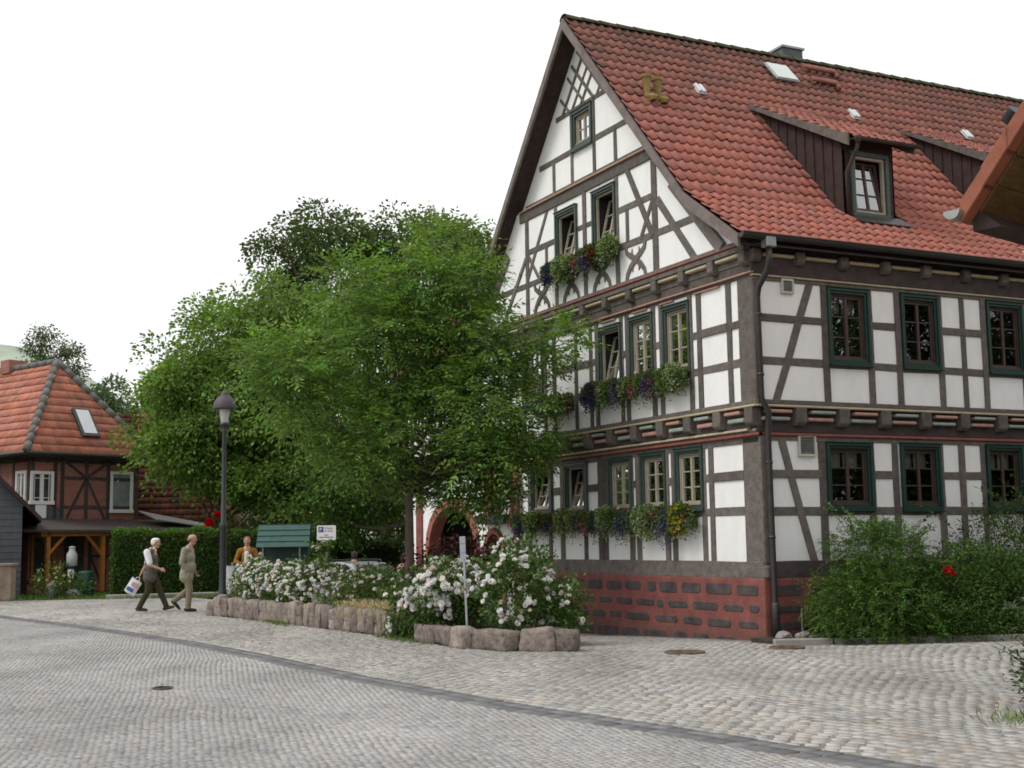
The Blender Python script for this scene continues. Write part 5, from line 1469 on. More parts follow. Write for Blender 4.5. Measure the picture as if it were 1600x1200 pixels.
tree('maple_tree', ground(-7.0, 50.0), 3.2, 0.3,
     [(-1.6, 3.2, 1.5), (0.2, 3.6, 1.6), (2.0, 3.4, 1.5), (-0.6, 5.2, 1.7), (1.4, 5.4, 1.7), (3.4, 4.6, 1.5), (-2.4, 4.6, 1.3), (3.2, 2.6, 1.2), (-1.0, 2.0, 1.0), (1.2, 1.9, 1.0)],
     'dark shaded tree behind the green notice board', group=G1_, leaf='card', ll=0.17, lw=0.11, dens=8, clump=0.48, per=140, zf=.42, depth=2, col=(0.072, 0.122, 0.026), tonev=0.26)
G2_ = 'distant trees behind the brick house'
tree('birch_tree', ground(-26.9, 75.0), 10.5, 0.16,
     [(-0.44, 14.1, 0.7), (-0.95, 13.2, 0.55), (0.10, 12.6, 0.85), (1.35, 13.0, 0.62), (1.45, 12.0, 0.75), (-0.5, 11.7, 0.9), (0.7, 11.2, 0.8)],
     'thin airy birch rising behind the hipped roof of the brick house', group=G2_, leaf='card', ll=0.17, lw=0.11, dens=30, clump=0.28, per=44, depth=1, col=(0.085, 0.118, 0.056), droop=0.6)
tree('apple_tree', ground(-20.4, 66.0), 5.0, 0.2,
     [(-0.32, 9.7, 0.9), (0.97, 8.9, 1.1), (-0.97, 9.1, 1.1), (0.32, 7.9, 1.45), (1.78, 8.2, 0.95), (-1.4, 7.6, 1.2), (2.6, 7.2, 1.2), (-2.4, 8.5, 1.1), (-3.5, 7.8, 1.2), (1.0, 7.2, 1.2), (3.4, 6.6, 1.2)],
     'rounded bluish-green tree between the brick house roof and the big light tree', group=G2_, leaf='card', ll=0.18, lw=0.12, dens=9, clump=0.44, per=150, zf=.42, depth=1.5, col=(0.085, 0.130, 0.056))
tree('pear_tree', ground(-25.0, 62.0), 4.0, 0.2, [(-1, 7.5, 1.4), (1.2, 7.0, 1.5), (3.0, 7.4, 1.3), (4.6, 6.6, 1.4), (-2.6, 6.8, 1.3)],
     'low dark tree close behind the ridge of the brick house', group=G2_, leaf='card', ll=0.18, lw=0.12, dens=9, clump=0.44, per=140, zf=.42, depth=1.5, col=(0.062, 0.100, 0.038))
# the trees across the street that the windows of the long side mirror
tree('spruce_tree', Vector((15.5, -13.2, 0)), 6.0, 0.3, [(0, 3, 3.0), (2.5, 4.5, 2.6), (-2.8, 4, 2.6), (0.5, 6.5, 2.6), (0, 9, 2.0), (0, 11, 1.3)], 'dark tree across the street mirrored in the windows', group='trees mirrored in the windows', leaf='card', ll=.2, lw=.13, dens=14, clump=.42, per=90, depth=2, col=(.03, .055, .016))
tree('spruce_tree', Vector((20.0, -12.0, 0)), 5.0, 0.3, [(0, 3, 2.6), (1.7, 4.5, 2.2), (-1.9, 4.5, 2.2), (0, 7.0, 2.0), (0, 9, 1.3)], 'dark tree across the street mirrored in the windows', group='trees mirrored in the windows', leaf='card', ll=.2, lw=.13, dens=14, clump=.42, per=90, depth=2, col=(.03, .055, .016))


tree('reflection_tree', Vector((-13.2, 25.5, 0)), 1.8, 0.12, [(-1.4, 1.9, 1.3), (0.5, 2.3, 1.4), (2.3, 2.0, 1.3), (-.5, 3.2, .9), (1.4, 3.2, .9)], 'leafy hazel left of the square mirrored in the gable windows', group='trees mirrored in the windows', leaf='card', ll=.3, lw=.2, dens=12, clump=.4, per=40, depth=2, col=(.05, .09, .022))  # this tree and the next are added out of view to darken gable reflections
tree('reflection_tree', Vector((-17.5, 33.0, 0)), 1.8, 0.12, [(-2.4, 2.2, 1.5), (0, 2.6, 1.6), (2.4, 2.3, 1.5), (-1, 3.8, 1.0), (1, 3.8, 1.0)], 'second leafy hazel further back mirrored in the gable windows', group='trees mirrored in the windows', leaf='card', ll=.3, lw=.2, dens=12, clump=.4, per=40, depth=2, col=(.05, .09, .022))


# ================================================================== SHRUBS
def shrub(name, base, blobs, label, cat='shrub', group=None, ll=0.05, lw=0.02, dens=120, clump=0.08, per=9, col=(0.045, 0.085, 0.018), shoots=0, shoot_h=0.5, k=9, stuff=None, spray=True, flower=None, tonev=0.2, fcol=None, fr=0.045, droop=0.2, parent_rot=HEAD, outer=None):
    """blobs: (x, y, z, rx, ry, rz) relative to base; shoots: upright twigs standing out of the mass"""
    root = empty(name, base, parent_rot, label, cat, group)
    cd = Cards(); tw = MB()
    for b in blobs:
        c = np.array(b[:3]); R = np.array(b[3:6]); area = (R[0] * R[1] + R[0] * R[2] + R[1] * R[2]) / 3
        m = max(8, int(dens * area)); d = rdir(m)
        rr = np.where(rng.random(m) < .75, rng.uniform(.78, 1.05, m), rng.uniform(.2, .8, m))
        cc = c + d * R * rr[:, None]
        ok = cc[:, 2] > 0.02; cc = cc[ok]; d = d[ok]; m = len(cc)
        for q in cc[rng.random(m) < .05]: limb(tw, (c[0] * .6, c[1] * .6, .0), q, .014, .004, .1, 4, 4)
        idx = np.repeat(np.arange(m), rng.poisson(per, m).clip(2)); n = len(idx)
        P = cc[idx] + rng.normal(size=(n, 3)) * clump
        P[:, 2] = np.maximum(P[:, 2], .01)
        A = unit(P - c) + rng.normal(size=(n, 3)) * .5 + np.array([0, 0, .15 - droop])
        tone = (1 + tonev * rng.normal(size=m)).clip(.55, 1.5)[idx]
        if spray: sprays(P, A, k, ll, lw, col, cd, .25, tone=tone)
        else: cd.put(*leaf_cards(P, A, ll * rng.uniform(.7, 1.25, n), lw * rng.uniform(.7, 1.2, n), tint(col, n) * tone[:, None]))
    for s in range(shoots):
        b = blobs[rng.integers(len(blobs))]; a = rng.uniform(0, 2 * PI); f = rng.uniform(.2, .95)
        p0 = np.array([b[0] + b[3] * f * math.cos(a), b[1] + b[4] * f * math.sin(a), b[2] + b[5] * .6])
        L = shoot_h * rng.uniform(.4, 1.1); dr = np.array([math.cos(a) * .45 + rng.normal(0, .25), math.sin(a) * .45 + rng.normal(0, .25), 1.0])
        ts = np.linspace(0, 1, 5); path = [p0 + dr * L * t + np.array([math.cos(a), math.sin(a), -.55]) * (L * .45 * t * t) for t in ts]
        tw.tube([Vector(p) for p in path], [.006, .005, .004, .003, .002], 4)
        n = int(26 * L / .5); t = rng.uniform(.05, 1, n); Pp = np.array([np.interp(t, ts, [q[i] for q in path]) for i in range(3)]).T
        A = rdir(n) + np.array([0, 0, .4]); cd.put(*leaf_cards(Pp, A, ll * 1.25 * rng.uniform(.7, 1.2, n), lw * 1.4, tint(np.array(col) * 1.25, n)))
    if tw.v: tw.build('stems', mat('shrub_stem', (.06, .05, .03), .9, .3, 9), root)
    cd.build('foliage', M['leaf_shrub'], root)
    return root


# the planting along the long side, right of the downpipe
GS = 'evergreen shrubs along the long side of the house'
shrub('yew_shrub', Vector((1.25, -0.95, 0)), [(0, -.05, .5, .95, .58, .55), (.1, -.38, .22, .9, .3, .26), (.25, .1, 1.05, .62, .42, .55), (-.45, -.1, .42, .55, .4, .4), (-.15, .15, 1.3, .4, .3, .35)], 'feathery dark evergreen shrub right of the downpipe, lowest branch reaching the plinth', group=GS, ll=.044, lw=.018, dens=560, per=9, clump=.075, col=(.078, .150, .028), shoots=26, shoot_h=.6, k=9, parent_rot=-.35)
shrub('barberry_shrub', Vector((2.35, -1.35, 0)), [(0, -.05, .5, .8, .55, .52), (.1, -.3, .22, .8, .3, .26), (.35, .1, .85, .6, .42, .45), (-.3, .05, .75, .5, .4, .4)], 'dense small-leaved shrub in the middle of the bed with a red bloom beside it', group=GS, ll=.044, lw=.026, dens=1150, per=16, clump=.06, col=(.068, .132, .026), shoots=30, shoot_h=.45, spray=False, parent_rot=-.35)
shrub('cotoneaster_shrub', Vector((3.6, -1.7, 0)), [(0, 0, .55, .85, .6, .55), (.5, .15, .95, .7, .5, .5), (-.4, .1, .8, .5, .45, .4)], 'broad glossy shrub against the right edge of the planting bed', group=GS, ll=.048, lw=.028, dens=900, per=16, clump=.07, col=(.070, .135, .028), shoots=34, shoot_h=.5, spray=False, parent_rot=-.35)
shrub('firethorn_shrub', Vector((3.7, -0.75, 0)), [(0, 0, 1.1, .8, .4, .8), (.8, 0, 1.35, .8, .4, .75), (1.5, 0, 1.6, .7, .4, .7)], 'tall dark shrub with arching branches under the third ground floor window', group=GS, ll=.048, lw=.026, dens=520, per=14, clump=.09, col=(.052, .098, .022), shoots=20, shoot_h=.7, spray=False, parent_rot=0)
shrub('privet_shrub', Vector((5.6, -2.0, 0)), [(0, 0, .7, 1.0, .7, .7), (.6, .1, 1.2, .8, .6, .6)], 'dark shrub just outside the right edge of the bed', group=GS, ll=.055, lw=.03, dens=420, per=15, clump=.08, col=(.034, .07, .015), shoots=12, spray=False, parent_rot=-.35)
shrub('thin_shrub', Vector((2.1, -.45, 0)), [(0, 0, .8, .55, .3, .8)], 'loose twiggy shrub standing between the evergreen bushes and the wall', group=GS, ll=.045, lw=.022, dens=260, per=8, clump=.09, col=(.045, .085, .02), shoots=12, shoot_h=.7, spray=False, parent_rot=0)
# single red rose among them
t = empty('red_rose', Vector((2.02, -1.62, 0)), 0, 'single red rose bloom among the evergreen shrubs', 'flower')
mb = MB(); mb.tube([(0.1, .2, .3), (0, 0.05, .8), (0, 0, 1.0)], .006, 5); mb.build('stem', mat('rose_stem', (.05, .09, .02), .8, .2, 9), t)
cd = Cards(); blooms(np.array([[0, 0, 1.02], [.03, -.02, .95], [-.04, .02, .99]]), .055, (.48, .015, .012), cd, 12, np.array([[-.5, -.8, .3]] * 3)); cd.build('bloom', M['petal'], t)
# rubble, pipe stub and stick by the plinth
for k, (x, y, s, lab) in enumerate(((.02, -.36, .13, 'pale broken stone lying nearest the downpipe foot'), (.20, -.52, .10, 'small grey stone on the kerb end of the bed'), (.36, -.42, .11, 'rounded stone second from the downpipe in the bed'))):
    mb = MB(); mb.ball((0, 0, 0), (s, s * .75, s * .55), 8, 5); mb.v = [tuple(np.array(v) * rng.uniform(.85, 1.15)) for v in mb.v]
    o = prop(mb.build('loose_stone', M['concrete'], smooth=False), lab, 'stone', 'loose stones by the downpipe'); o.location = (x, y, .05 + s * .3)
mb = MB(); mb.box((0, 0, 0), (.75, .09, .05), ry=-.12); o = prop(mb.build('stone_slab', M['concrete'], bevel=.012), 'long thin stone slab leaning in the bed under the lowest shrub branches', 'stone'); o.location = (.72, -.60, .10); o.rotation_euler.z = -.2
mb = MB(); mb.tube([(0, 0, 0), (.005, 0, .42)], .010, 6); o = prop(mb.build('metal_rod', M['zinc']), 'thin upright metal rod in the bed in front of the red plinth', 'rod'); o.location = (.42, -.28, .02)

shrub('lavender_shrub', at(4.66, 11.35, 0), [(0, 0, .28, .32, .3, .30), (.22, -.05, .48, .36, .3, .36), (-.08, .1, .20, .28, .25, .20), (-.02, 0, .55, .2, .2, .26)], 'small grey-green leafy bush at the right edge of the paving', ll=.055, lw=.018, dens=620, per=12, clump=.05, col=(.062, .095, .042), shoots=34, shoot_h=.32, spray=False)
n = 500; P = np.stack([rng.normal(0, .28, n), rng.normal(0, .22, n), np.zeros(n)], 1); cd = Cards(); cd.put(*leaf_cards(P, np.stack([rng.normal(0, .6, n), rng.normal(0, .6, n), np.ones(n)], 1), rng.uniform(.04, .1, n), .012, tint((.12, .19, .04), n)))
o = prop(cd.build('grass', M['leaf_shrub'], None), kind='stuff'); o.location = at(4.35, 10.75, 0)

# ================================================================== RAISED ROSE BED
FB = [Vector(p + (0,)) for p in ((-5.15, 12.6), (-4.76, 9.58), (-4.50, 6.6), (-4.33, 4.34), (-4.31, 3.0), (-4.27, 1.45), (-3.95, 0.62), (-3.28, 0.12))]
RB = [Vector(p + (0,)) for p in ((-2.78, 0.98), (-2.50, 1.6), (-2.55, 4.2), (-2.75, 7.0), (-3.1, 10.0), (-3.6, 13.2), (-4.5, 13.4))]
BED = empty('rose_bed', (-3.7, 6, 0), 0, 'raised flower bed edged with rough reddish stones in the middle of the square', 'flower bed')
loop = FB + RB


def rel(p): return Vector((p[0] + 3.7, p[1] - 6, p[2] if len(p) > 2 else 0))


mb = MB(); mb.add([rel((p.x, p.y, .20)) for p in loop], [tuple(range(len(loop)))]); mb.build('soil', M['soil'], BED)


def rough_stone(c, L, T, H, ang, rnd=1.0):
    bm = bmesh.new(); bmesh.ops.create_cube(bm, size=1.0)
    bmesh.ops.subdivide_edges(bm, edges=bm.edges[:], cuts=4, use_grid_fill=True)
    ph = rng.uniform(0, 6, 6); tp = rng.uniform(-.10, .10, 2); sk = rng.uniform(-.12, .12)
    for v in bm.verts:
        p = v.co.copy(); q = [abs(p.x) * 2, abs(p.y) * 2, abs(p.z) * 2]; e = sum(1 for k in q if k > .95)
        r = (1, 1, .955, .90)[e]
        x, y, z = p.x * L * (r if L < .5 else (1 + r) / 2), p.y * T * r, p.z * H * r
        x *= 1 + tp[0] * p.z * 2; z *= 1 + tp[1] * p.x * 2; x += sk * z
        n_ = Vector((math.sin(9 * y + 7 * z + ph[0]), math.sin(8 * x + 9 * z + ph[1]), math.sin(9 * x + 6 * y + ph[2]))) * .010 + Vector(rng.normal(size=3)) * .0055
        v.co = Vector((x, y, z)) + n_ * rnd
    bmesh.ops.rotate(bm, verts=bm.verts, cent=(0, 0, 0), matrix=Matrix.Rotation(ang + rng.normal(0, .05), 3, 'Z') @ Matrix.Rotation(rng.normal(0, .05), 3, 'X'))
    bmesh.ops.translate(bm, verts=bm.verts, vec=c)
    bmesh.ops.recalc_face_normals(bm, faces=bm.faces)
    me = bpy.data.meshes.new('edging_stone'); bm.to_mesh(me); bm.free()
    me.polygons.foreach_set('use_smooth', [True] * len(me.polygons))
    return link('edging_stone', me, M['edgestone'], BED)


def walk(pts, lens):
    """stones of the given lengths laid one after the other along a line"""
    i = 0; s = 0.0; seg = [(pts[k + 1] - pts[k]).length for k in range(len(pts) - 1)]; tot = sum(seg); res = []; pos = 0.0
    while pos < tot - .05:
        L = min(lens(), tot - pos + .1); q = pos + L / 2; k = 0; r = q
        while k < len(seg) - 1 and r > seg[k]: r -= seg[k]; k += 1
        d = (pts[k + 1] - pts[k]).normalized(); res.append((pts[k] + d * r, L, math.atan2(d.y, d.x))); pos += L
    return res


for c, L, a in walk(FB[:4], lambda: rng.uniform(.22, .44)):                       # upright stones of the far part
    rough_stone(rel((c.x + .11, c.y, .19 + rng.normal(0, .012) + .0)), L - .012, .22, .43 + rng.uniform(-.04, .05), a)
for c, L, a in walk(FB[4:], lambda: rng.uniform(.48, .85)):                       # big blocks at the near end
    rough_stone(rel((c.x + .10, c.y + .02, .14 + rng.normal(0, .01))), L - .02, .26, .30 + rng.uniform(-.04, .05), a)
for c, L, a in walk([FB[-1], RB[0], RB[1]], lambda: rng.uniform(.25, .45)):
    rough_stone(rel((c.x - .10, c.y + .09, .11)), L - .02, .22, .29 + rng.uniform(-.03, .03), a)
for c, L, a in walk(RB[1:] + [FB[0]], lambda: rng.uniform(.4, .6)):
    rough_stone(rel((c.x - .05, c.y, .12)), L - .02, .22, .38, a)


def rose_bush(base, blobs, nb, label, cl=(2, 6), dens=150, leafc=(.072, .132, .028), size=.043, bias=(-.55, -.6, .55), per=9, cover=1.0, pink=.12, sh=(16, .30)):
    root = shrub('rose_bush', base, blobs, label, 'rose bush', 'white rose bushes in the raised bed', ll=.060, lw=.042, dens=dens * 2.3, per=per * 1.7, clump=.07, col=leafc, shoots=sh[0], shoot_h=sh[1], spray=False, parent_rot=0, tonev=.22)
    b = np.array(bias); b /= np.linalg.norm(b); P = []; O = []
    W = np.array([q[3] * q[5] for q in blobs]); W = W / W.sum()
    for i in range(nb):
        q = blobs[rng.choice(len(blobs), p=W)]
        for _ in range(20):
            d = rdir(1)[0]
            if d @ b > rng.uniform(-.25, .7): break
        c = np.array(q[:3]) + d * np.array(q[3:6]) * 1.05
        if c[2] < .12: continue
        m = rng.integers(*cl); off = rng.normal(size=(m, 3)) * size * 1.05
        P.append(c + off); O.append(np.tile(d, (m, 1)))
    P = np.concatenate(P); O = np.concatenate(O); cd = Cards(); n = len(P)
    s = rng.uniform(.75, 1.15, n) * size
    pk = rng.random(n) < pink
    cd_ = Cards(); blooms(P[~pk], s[~pk], (.86, .855, .83), cd_, 13, O[~pk])
    if pk.any(): blooms(P[pk], s[pk] * .85, (.74, .60, .50), cd_, 11, O[pk])
    prop(cd_.build('blossoms', M['petal'], root), kind='stuff')
    return root


# near bush with the big white clusters, right of the steel post
rose_bush(Vector((-3.35, 1.45, .2)), [(0, 0, .52, .62, .55, .58), (.15, .2, .95, .42, .4, .36), (.42, -.22, .40, .42, .38, .42), (.62, -.35, .30, .30, .3, .36)], 40, 'tallest rose bush at the near end of the bed, right of the steel post', dens=230, cl=(2, 5), size=.045, pink=.03)
rose_bush(Vector((-3.75, 2.85, .2)), [(0, 0, .40, .60, .62, .46), (-.15, -.2, .62, .48, .5, .38), (.2, .5, .62, .5, .5, .35), (-.30, .35, .42, .35, .5, .40)], 62, 'rose bush left of the steel post, crowded with big white bloom clusters', dens=220, cl=(3, 9), size=.052, pink=.02)
rose_bush(Vector((-4.25, 3.75, .05)), [(0, 0, .30, .26, .42, .34)], 8, 'small rose spilling over a gap in the stone edging', dens=200, cl=(2, 5), size=.045, pink=0)
rose_bush(Vector((-3.1, 5.0, .2)), [(0, -.6, .40, .6, .7, .40), (0, .6, .40, .6, .8, .40), (.3, 0, .48, .5, .8, .3)], 34, 'green rose bush around the ash trunk with few faded blooms', dens=190, cl=(1, 3), size=.038, pink=.5, sh=(8, .16), leafc=(.085, .132, .034))
rose_bush(Vector((-3.35, 7.6, .2)), [(0, -.7, .38, .6, .9, .38), (.1, .5, .42, .65, .9, .40), (-.2, 0, .36, .6, 1.0, .40)], 60, 'rose bush in the middle of the bed behind the dry grass', dens=170, cl=(1, 4), size=.038, pink=.25, sh=(8, .16), leafc=(.085, .135, .034))
rose_bush(Vector((-4.05, 9.7, .2)), [(0, -.6, .40, .6, .9, .42), (-.1, .5, .46, .62, .9, .48), (.3, 0, .5, .5, 1.0, .42)], 170, 'rose bush of many small cream blooms left of the dry grass', dens=170, cl=(2, 6), size=.037, pink=.12)
rose_bush(Vector((-4.35, 11.8, .2)), [(0, -.5, .42, .5, .8, .46), (0, .45, .36, .5, .8, .42), (-.05, 0, .62, .45, .6, .36)], 120, 'rose bush of cream blooms at the far left end by the lamp', dens=170, cl=(2, 6), size=.035, pink=.12)
rose_bush(Vector((-3.5, 10.2, .2)), [(0, 0, .9, .16, .16, .42)], 5, 'single tall rose shoot in front of the notice board', dens=320, cl=(2, 5), size=.04, pink=0, leafc=(.085, .14, .03))
# dry ornamental grass and low green tuft
n = 5200; P = np.stack([rng.normal(0, .22, n), rng.uniform(-1.35, 1.05, n), np.zeros(n)], 1)
g = empty('dry_grass', Vector((-3.85, 5.9, .2)), 0, 'strip of dry straw-coloured grass along the stone edging', 'grass')
cd = Cards(); A = np.stack([rng.normal(-.12, .32, n), rng.normal(0, .32, n), np.ones(n)], 1); L = rng.uniform(.12, .34, n)
cd.put(*leaf_cards(P, A, L, .011, np.where((rng.random(n) < .65)[:, None], tint((.50, .41, .23), n, .2), tint((.19, .21, .07), n, .2))))
m = n // 2; cd.put(*leaf_cards(P[:m] + unit(A[:m]) * (L[:m] * .85)[:, None], A[:m] + rng.normal(0, .3, (m, 3)), .07, .014, tint((.58, .46, .30), m, .2)))
prop(cd.build('blades', M['leaf_shrub'], g), kind='stuff')
shrub('grass_tuft', Vector((-4.25, 7.6, .2)), [(0, 0, .16, .3, .32, .18)], 'bright green low tuft beside the dry grass', cat='plant', ll=.12, lw=.014, dens=160, per=9, clump=.05, col=(.12, .20, .035), spray=False, parent_rot=0, droop=-.5)
for k, (x, y, lab) in enumerate(((-4.46, 3.35, 'weeds growing at the foot of the gap in the stone edging'), (-4.86, 8.6, 'thin weeds along the foot of the far edging stones'))):
    n = 240; P = np.stack([x + rng.normal(0, .07, n), y + rng.normal(0, .5, n), np.full(n, .01)], 1); cd = Cards(); cd.put(*leaf_cards(P, rng.normal(size=(n, 3)) * .6 + [0, 0, 1], rng.uniform(.04, .1, n), .012, tint((.10, .17, .03), n)))
    prop(cd.build('weeds', M['leaf_shrub'], None), kind='stuff')

# dark red shrubs before the archway
shrub('copper_shrub', ground(-1.35, 26.2), [(0, 0, .8, .85, .6, .85), (.35, 0, 1.3, .6, .5, .45), (-.5, 0, .6, .6, .5, .6)], 'dark purple-leaved shrub in front of the sandstone archway', ll=.075, lw=.05, dens=360, per=14, clump=.09, col=(.055, .018, .020), shoots=22, shoot_h=.5, spray=False)
shrub('red_maple_shrub', ground(-1.72, 27.0), [(0, 0, .7, .5, .45, .6)], 'small red-leaved bush beside the red stone pier', ll=.08, lw=.045, dens=260, per=11, clump=.09, col=(.17, .040, .030), shoots=8, spray=False)
shrub('pink_rose_climber', Vector((-.25, 8.3, -.3)), [(0, 0, .9, .18, .45, .7), (0, -.1, 1.5, .14, .35, .35)], 'thin climbing rose with reddish leaves at the small pointed arch', ll=.05, lw=.03, dens=120, per=5, clump=.08, col=(.07, .06, .03), shoots=12, spray=False, parent_rot=0)

# cottage garden in front of the brick house
shrub('garden_shrub', at(-13.6, 38.9), [(0, 0, .5, .55, .4, .55), (.5, .1, .35, .5, .4, .4)], 'small flowering garden bush right of the stone wall', ll=.09, lw=.055, dens=220, per=13, clump=.08, col=(.065, .11, .024), spray=False)
sh = [c for c in bpy.data.objects if c.name.startswith('garden_shrub')][0]
cd = Cards(); n = 14; blooms(np.stack([rng.normal(0, .4, n), rng.normal(-.3, .12, n), rng.uniform(.4, 1.0, n)], 1), .05, (.55, .50, .20), cd, 9); cd.build('blossoms', M['petal'], sh)
rr = empty('climbing_rose', at(-9.55, 41.9), HEAD, 'climbing rose with two big red blooms above the hedge', 'rose')
cd = Cards(); n = 260; cd.put(*leaf_cards(np.stack([rng.normal(.1, .28, n), rng.normal(0, .15, n), rng.uniform(1.4, 2.5, n)], 1), rdir(n), .12, .07, tint((.07, .11, .03), n))); cd.build('foliage', M['leaf_shrub'], rr)
mb = MB(); mb.tube([(0, 0, 0), (.05, 0, 1.2), (.1, 0, 2.3)], .02, 6); mb.build('stem', M['bark'], rr)
cd = Cards(); blooms(np.array([[-.15, -.2, 2.28], [-.22, -.2, 2.20], [-.10, -.22, 2.2], [.12, -.2, 2.46], [.05, -.2, 2.50], [.17, -.2, 2.50]]), .12, (.50, .012, .012), cd, 13, np.array([[0, -1, .2]] * 6)); cd.build('blossoms', M['petal'], rr)


# ================================================================== WINDOW BOXES
PAL = {'blue': (.055, .05, .19), 'violet': (.10, .045, .19), 'pink': (.52, .14, .22), 'salmon': (.55, .22, .17), 'red': (.20, .012, .022), 'yellow': (.40, .31, .05), 'lav': (.13, .13, .26), 'white': (.62, .60, .52)}
VAR = (.34, .41, .23); GRN = (.092, .152, .036)


def flower_box(F, u0, u1, v, items, label):
    """items: (u, kind, radius, drop)"""
    root = empty('flower_box', F.p((u0 + u1) / 2, v, .0), 0, label, 'flower box', 'flower boxes hanging on the gable')
    o = F.p((u0 + u1) / 2, v, 0); mb = MB()
    n = max(1, round((u1 - u0) / 1.0)); w = (u1 - u0) / n
    for k in range(n):
        a = u0 + w * k + .02; b = u0 + w * (k + 1) - .02
        F.box(mb, a, b, v - .10, v + .06, .08, .26)
    mb.v = [tuple(Vector(p) - o) for p in mb.v]; mb.build('trough', M['metal_dark'], root, bevel=.01)
    lf = Cards(); bl = Cards()
    for (u, kind, r, drop) in items:
        c = np.array(F.p(u, v + .06, .20) - o); r *= rng.uniform(.85, 1.1); u += rng.normal(0, .03); c = np.array(F.p(u, v + .06 + rng.normal(0, .015), .20) - o); n = int(6200 * r * r * 4)
        d = rdir(n); q = rng.random(n)
        P = c + d * np.array([r * .62, r, r * .8]) * (rng.uniform(.35, 1.0, n) ** .6)[:, None]
        dn = q < .45 * min(1, drop * 3); P[:, 2] -= np.where(dn, rng.uniform(0, drop * .8, n), 0) - .03; P[:, 0] = np.minimum(P[:, 0], -.03 - .05 * rng.random(n))
        A = d + np.array([-.35, 0, -.15]) + .4 * rng.normal(size=(n, 3))
        if kind == 'variegated':
            cc = np.where((rng.random(n) < .55)[:, None], tint(VAR, n, .2), tint(GRN, n, .25)); lf.put(*leaf_cards(P, A, rng.uniform(.03, .06, n), .03, cc))
        else:
            cc = tint(GRN, n, .3); k = n if kind == 'green' else n // 2; lf.put(*leaf_cards(P[:k], A[:k], rng.uniform(.035, .07, k), .034, cc[:k]))
        if kind in PAL:
            small = kind in ('blue', 'lav', 'violet'); m = int((2000 if small else 420) * r * r * 4)
            d2 = rdir(m); d2[:, 0] = -abs(d2[:, 0]); Pb = c + d2 * np.array([r * .66, r * 1.02, r * .85]) * rng.uniform(.8, 1.06, (m, 1)); Pb[:, 2] -= np.where(rng.random(m) < .5, rng.uniform(0, drop, m), 0)
            Pb[:, 0] = np.minimum(Pb[:, 0], -.05)
            if small: bl.put(*leaf_cards(Pb, rdir(m) + [-.6, 0, 0], .038, .036, tint(PAL[kind], m, .25)))
            else: blooms(Pb, .030, PAL[kind], bl, 7, d2)
    n = int(900 * (u1 - u0)); uu = rng.uniform(u0 - .05, u1 + .05, n); dz = rng.normal(0, .07, n) - rng.exponential(.05, n)
    P = np.array([F.p(a, v + .05 + b, .19 + c_) - o for a, b, c_ in zip(uu, dz, rng.normal(0, .05, n))]); lf.put(*leaf_cards(P, rdir(n) + [-.4, 0, 0], rng.uniform(.03, .065, n), .032, tint(GRN, n, .3)))
    for _ in range(int(9 * (u1 - u0))):                       # trailing sprigs and stray blooms
        a = rng.uniform(u0, u1); L_ = rng.uniform(.12, .42); k = int(60 * L_); t = rng.uniform(0, 1, k)
        P = np.array([F.p(a + .05 * math.sin(5 * q + a * 9), v - L_ * q, .24 + .03 * math.sin(3 * q)) - o for q in t]) + rng.normal(0, .012, (k, 3)); lf.put(*leaf_cards(P, rdir(k) + [-.3, 0, -.6], rng.uniform(.02, .045, k), .02, tint(GRN if rng.random() < .6 else VAR, k, .25)))
    m = int(26 * (u1 - u0)); P = np.array([F.p(rng.uniform(u0, u1), v + rng.normal(.10, .08), .24 + rng.normal(0, .04)) - o for _ in range(m)]); pk = ['pink', 'salmon', 'red', 'white', 'violet']
    for q in range(m): blooms(P[q:q + 1], .026, PAL[pk[rng.integers(5)]], bl, 6, np.array([[-1, 0, .3]]))
    lf.build('foliage', M['leaf_shrub'], root); prop(bl.build('blossoms', M['petal'], root), kind='stuff')
    return root


flower_box(G0, 5.15, 7.75, 1.80, [(7.85, 'pink', .13, .1), (7.6, 'blue', .20, .18), (7.35, 'red', .12, .0), (7.15, 'variegated', .26, .18), (6.75, 'green', .2, .1), (6.65, 'salmon', .16, .15), (6.4, 'blue', .18, .15), (6.2, 'red', .15, .0), (5.85, 'variegated', .27, .16), (5.5, 'variegated', .22, .14)], 'ground floor flower box under the two tilted windows left of the double post')
flower_box(G0, 1.55, 4.75, 1.78, [(5.0, 'pink', .15, .2), (4.75, 'green', .17, .1), (4.62, 'violet', .19, .14), (4.40, 'pink', .10, .0), (4.25, 'variegated', .27, .18), (3.95, 'green', .2, .1), (3.85, 'red', .14, .05), (3.65, 'lav', .22, .22), (3.35, 'red', .12, .0), (3.1, 'variegated', .27, .28), (2.85, 'variegated', .25, .26), (2.5, 'red', .2, .05), (2.35, 'red', .18, .1), (2.3, 'lav', .22, .32), (1.95, 'yellow', .25, .16), (1.75, 'green', .2, .1)], 'ground floor flower box under the three windows nearest the corner')
flower_box(G1, 1.55, 4.7, 4.02, [(4.75, 'pink', .13, .12), (4.5, 'violet', .24, .2), (4.2, 'pink', .12, .05), (4.05, 'variegated', .25, .16), (3.75, 'green', .22, .1), (3.55, 'salmon', .14, .1), (3.5, 'lav', .2, .18), (3.3, 'variegated', .22, .12), (3.05, 'pink', .17, .12), (2.8, 'green', .2, .1), (2.55, 'violet', .24, .2), (2.4, 'pink', .12, .2), (2.15, 'red', .14, .02), (2.0, 'green', .24, .12), (1.75, 'variegated', .25, .15)], 'first floor flower box under the three windows nearest the corner')
flower_box(G1, 5.3, 6.6, 3.98, [(6.3, 'lav', .20, .18), (5.95, 'variegated', .24, .12), (5.65, 'variegated', .22, .1), (5.4, 'pink', .16, .1), (6.55, 'green', .2, .1)], 'first floor flower box half hidden by the ash branches')
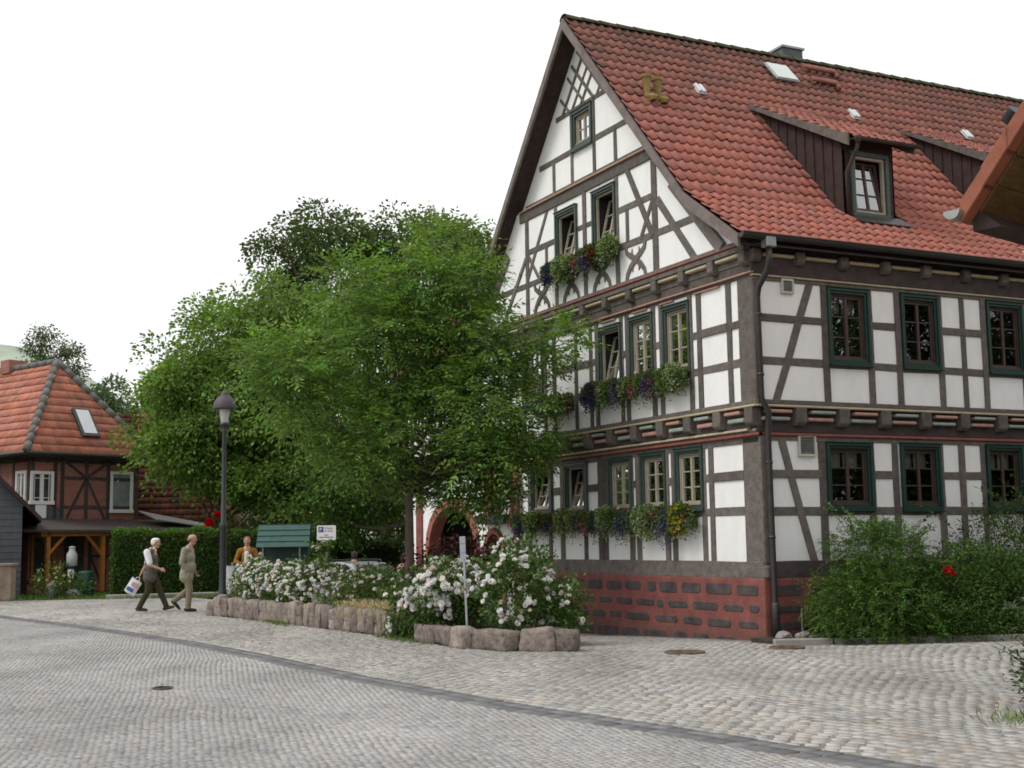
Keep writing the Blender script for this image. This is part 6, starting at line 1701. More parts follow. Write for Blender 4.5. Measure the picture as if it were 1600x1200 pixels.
flower_box(G2, 4.95, 5.95, 6.50, [(5.95, 'pink', .14, .1), (5.75, 'blue', .23, .14), (5.5, 'red', .12, .0), (5.3, 'variegated', .27, .16), (5.05, 'variegated', .22, .14)], 'attic flower box under the left tilted window, mostly pale green leaves')
flower_box(G2, 3.5, 4.75, 6.50, [(4.75, 'pink', .18, .12), (4.45, 'green', .2, .1), (4.25, 'violet', .22, .12), (4.05, 'red', .22, .0), (3.85, 'red', .16, .0), (3.6, 'variegated', .27, .12), (4.7, 'pink', .12, .25)], 'attic flower box under the right tilted window with dark red blooms')
# ================================================================== STREET FURNITURE
LP = empty('street_lamp', ground(-6.44, 29.0), HEAD, 'dark bell-shaded street lamp on a slim post at the far end of the rose bed', 'street lamp')
mb = MB()
mb.lathe([(.15, 0), (.15, .08), (.12, .12), (.105, .45), (.09, .52), (.078, .60), (.075, 1.88), (.088, 1.90), (.088, 1.97), (.058, 2.02), (.045, 4.02), (.05, 4.05), (.05, 4.10), (.03, 4.14)], (0, 0, 0), 16)
mb.build('post', M['metal_dark'], LP, smooth=True)
mb = MB()
mb.lathe([(.255, 4.53), (.262, 4.55), (.245, 4.64), (.215, 4.72), (.15, 4.80), (.10, 4.825), (.085, 4.84), (.088, 4.88), (.065, 4.925), (.02, 4.95)], (0, 0, 0), 24)
mb.build('lamp_shade', mat('dull_lamp_shade', (.075, .06, .068), .6, .2, 8), LP, smooth=True)
mb = MB(); mb.lathe([(.075, 4.22), (.085, 4.24), (.115, 4.50), (.115, 4.54)], (0, 0, 0), 16); mb.build('lamp_glass', mat('frosted_lamp_glass', (.50, .52, .50), .25, .05, 5, spec=.6), LP, smooth=True)
mb = MB()
for a in (0.3, PI + .3): mb.tube([(.10 * math.cos(a), .10 * math.sin(a), 4.18), (.14 * math.cos(a), .14 * math.sin(a), 4.30), (.15 * math.cos(a), .15 * math.sin(a), 4.54)], .008, 6)
mb.lathe([(.05, 4.10), (.11, 4.19), (.09, 4.22)], (0, 0, 0), 14)
mb.build('glass_holder', M['metal_dark'], LP)

def text(body, size, loc, parent, m, name='lettering', rot=(PI / 2, 0, 0)):
    cu = bpy.data.curves.new('t', 'FONT'); cu.body = body; cu.size = size; cu.extrude = .001
    o = bpy.data.objects.new('t', cu); COL.objects.link(o)
    me = bpy.data.meshes.new_from_object(o.evaluated_get(bpy.context.evaluated_depsgraph_get()))
    bpy.data.objects.remove(o)
    q = link(name, me, m, parent, loc); q.rotation_euler = rot
    return q


PS = empty('parking_sign', ground(-4.73, 33.0), HEAD, 'small white parking sign with blue P on a thin grey pole', 'sign')
mb = MB(); mb.tube([(0, .03, -.1), (0, .03, 2.2)], .028, 8); mb.build('pole', M['zinc'], PS)
mb = MB(); n = 6; pts = []
for cx, cz, st in ((.205, 2.255, 0), (-.205, 2.255, 1), (-.205, 1.955, 2), (.205, 1.955, 3)):
    for k in range(n + 1): t = PI / 2 * (st + k / n); pts.append((cx + .035 * math.cos(t), 0, cz + .035 * math.sin(t)))
mb.prism(pts, (0, .012, 0)); mb.build('sign_board', M['white_paint'], PS)
mb = MB(); mb.box((-.14, -.003, 2.19), (.125, .004, .135)); mb.build('blue_panel', mat('traffic_blue', (.03, .055, .22), .4, .05, 5), PS)
text('P', .135, (-.178, -.007, 2.142), PS, M['white_paint'])
dk = mat('dark_lettering', (.06, .06, .07), .6, .05, 5)
text('Parkplatz', .058, (-.055, -.003, 2.205), PS, dk); text('für Gäste', .058, (-.055, -.003, 2.135), PS, dk)
mb = MB(); mb.box((.0, -.002, 2.045), (.10, .003, .016)); mb.box((0, -.002, 1.995), (.36, .003, .018)); mb.build('small_print', dk, PS)

NBD = empty('notice_board', ground(-5.83, 33.2), HEAD, 'dark green notice board with little shingled roof behind the roses', 'notice board')
gp = mat('dull_green_boards', (.030, .085, .072), .6, .2, 7, .2, 24); gd = mat('deep_green_boards', (.012, .035, .030), .6, .2, 7)
mb = MB()
for s in (-.56, .56):
    mb = MB(); mb.box((s, .12, .9), (.09, .09, 1.8)); mb.build('post', gd, NBD)
mb = MB(); mb.box((0, .12, 1.10), (1.08, .06, .95)); mb.build('panel', gd, NBD, bevel=.01)
mb = MB()
for k in range(4):                                            # four overlapping boards on each slope
    for s in (-1, 1):
        a0, a1 = k / 4, (k + 1.12) / 4
        y0 = .12 - s * .02 + s * -.36 * (1 - a0); y1 = .12 - s * .02 + s * -.36 * (1 - a1)
        z0 = 1.56 + .57 * a0; z1 = 1.56 + .57 * a1
        mb.hexa([(-.66, y0, z0), (.66, y0, z0), (.66, y1, z1 - .02), (-.66, y1, z1 - .02), (-.66, y0 - s * .022, z0 + .012), (.66, y0 - s * .022, z0 + .012), (.66, y1, z1), (-.66, y1, z1)])
mb.build('roof', gp, NBD)
mb = MB(); mb.box((0, .12, 2.135), (1.36, .06, .03)); mb.build('ridge_board', gd, NBD)
mb = MB(); mb.tube([(.42, -.14, .4), (.42, -.14, 1.58)], .02, 6); mb.tube([(-.5, -.14, .4), (-.5, -.14, 1.58)], .02, 6); mb.build('stay', M['zinc'], NBD)

SP = empty('steel_post', Vector((-3.98, 1.83, .15)), HEAD, 'thin galvanised post with pale label plate in the near end of the rose bed', 'post'); SP.rotation_euler = (0, -.035, HEAD)
mb = MB(); mb.box((0, 0, .70), (.034, .03, 1.42)); mb.build('post', M['steel'], SP, bevel=.006)
mb = MB(); mb.box((-.01, -.022, 1.26), (.085, .010, .34)); mb.build('label_plate', mat('grey_blue_plate', (.36, .40, .46), .5, .15, 9), SP, bevel=.004)
mb = MB(); mb.box((-.01, -.029, 1.33), (.07, .003, .012)); mb.box((-.01, -.029, 1.20), (.07, .003, .012)); mb.build('plate_marking', M['zinc'], SP)

LB = empty('litter_bin', ground(-6.72, 31.2), HEAD, 'pale slim litter bin between the lamp post and the woman in the ochre jacket', 'bin')
mb = MB(); mb.lathe([(.13, .42), (.15, .44), (.17, 1.0), (.18, 1.02), (.165, 1.02), (.15, .9)], (0, 0, 0), 14, 1, .7); mb.build('bin_body', mat('pale_grey_plastic', (.52, .54, .56), .5, .06, 6), LB)
mb = MB(); mb.tube([(0, .08, 0), (0, .08, 1.1)], .025, 8); mb.build('bin_post', M['zinc'], LB)

# boots on the roof
mus = mat('mustard_glaze', (.20, .125, .028), .45, .25, 12)
BT = empty('boot_ornament', Vector((.24, 2.98, roof_z(2.98))), 0, 'pair of mustard-yellow boots standing on the red roof tiles', 'ornament')
for x, y in ((-.14, -.03), (.12, .03)):
    mb = MB(); b = Vector((x, y, 0))
    mb.tube([b + Vector((0, .02, .04)), b + Vector((0, .03, .12)), b + Vector((0, .04, .26)), b + Vector((0, .05, .42))], [.062, .060, .066, .085], 12)
    mb.tube([b + Vector((-.01, .06, .04)), b + Vector((.02, -.06, .035)), b + Vector((.05, -.17, .0)), b + Vector((.06, -.21, -.02))], [.05, .058, .05, .025], 10)
    mb.tube([b + Vector((0, .05, .40)), b + Vector((0, .052, .46))], [.098, .098], 12)
    mb.box(b + Vector((.02, -.05, -.03)), (.11, .30, .05), rz=.12)
    mb.build('boot', mus, BT, smooth=False, bevel=0)

# ================================================================== CAR
CAR = empty('parked_car', ground(-4.10, 35.5), HEAD - math.radians(48), 'silver estate car parked behind the roses, only its roof and windows showing', 'car')
silver = mat('silver_car_paint', (.42, .43, .45), .28, .05, 3, metal=.55, spec=.6); cg = mat('car_glass', (.018, .022, .024), .05, .3, 3, spec=.8); rub = mat('tyre_rubber', (.018, .018, .018), .8, .2, 9); rimm = mat('alloy_rim', (.45, .46, .47), .3, .05, 5, metal=.8)
prof = [(-2.15, .42, .62), (-2.2, .62, .70), (-2.12, .92, .74), (-1.2, .97, .80), (.6, .97, .82), (1.3, .92, .80), (1.95, .80, .72), (2.2, .62, .66), (2.22, .40, .60)]
V = []; F = []
sec = [(-1, .25), (-1.02, .55), (-.98, .80), (-.90, 1.0), (.90, 1.0), (.98, .80), (1.02, .55), (1, .25)]
xs = [-2.2, -2.1, -1.6, -.8, .4, 1.1, 1.7, 2.1, 2.24]; tops = [.80, .93, .97, .97, .96, .93, .86, .76, .60]; wid = [.70, .80, .85, .87, .87, .86, .83, .76, .62]
mb = MB(); vs = []
for x, t, w in zip(xs, tops, wid):
    for sy, f in sec: vs.append((x, sy * w * .98, .22 + (t - .22) * f if f < 1 else t))
m = len(sec); fs = [(i * m + k, i * m + (k + 1) % m, (i + 1) * m + (k + 1) % m, (i + 1) * m + k) for i in range(len(xs) - 1) for k in range(m)] + [tuple(range(m)), tuple(range((len(xs) - 1) * m, len(xs) * m))]
mb.add(vs, fs)
cab = [(-2.08, .95, .76), (-1.72, 1.36, .62), (-1.4, 1.435, .60), (-.2, 1.45, .60), (.28, 1.40, .60), (1.05, .94, .76)]
n = len(cab)
mb.add([(x, -w, z) for x, z, w in cab] + [(x, w, z) for x, z, w in cab], [tuple(range(n)), tuple(range(2 * n - 1, n - 1, -1))] + [(i, i + 1, n + i + 1, n + i) for i in range(n - 1)])
body = mb.build('body', silver, CAR, bevel=.02, seg=2)
for s in (-1, 1):
    mb = MB()
    for q in (((-1.86, 1.02), (-1.60, 1.34), (-1.02, 1.385), (-1.02, 1.0)), ((-.95, 1.0), (-.95, 1.385), (-.12, 1.39), (-.12, 1.0)), ((-.05, 1.0), (-.05, 1.385), (.22, 1.35), (.80, 1.0))):
        mb.add([(x, s * ((.76 - (z - .95) / .5 * .16) + .012), z) for x, z in q], [(0, 1, 2, 3)])
    mb.build('side_window', cg, CAR, fix=False)
mb = MB(); mb.quad((.36, -.53, 1.37), (.36, .53, 1.37), (1.01, .66, .985), (1.01, -.66, .985)); mb.v = [(x + .012, y, z + .012) for x, y, z in mb.v]; mb.build('windscreen', cg, CAR, fix=False)
mb = MB(); mb.quad((-1.78, -.55, 1.31), (-1.78, .55, 1.31), (-2.05, .66, 1.0), (-2.05, -.66, 1.0)); mb.v = [(x - .014, y, z + .01) for x, y, z in mb.v]; mb.build('rear_window', cg, CAR, fix=False)
for s in (-1, 1):
    mb = MB(); mb.tube([(-1.6, s * .55, 1.47), (-1.5, s * .55, 1.50), (.0, s * .55, 1.50), (.1, s * .55, 1.46)], .014, 6); mb.build('roof_rail', M['metal_dark'], CAR)
    mb = MB(); mb.box((.78, s * .90, 1.0), (.12, .16, .11)); mb.build('mirror', silver, CAR, bevel=.02)
    mb = MB(); mb.box((2.12, s * .55, .66), (.14, .26, .12)); mb.build('headlight', M['white_paint'], CAR, bevel=.02)
    mb = MB(); mb.box((-2.16, s * .62, .80), (.08, .16, .26)); mb.build('tail_light', mat('tail_red', (.3, .01, .01), .3, .05, 5), CAR, bevel=.02)
    for x in (-1.35, 1.38):
        c = Vector((x, s * .78, .31)); mb = MB(); mb.tube([c - Vector((0, .1, 0)), c + Vector((0, .1, 0))], .31, 22); w = mb.build('wheel', rub, CAR, bevel=.02)
        mb = MB(); mb.tube([c - Vector((0, .108, 0)), c + Vector((0, .108, 0))], .19, 18); mb.build('rim', rimm, w, bevel=.01)

# ================================================================== PEOPLE
def blob(name, shapes, m, parent, vox=.012, it=5):
    """one continuous skin from overlapping capsules (c) and ellipsoids (e)"""
    mb = MB()
    for s in shapes:
        if s[0] == 'e':
            mb.ball(s[1], s[2], 14, 9)
        else:
            _, a, ra, b, rb = s; a = Vector(a); b = Vector(b)
            mb.tube([a, b], [ra, rb], 12); mb.ball(a, ra * .995, 12, 8); mb.ball(b, rb * .995, 12, 8)
    me = bpy.data.meshes.new('tmp'); me.from_pydata(mb.v, [], mb.f)
    bm = bmesh.new(); bm.from_mesh(me); bmesh.ops.recalc_face_normals(bm, faces=bm.faces); bm.to_mesh(me); bm.free()
    o = bpy.data.objects.new('tmp', me); COL.objects.link(o)
    r = o.modifiers.new('r', 'REMESH'); r.mode = 'VOXEL'; r.voxel_size = vox
    sm = o.modifiers.new('s', 'SMOOTH'); sm.iterations = it; sm.factor = .5
    me2 = bpy.data.meshes.new_from_object(o.evaluated_get(bpy.context.evaluated_depsgraph_get()))
    bpy.data.objects.remove(o); bpy.data.meshes.remove(me)
    me2.polygons.foreach_set('use_smooth', [True] * len(me2.polygons))
    return link(name, me2, m, parent)


def skin(c, **k): return mat('skin', c, .55, .08, 12, spec=.35)


SKIN = skin((.46, .25, .18))
def cloth(c, n='cloth'): return mat(n, c, .9, .18, 9, .35, 40, spec=.15)


def hand(wr, d, side, up, sc=1.0, curl=.5):
    """palm, thumb and four bent fingers of unequal length; wr wrist, d hand direction, side towards the thumb"""
    wr = Vector(wr); d = Vector(d).normalized(); side = Vector(side).normalized(); up = d.cross(side).normalized()
    s = []; pe = wr + d * .085 * sc
    for k in range(4):
        r0 = wr + side * (.024 - .016 * k) * sc + d * .012 * sc
        kn = pe + side * (.030 - .020 * k) * sc - d * (.004 * abs(k - 1)) * sc
        s.append(('c', r0, .0135 * sc, kn, .0125 * sc))
        L = (.040, .045, .042, .033)[k] * sc
        p1 = kn + (d * (1 - curl * .5) - up * curl * .6).normalized() * L
        p2 = p1 + (d * (1 - curl * 1.3) - up * curl * 1.2).normalized() * L * .85
        s += [('c', kn, .0105 * sc, p1, .0092 * sc), ('c', p1, .0092 * sc, p2, .0078 * sc)]
    t0 = wr + d * .02 * sc + side * .024 * sc; t1 = t0 + (d * .7 + side * .7 - up * .2).normalized() * .045 * sc; t2 = t1 + (d * .9 + side * .2 - up * .3).normalized() * .032 * sc
    return s + [('c', t0, .014 * sc, t1, .0115 * sc), ('c', t1, .011 * sc, t2, .0088 * sc)]


def head(c, f, s=1.0, belly=0):
    """head with jaw, nose, brow, ears; c centre of the skull, f facing"""
    c = Vector(c); f = Vector(f).normalized(); z = Vector((0, 0, 1)); l = z.cross(f).normalized(); z = f.cross(l)
    g = lambda x, y, zz: c + f * x * s + l * y * s + z * zz * s
    sh = [('c', g(-.022, 0, .02), .082 * s, g(.02, 0, .028), .078 * s), ('c', g(.022, 0, -.02), .068 * s, g(.045, 0, -.082), .040 * s),
          ('c', g(.08, 0, .012), .011 * s, g(.103, 0, -.024), .0155 * s), ('c', g(.072, .03, .028), .013 * s, g(.072, -.03, .028), .013 * s),
          ('c', g(.076, .018, -.062), .0085 * s, g(.076, -.018, -.062), .0085 * s), ('c', g(.066, .012, -.098), .018 * s, g(.066, -.012, -.098), .018 * s)]
    for k in (-1, 1): sh += [('c', g(-.008, k * .080, .012), .014 * s, g(-.004, k * .080, -.024), .010 * s), ('e', g(.05, k * .04, -.02), (.03 * s, .03 * s, .03 * s))]
    return sh, g


def face_bits(g, root, s=1.0):
    mb = MB()
    for k in (-1, 1): mb.ball(g(.071, k * .031, .006), .0125 * s, 8, 6)
    mb.build('eye', mat('eye_dark', (.05, .04, .035), .25, .1, 9), root, smooth=True)
    mb = MB(); mb.tube([g(.083, .024, -.064), g(.088, 0, -.063), g(.083, -.024, -.064)], [.003, .0045, .003], 5); mb.build('lips', mat('lips', (.30, .12, .10), .5, .1, 9), root)


# -------- first walker: white hair, grey waistcoat, white short sleeves, dark trousers
def walker(loc, rz, label, H, hair, shirt, jacket, trousers, shoes, legs, arms, headpos, short=False, bald=False, bag=False, belly=.02):
    root = empty('person', loc, rz, label, 'person', 'two men walking across the square')
    hip = Vector((0, 0, .90)); ch = Vector((.03, 0, 1.22)); sh = Vector((.03, 0, 1.40)); neck = Vector((.05, 0, 1.46)); hc = Vector(headpos)
    hs, g = head(hc, (1, 0.0, -.08))
    body = hs + [('c', neck - Vector((0, 0, .06)), .058, hc + Vector((-.005, 0, -.06)), .052), ('c', hip, .13, ch, .14), ('c', ch, .14, sh, .10)]
    for s, A in zip((-1, 1), arms):
        S, E, W = (Vector(q) for q in A[:3])
        body += [('c', S, .050, E, .038), ('c', E, .038, W, .026)]
        d = (W - E).normalized(); body += hand(W, d if len(A) < 4 else A[3], (0.2, -s * .55, .8), None, 1.0, .75)
    for s, Lg in zip((-1, 1), legs):
        Hh, K, A = (Vector(q) for q in Lg[:3]); body += [('c', Hh, .085, K, .055), ('c', K, .055, A, .038)]
    blob('body', body, SKIN, root, .0095, 3)
    face_bits(g, root)
    # trousers
    tr = [('c', hip + Vector((0, .06, .06)), .125, hip + Vector((0, -.06, .06)), .125), ('e', hip + Vector((-.02, 0, 0)), (.115, .155, .12))]
    for s, Lg in zip((-1, 1), legs):
        Hh, K, A = (Vector(q) for q in Lg[:3]); tr += [('c', Hh, .105, K, .078), ('c', K, .076, A + (K - A) * .02, .064), ('e', A + Vector((.0, 0, .0)), (.068, .06, .05))]
    blob('trousers', tr, trousers, root, .013, 3)
    for s, Lg in zip((-1, 1), legs):
        A = Vector(Lg[2]); t = Vector(Lg[3]).normalized()
        blob('shoe', [('c', A + t * -.05 + Vector((0, 0, -.045)), .042, A + t * .10 + Vector((0, 0, -.052)), .040), ('c', A + t * .10 + Vector((0, 0, -.052)), .040, A + t * .17 + Vector((0, 0, -.058)), .030), ('c', A, .045, A + Vector((0, 0, -.05)), .045)], shoes, root, .011, 2)
    # upper clothing
    jk = [('c', Vector((-.012, .055, .86)), .150, Vector((-.012, -.055, .86)), .150), ('c', Vector((-.012, .055, .79)), .152, Vector((-.012, -.055, .79)), .152), ('c', Vector((belly, .05, 1.0)), .155, Vector((belly, -.05, 1.0)), .155), ('c', Vector((.015, .08, 1.22)), .142, Vector((.015, -.08, 1.22)), .142),
          ('c', sh + Vector((-.01, .15, -.02)), .075, sh + Vector((-.01, -.15, -.02)), .075), ('c', Vector((-.01, 0, .80)), .15, ch, .15), ('c', sh + Vector((.0, 0, .0)), .085, neck, .070)]
    if not short:
        for A in arms:
            S, E, W = (Vector(q) for q in A[:3]); jk += [('c', S, .074, E, .062), ('c', E, .062, E.lerp(W, .92), .050)]
        jk += [('c', neck + Vector((.02, .05, -.01)), .026, neck + Vector((.02, -.05, -.01)), .026), ('c', neck + Vector((.075, .04, -.05)), .02, Vector((.15, .03, 1.1)), .018), ('e', Vector((.02, -.16, .92)), (.07, .02, .05))]
    blob('jacket' if not short else 'waistcoat', jk, jacket, root, .013, 3)
    if short:
        sv = []
        for A in arms:
            S, E, W = (Vector(q) for q in A[:3]); sv += [('c', S + Vector((0, 0, .01)), .082, S.lerp(E, .80), .072)]
            blob('sleeve', sv[-1:], shirt, root, .012, 2)
        blob('collar', [('c', neck + Vector((.0, .045, .0)), .034, neck + Vector((.03, -.045, .0)), .034), ('c', neck + Vector((.05, .02, -.02)), .028, neck + Vector((.07, -.02, -.05)), .024)], shirt, root, .010, 2)
    # hair
    gg = g
    if bald:
        hr = [('c', gg(-.06, .062, -.02), .030, gg(-.085, 0, -.02), .034), ('c', gg(-.06, -.062, -.02), .030, gg(-.085, 0, -.02), .034), ('c', gg(-.02, .080, .01), .016, gg(-.06, .062, -.02), .028), ('c', gg(-.02, -.080, .01), .016, gg(-.06, -.062, -.02), .028)]
    else:
        hr = [('e', gg(-.022, 0, .055), (.098, .088, .062)), ('e', gg(-.055, 0, .01), (.066, .084, .088)), ('c', gg(.045, .03, .085), .028, gg(.045, -.03, .085), .028), ('c', gg(-.015, .078, .015), .018, gg(-.015, .078, -.02), .014), ('c', gg(-.015, -.078, .015), .018, gg(-.015, -.078, -.02), .014)]
    blob('hair', hr, hair, root, .010, 2)
    return root, g


W1, _ = walker(ground(-8.48, 30.6), HEAD + .05, 'white-haired walking man in grey waistcoat, white short sleeves and dark trousers', 1.73,
               mat('white_hair', (.70, .69, .66), .9, .15, 30), cloth((.70, .71, .74), 'white_shirt'), cloth((.115, .10, .088), 'grey_waistcoat'), cloth((.052, .045, .030), 'dark_trousers'), cloth((.085, .045, .025), 'brown_shoe'),
               [((-.02, -.09, .88), (-.02, -.09, .50), (-.22, -.09, .115), (1, 0, -.05)), ((.02, .09, .88), (.20, .09, .50), (.36, .09, .12), (1, 0, .25))],
               [((-.04, -.21, 1.36), (.05, -.26, 1.07), (.27, -.22, .985)), ((.0, .20, 1.36), (-.16, .24, 1.08), (-.27, .22, .86))], (.115, 0, 1.585), short=True, belly=.035)
W2, _ = walker(ground(-7.50, 30.1), HEAD + .02, 'balding walking man ahead in pale green jacket and tan trousers, hand in pocket', 1.79,
               mat('grey_hair', (.20, .17, .15), .9, .2, 30), None, cloth((.275, .265, .195), 'pale_jacket'), cloth((.215, .175, .120), 'tan_trousers'), cloth((.025, .026, .030), 'black_shoe'),
               [((.0, -.09, .90), (.08, -.09, .51), (.05, -.09, .11), (1, 0, -.02)), ((.0, .09, .90), (.02, .09, .50), (-.30, .09, .26), (.75, 0, -.75))],
               [((-.02, -.21, 1.38), (-.07, -.25, 1.10), (.05, -.19, .92), (.35, .1, -1)), ((.0, .20, 1.38), (-.02, .25, 1.08), (.12, .22, .88))], (.105, 0, 1.625), bald=True, belly=.04)
W2.scale = (1.02, 1.02, 1.02)
# carrier bag hanging from the first man's rear hand
p = ground(-8.48, 30.6); c, s = math.cos(HEAD + .05), math.sin(HEAD + .05)
hx, hy, hz = -.32, .22, .78
BG = empty('carrier_bag', p + Vector((hx * c - hy * s, hx * s + hy * c, hz)), HEAD + .05, 'white plastic carrier bag with blue and pink print in the hand of the white-haired man', 'bag'); BG.rotation_euler = (0, .55, HEAD + .05)
mb = MB(); n = 6; vs = []; fs = []
for sd in (-1, 1):
    for i in range(n + 1):
        for j in range(n + 1):
            u, v = i / n - .5, j / n; bul = .035 * (1 - (2 * u) ** 2) * math.sin(PI * min(1, .12 + v * .8)); vs.append((u * .27, sd * (bul + .004), -.06 - .36 * v + .01 * math.sin(9 * u)))
q = (n + 1) ** 2
for k in (0, 1):
    for i in range(n):
        for j in range(n): a = k * q + i * (n + 1) + j; fs.append((a, a + 1, a + n + 2, a + n + 1))
mb.add(vs, fs); mb.build('bag_body', mat('bag_plastic', (.68, .67, .70), .45, .06, 12), BG, smooth=True, fix=False)
mb = MB(); mb.tube([(-.06, 0, -.07), (-.03, 0, .0), (.03, 0, .0), (.06, 0, -.07)], .009, 6); mb.build('bag_handle', mat('bag_plastic', (.68, .67, .70), .45, .06, 12), BG)
mb = MB(); mb.box((-.02, -.043, -.32), (.17, .004, .085)); mb.box((.03, -.046, -.30), (.05, .004, .035)); mb.build('blue_print', mat('blue_print', (.07, .09, .32), .5, .1, 5), BG)
mb = MB(); mb.box((.02, -.044, -.18), (.15, .004, .10)); mb.build('pink_print', mat('pink_print', (.52, .30, .30), .5, .1, 5), BG)


def upright(loc, rz, label, top, bottom, hairm, arms, z0=0.0, seated=False, hat=None, skirt=True, lean=0.0, group=None):
    root = empty('person', loc, rz, label, 'person', group)
    hz = .45 if seated else .90
    hip = Vector((0, 0, hz)); sh = Vector((lean * .5, 0, hz + .50)); hc = Vector((lean * .62 + .045, 0, hz + .70))
    hs, g = head(hc, (1, 0, -.1 - lean * .3), .95)
    body = hs + [('c', sh, .055, hc + Vector((-.01, 0, -.06)), .05), ('c', hip, .13, sh, .10)]
    for s, A in zip((-1, 1), arms):
        S, E, W = (Vector(q) for q in A); body += [('c', S, .045, E, .035), ('c', E, .035, W, .025)] + hand(W, (W - E), (0, -s, .4), None, .95, .8)
    if seated: lg = [((0, s * .09, hz), (.42, s * .10, hz + .02), (.45, s * .10, .07)) for s in (-1, 1)]
    else: lg = [((0, s * .09, hz), (.02, s * .09, .48), (0, s * .09, .07)) for s in (-1, 1)]
    for Hh, K, A in lg: body += [('c', Vector(Hh), .075, Vector(K), .052), ('c', Vector(K), .052, Vector(A), .036)]
    blob('body', body, SKIN, root, .010, 3); face_bits(g, root, .95)
    tp = [('c', hip + Vector((0, .06, .02)), .150, hip + Vector((0, -.06, .02)), .135), ('c', hip + Vector((lean * .2, 0, .1)), .14, sh - Vector((0, 0, .14)), .135), ('c', sh + Vector((0, .13, -.03)), .075, sh + Vector((0, -.13, -.03)), .075)]
    for A in arms:
        S, E, W = (Vector(q) for q in A); tp += [('c', S, .066, E, .056), ('c', E, .055, E.lerp(W, .85), .046)]
    blob('jacket', tp, top, root, .013, 3)
    if skirt and not seated: bt = [('c', Vector((0, .05, hz)), .145, Vector((0, .07, .42)), .19), ('c', Vector((0, -.05, hz)), .145, Vector((0, -.07, .42)), .19)]
    else:
        bt = [('e', hip, (.15, .18, .12))]
        for Hh, K, A in lg: bt += [('c', Vector(Hh), .095, Vector(K), .075), ('c', Vector(K), .072, Vector(A) + Vector((0, 0, .03)), .06)]
    blob('skirt' if skirt and not seated else 'trousers', bt, bottom, root, .014, 3)
    for Hh, K, A in lg: blob('shoe', [('c', Vector(A) + Vector((-.04, 0, -.03)), .038, Vector(A) + Vector((.14, 0, -.036)), .032)], cloth((.03, .025, .022), 'shoe'), root, .012, 2)
    blob('hair', [('e', g(-.025, 0, .05), (.098, .09, .066)), ('e', g(-.055, 0, -.02), (.068, .088, .12)), ('c', g(.03, .05, .07), .03, g(.03, -.05, .07), .03)], hairm, root, .011, 2)
    return root, g


FC = HEAD - PI / 2
wo, _ = upright(ground(-6.50, 31.9), FC + .15, 'woman in ochre jacket and rust skirt standing behind the roses by the lamp', cloth((.25, .125, .028), 'ochre_jacket'), cloth((.26, .075, .025), 'rust_skirt'), mat('brown_hair', (.16, .075, .05), .9, .2, 30),
                [((-.0, -.18, 1.36), (.03, -.27, 1.10), (.24, -.10, 1.04)), ((.0, .18, 1.36), (.03, .27, 1.10), (.26, .12, 1.02))])
blob('blouse', [('c', Vector((.10, 0, 1.30)), .06, Vector((.115, 0, 1.02)), .07)], cloth((.62, .58, .50), 'cream_blouse'), wo, .012, 2)
bq = empty('flower_bunch', ground(-6.24, 31.6), 0, 'bunch of white and pink flowers held in front of the woman in ochre', 'flowers'); bq.location.z = 1.05
cd = Cards(); blooms(rng.normal(size=(34, 3)) * [.11, .09, .08], .05, (.78, .74, .70), cd, 9); blooms(rng.normal(size=(10, 3)) * [.12, .1, .07] - [0, 0, .06], .045, (.55, .12, .14), cd, 8); cd.build('blossoms', M['petal'], bq)
cd = Cards(); n = 160; cd.put(*leaf_cards(rng.normal(size=(n, 3)) * [.11, .1, .1] - [0, 0, .12], rdir(n), .08, .04, tint(GRN, n))); cd.build('foliage', M['leaf_shrub'], bq)
mb = MB(); mb.tube([(0, 0, -.02), (-.08, .12, -.12), (-.11, .19, -.16)], [.05, .03, .022], 8); mb.build('stems', mat('flower_stalks', (.08, .14, .04), .8, .2, 9), bq)

BN = empty('bench', ground(-2.52, 27.3) + Vector((0, 0, .17)), HEAD, 'wooden bench hidden behind the roses next to the ash trunk', 'bench')
mb = MB()
for k in range(3): mb.box((0, -.14 + .14 * k, .44), (1.5, .11, .035))
mb.build('seat', M['wood_orange'], BN)
mb = MB(); mb.box((0, 0, -.09), (1.9, 1.5, .17)); mb.build('plinth', M['concrete'], BN, bevel=.01)
for s in (-.6, .6):
    mb = MB(); mb.box((s, 0, .21), (.07, .38, .42)); mb.build('leg', M['metal_dark'], BN)
st, _ = upright(ground(-2.52, 27.3) + Vector((0, 0, .20)), HEAD - .2, 'dark-haired seated person in beige top stooping beside the ash trunk', cloth((.42, .32, .235), 'beige_top'), cloth((.10, .09, .085), 'dark_trousers_b'), mat('black_hair', (.022, .014, .013), .8, .3, 30),
                [((.18, -.19, .92), (.34, -.20, .68), (.55, -.12, .62)), ((.18, .19, .92), (.34, .20, .68), (.55, .12, .62))], seated=True, lean=.38)
bh, _ = upright(ground(-4.68, 38.3), FC + PI, 'person standing behind the silver car, only the dark-haired head showing over its roof', cloth((.05, .05, .06), 'dark_coat'), cloth((.05, .05, .06), 'dark_coat'), mat('dark_brown_hair', (.045, .03, .025), .8, .3, 30),
                [((-.0, -.18, 1.36), (.02, -.24, 1.08), (.1, -.2, .86)), ((.0, .18, 1.36), (.02, .24, 1.08), (.1, .2, .86))], skirt=False)

# ================================================================== COTTAGE GARDEN BITS
def boulder(p, s, label):
    mb = MB(); mb.ball((0, 0, 0), (s[0], s[1], s[2]), 12, 8); mb.v = [tuple(np.array(v) * rng.uniform(.88, 1.1)) for v in mb.v]
    o = prop(mb.build('boulder', M['concrete'], smooth=True), label, 'boulder', 'boulders in the cottage garden'); o.location = p + Vector((0, 0, s[2] * .6)); return o


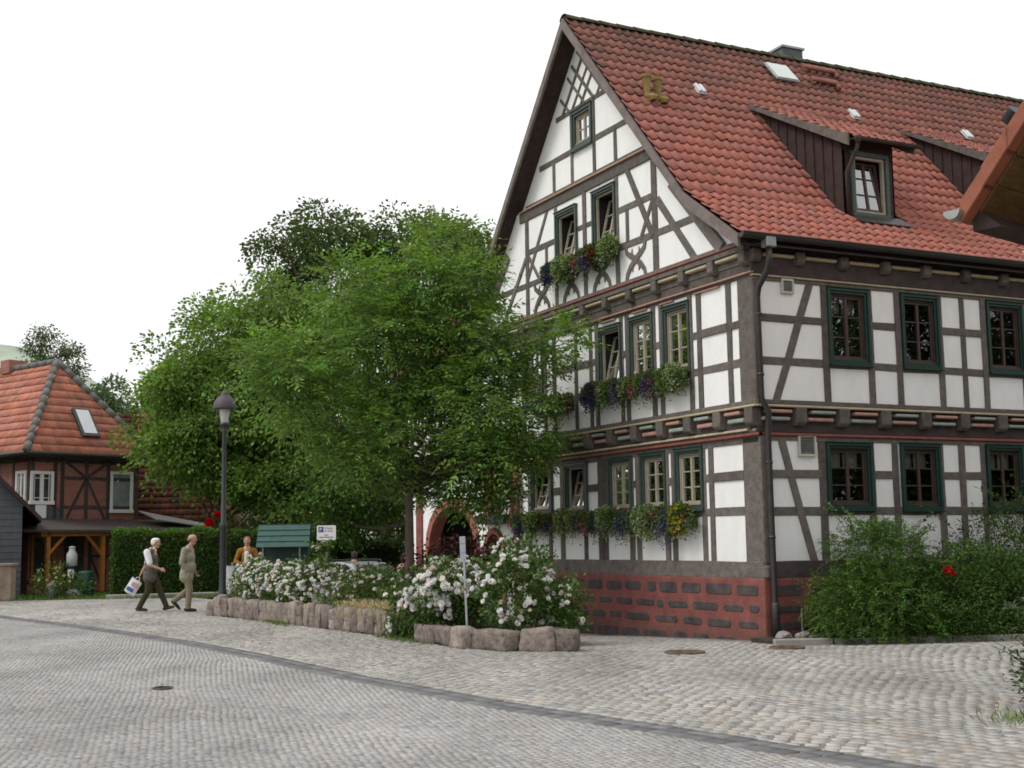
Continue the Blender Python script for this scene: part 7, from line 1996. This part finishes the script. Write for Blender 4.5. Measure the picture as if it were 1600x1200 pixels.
boulder(at(-13.75, 39.3), (.26, .2, .34), 'pointed grey boulder at the left of the cottage garden')
boulder(at(-13.15, 39.2), (.25, .2, .18), 'flat brownish boulder at the foot of the green barrel')
RBL = empty('rain_barrel', at(-13.05, 40.0), HEAD, 'dark green barrel in front of the brick house porch', 'barrel')
mb = MB(); mb.lathe([(.22, 0), (.25, .1), (.27, .4), (.25, .75), (.23, .8), (.20, .79)], (0, 0, 0), 18); mb.build('barrel_body', mat('green_plastic', (.012, .06, .045), .45, .15, 6), RBL, smooth=True)
GF = empty('milk_churn', at(-13.45, 39.9), HEAD, 'pale grey milk churn on a dark stand before the porch', 'churn')
mb = MB(); mb.lathe([(.13, .95), (.16, .97), (.16, 1.3), (.09, 1.42), (.09, 1.5), (.11, 1.52), (.02, 1.55)], (0, 0, 0), 16); mb.build('churn_body', mat('pale_enamel', (.42, .43, .45), .5, .1, 6), GF, smooth=True)
mb = MB(); mb.box((0, 0, .47), (.16, .16, .94)); mb.build('stand', M['timber_dark'], GF)
mb = MB(); mb.box((.0, -.085, .72), (.17, .012, .26)); mb.build('white_card', M['white_paint'], GF)

# ================================================================== CAMERA, SKY, SUN
cam = bpy.data.cameras.new('camera'); co = bpy.data.objects.new('camera', cam); COL.objects.link(co)
cam.sensor_fit = 'HORIZONTAL'; cam.sensor_width = 36.0; cam.lens = 36.0 * 2035 / 1600; cam.clip_start = .1; cam.clip_end = 3000
P_, R_, Y_ = math.radians(6.88), math.radians(.87), math.radians(26.25)
B_ = Matrix(((math.cos(Y_), math.sin(Y_), 0), (-math.sin(Y_), math.cos(Y_), 0), (0, 0, 1)))
MW = B_ @ Matrix.Rotation(P_, 3, 'X') @ Matrix.Rotation(R_, 3, 'Y')
# camera axes: right, up, back
right = MW @ Vector((1, 0, 0)); fwd = MW @ Vector((0, 1, 0)); upv = MW @ Vector((0, 0, 1))
co.matrix_world = Matrix(((right.x, upv.x, -fwd.x, CAM.x), (right.y, upv.y, -fwd.y, CAM.y), (right.z, upv.z, -fwd.z, CAM.z), (0, 0, 0, 1)))
SC.camera = co

SUN_EL, SUN_AZ = math.radians(52), Vector((-1.0, .12, 0)).normalized()      # sun behind thin cloud, to the left
sl = bpy.data.lights.new('sun', 'SUN'); sl.energy = 1.7; sl.angle = math.radians(24); sl.color = (1.0, .97, .92)
so = bpy.data.objects.new('sun', sl); COL.objects.link(so)
sd = (SUN_AZ * math.cos(SUN_EL) + Vector((0, 0, math.sin(SUN_EL)))).normalized()
so.rotation_euler = sd.to_track_quat('Z', 'Y').to_euler()
w = bpy.data.worlds.new('World'); SC.world = w; w.use_nodes = True
nt = w.node_tree; nt.nodes.clear(); N = nt.nodes; L = nt.links
out = N.new('ShaderNodeOutputWorld')
sky = N.new('ShaderNodeTexSky'); sky.sky_type = 'NISHITA'; sky.sun_disc = False; sky.sun_elevation = SUN_EL; sky.sun_rotation = math.atan2(SUN_AZ.x, SUN_AZ.y)
b1 = N.new('ShaderNodeBackground'); b1.inputs['Strength'].default_value = .08; L.new(sky.outputs[0], b1.inputs['Color'])
tc = N.new('ShaderNodeTexCoord'); nz = N.new('ShaderNodeTexNoise'); nz.inputs['Scale'].default_value = 2.2; nz.inputs['Detail'].default_value = 5
L.new(tc.outputs['Generated'], nz.inputs['Vector'])
mr = N.new('ShaderNodeMapRange'); mr.inputs['To Min'].default_value = 1.06; mr.inputs['To Max'].default_value = 1.34; L.new(nz.outputs['Fac'], mr.inputs['Value'])
b2 = N.new('ShaderNodeBackground'); b2.inputs['Color'].default_value = (1.0, 1.0, 1.0, 1); L.new(mr.outputs[0], b2.inputs['Strength'])
mx = N.new('ShaderNodeMixShader'); mx.inputs[0].default_value = .90; L.new(b1.outputs[0], mx.inputs[1]); L.new(b2.outputs[0], mx.inputs[2]); L.new(mx.outputs[0], out.inputs[0])
SC.view_settings.view_transform = 'Standard'; SC.view_settings.look = 'None'; SC.view_settings.exposure = 0; SC.view_settings.gamma = 1
SC.render.engine = 'CYCLES'
SC.cycles.max_bounces = 8; SC.cycles.transparent_max_bounces = 12; SC.cycles.diffuse_bounces = 3; SC.cycles.glossy_bounces = 3
SC.cycles.filter_width = 1.7
SC.cycles.use_denoising = True
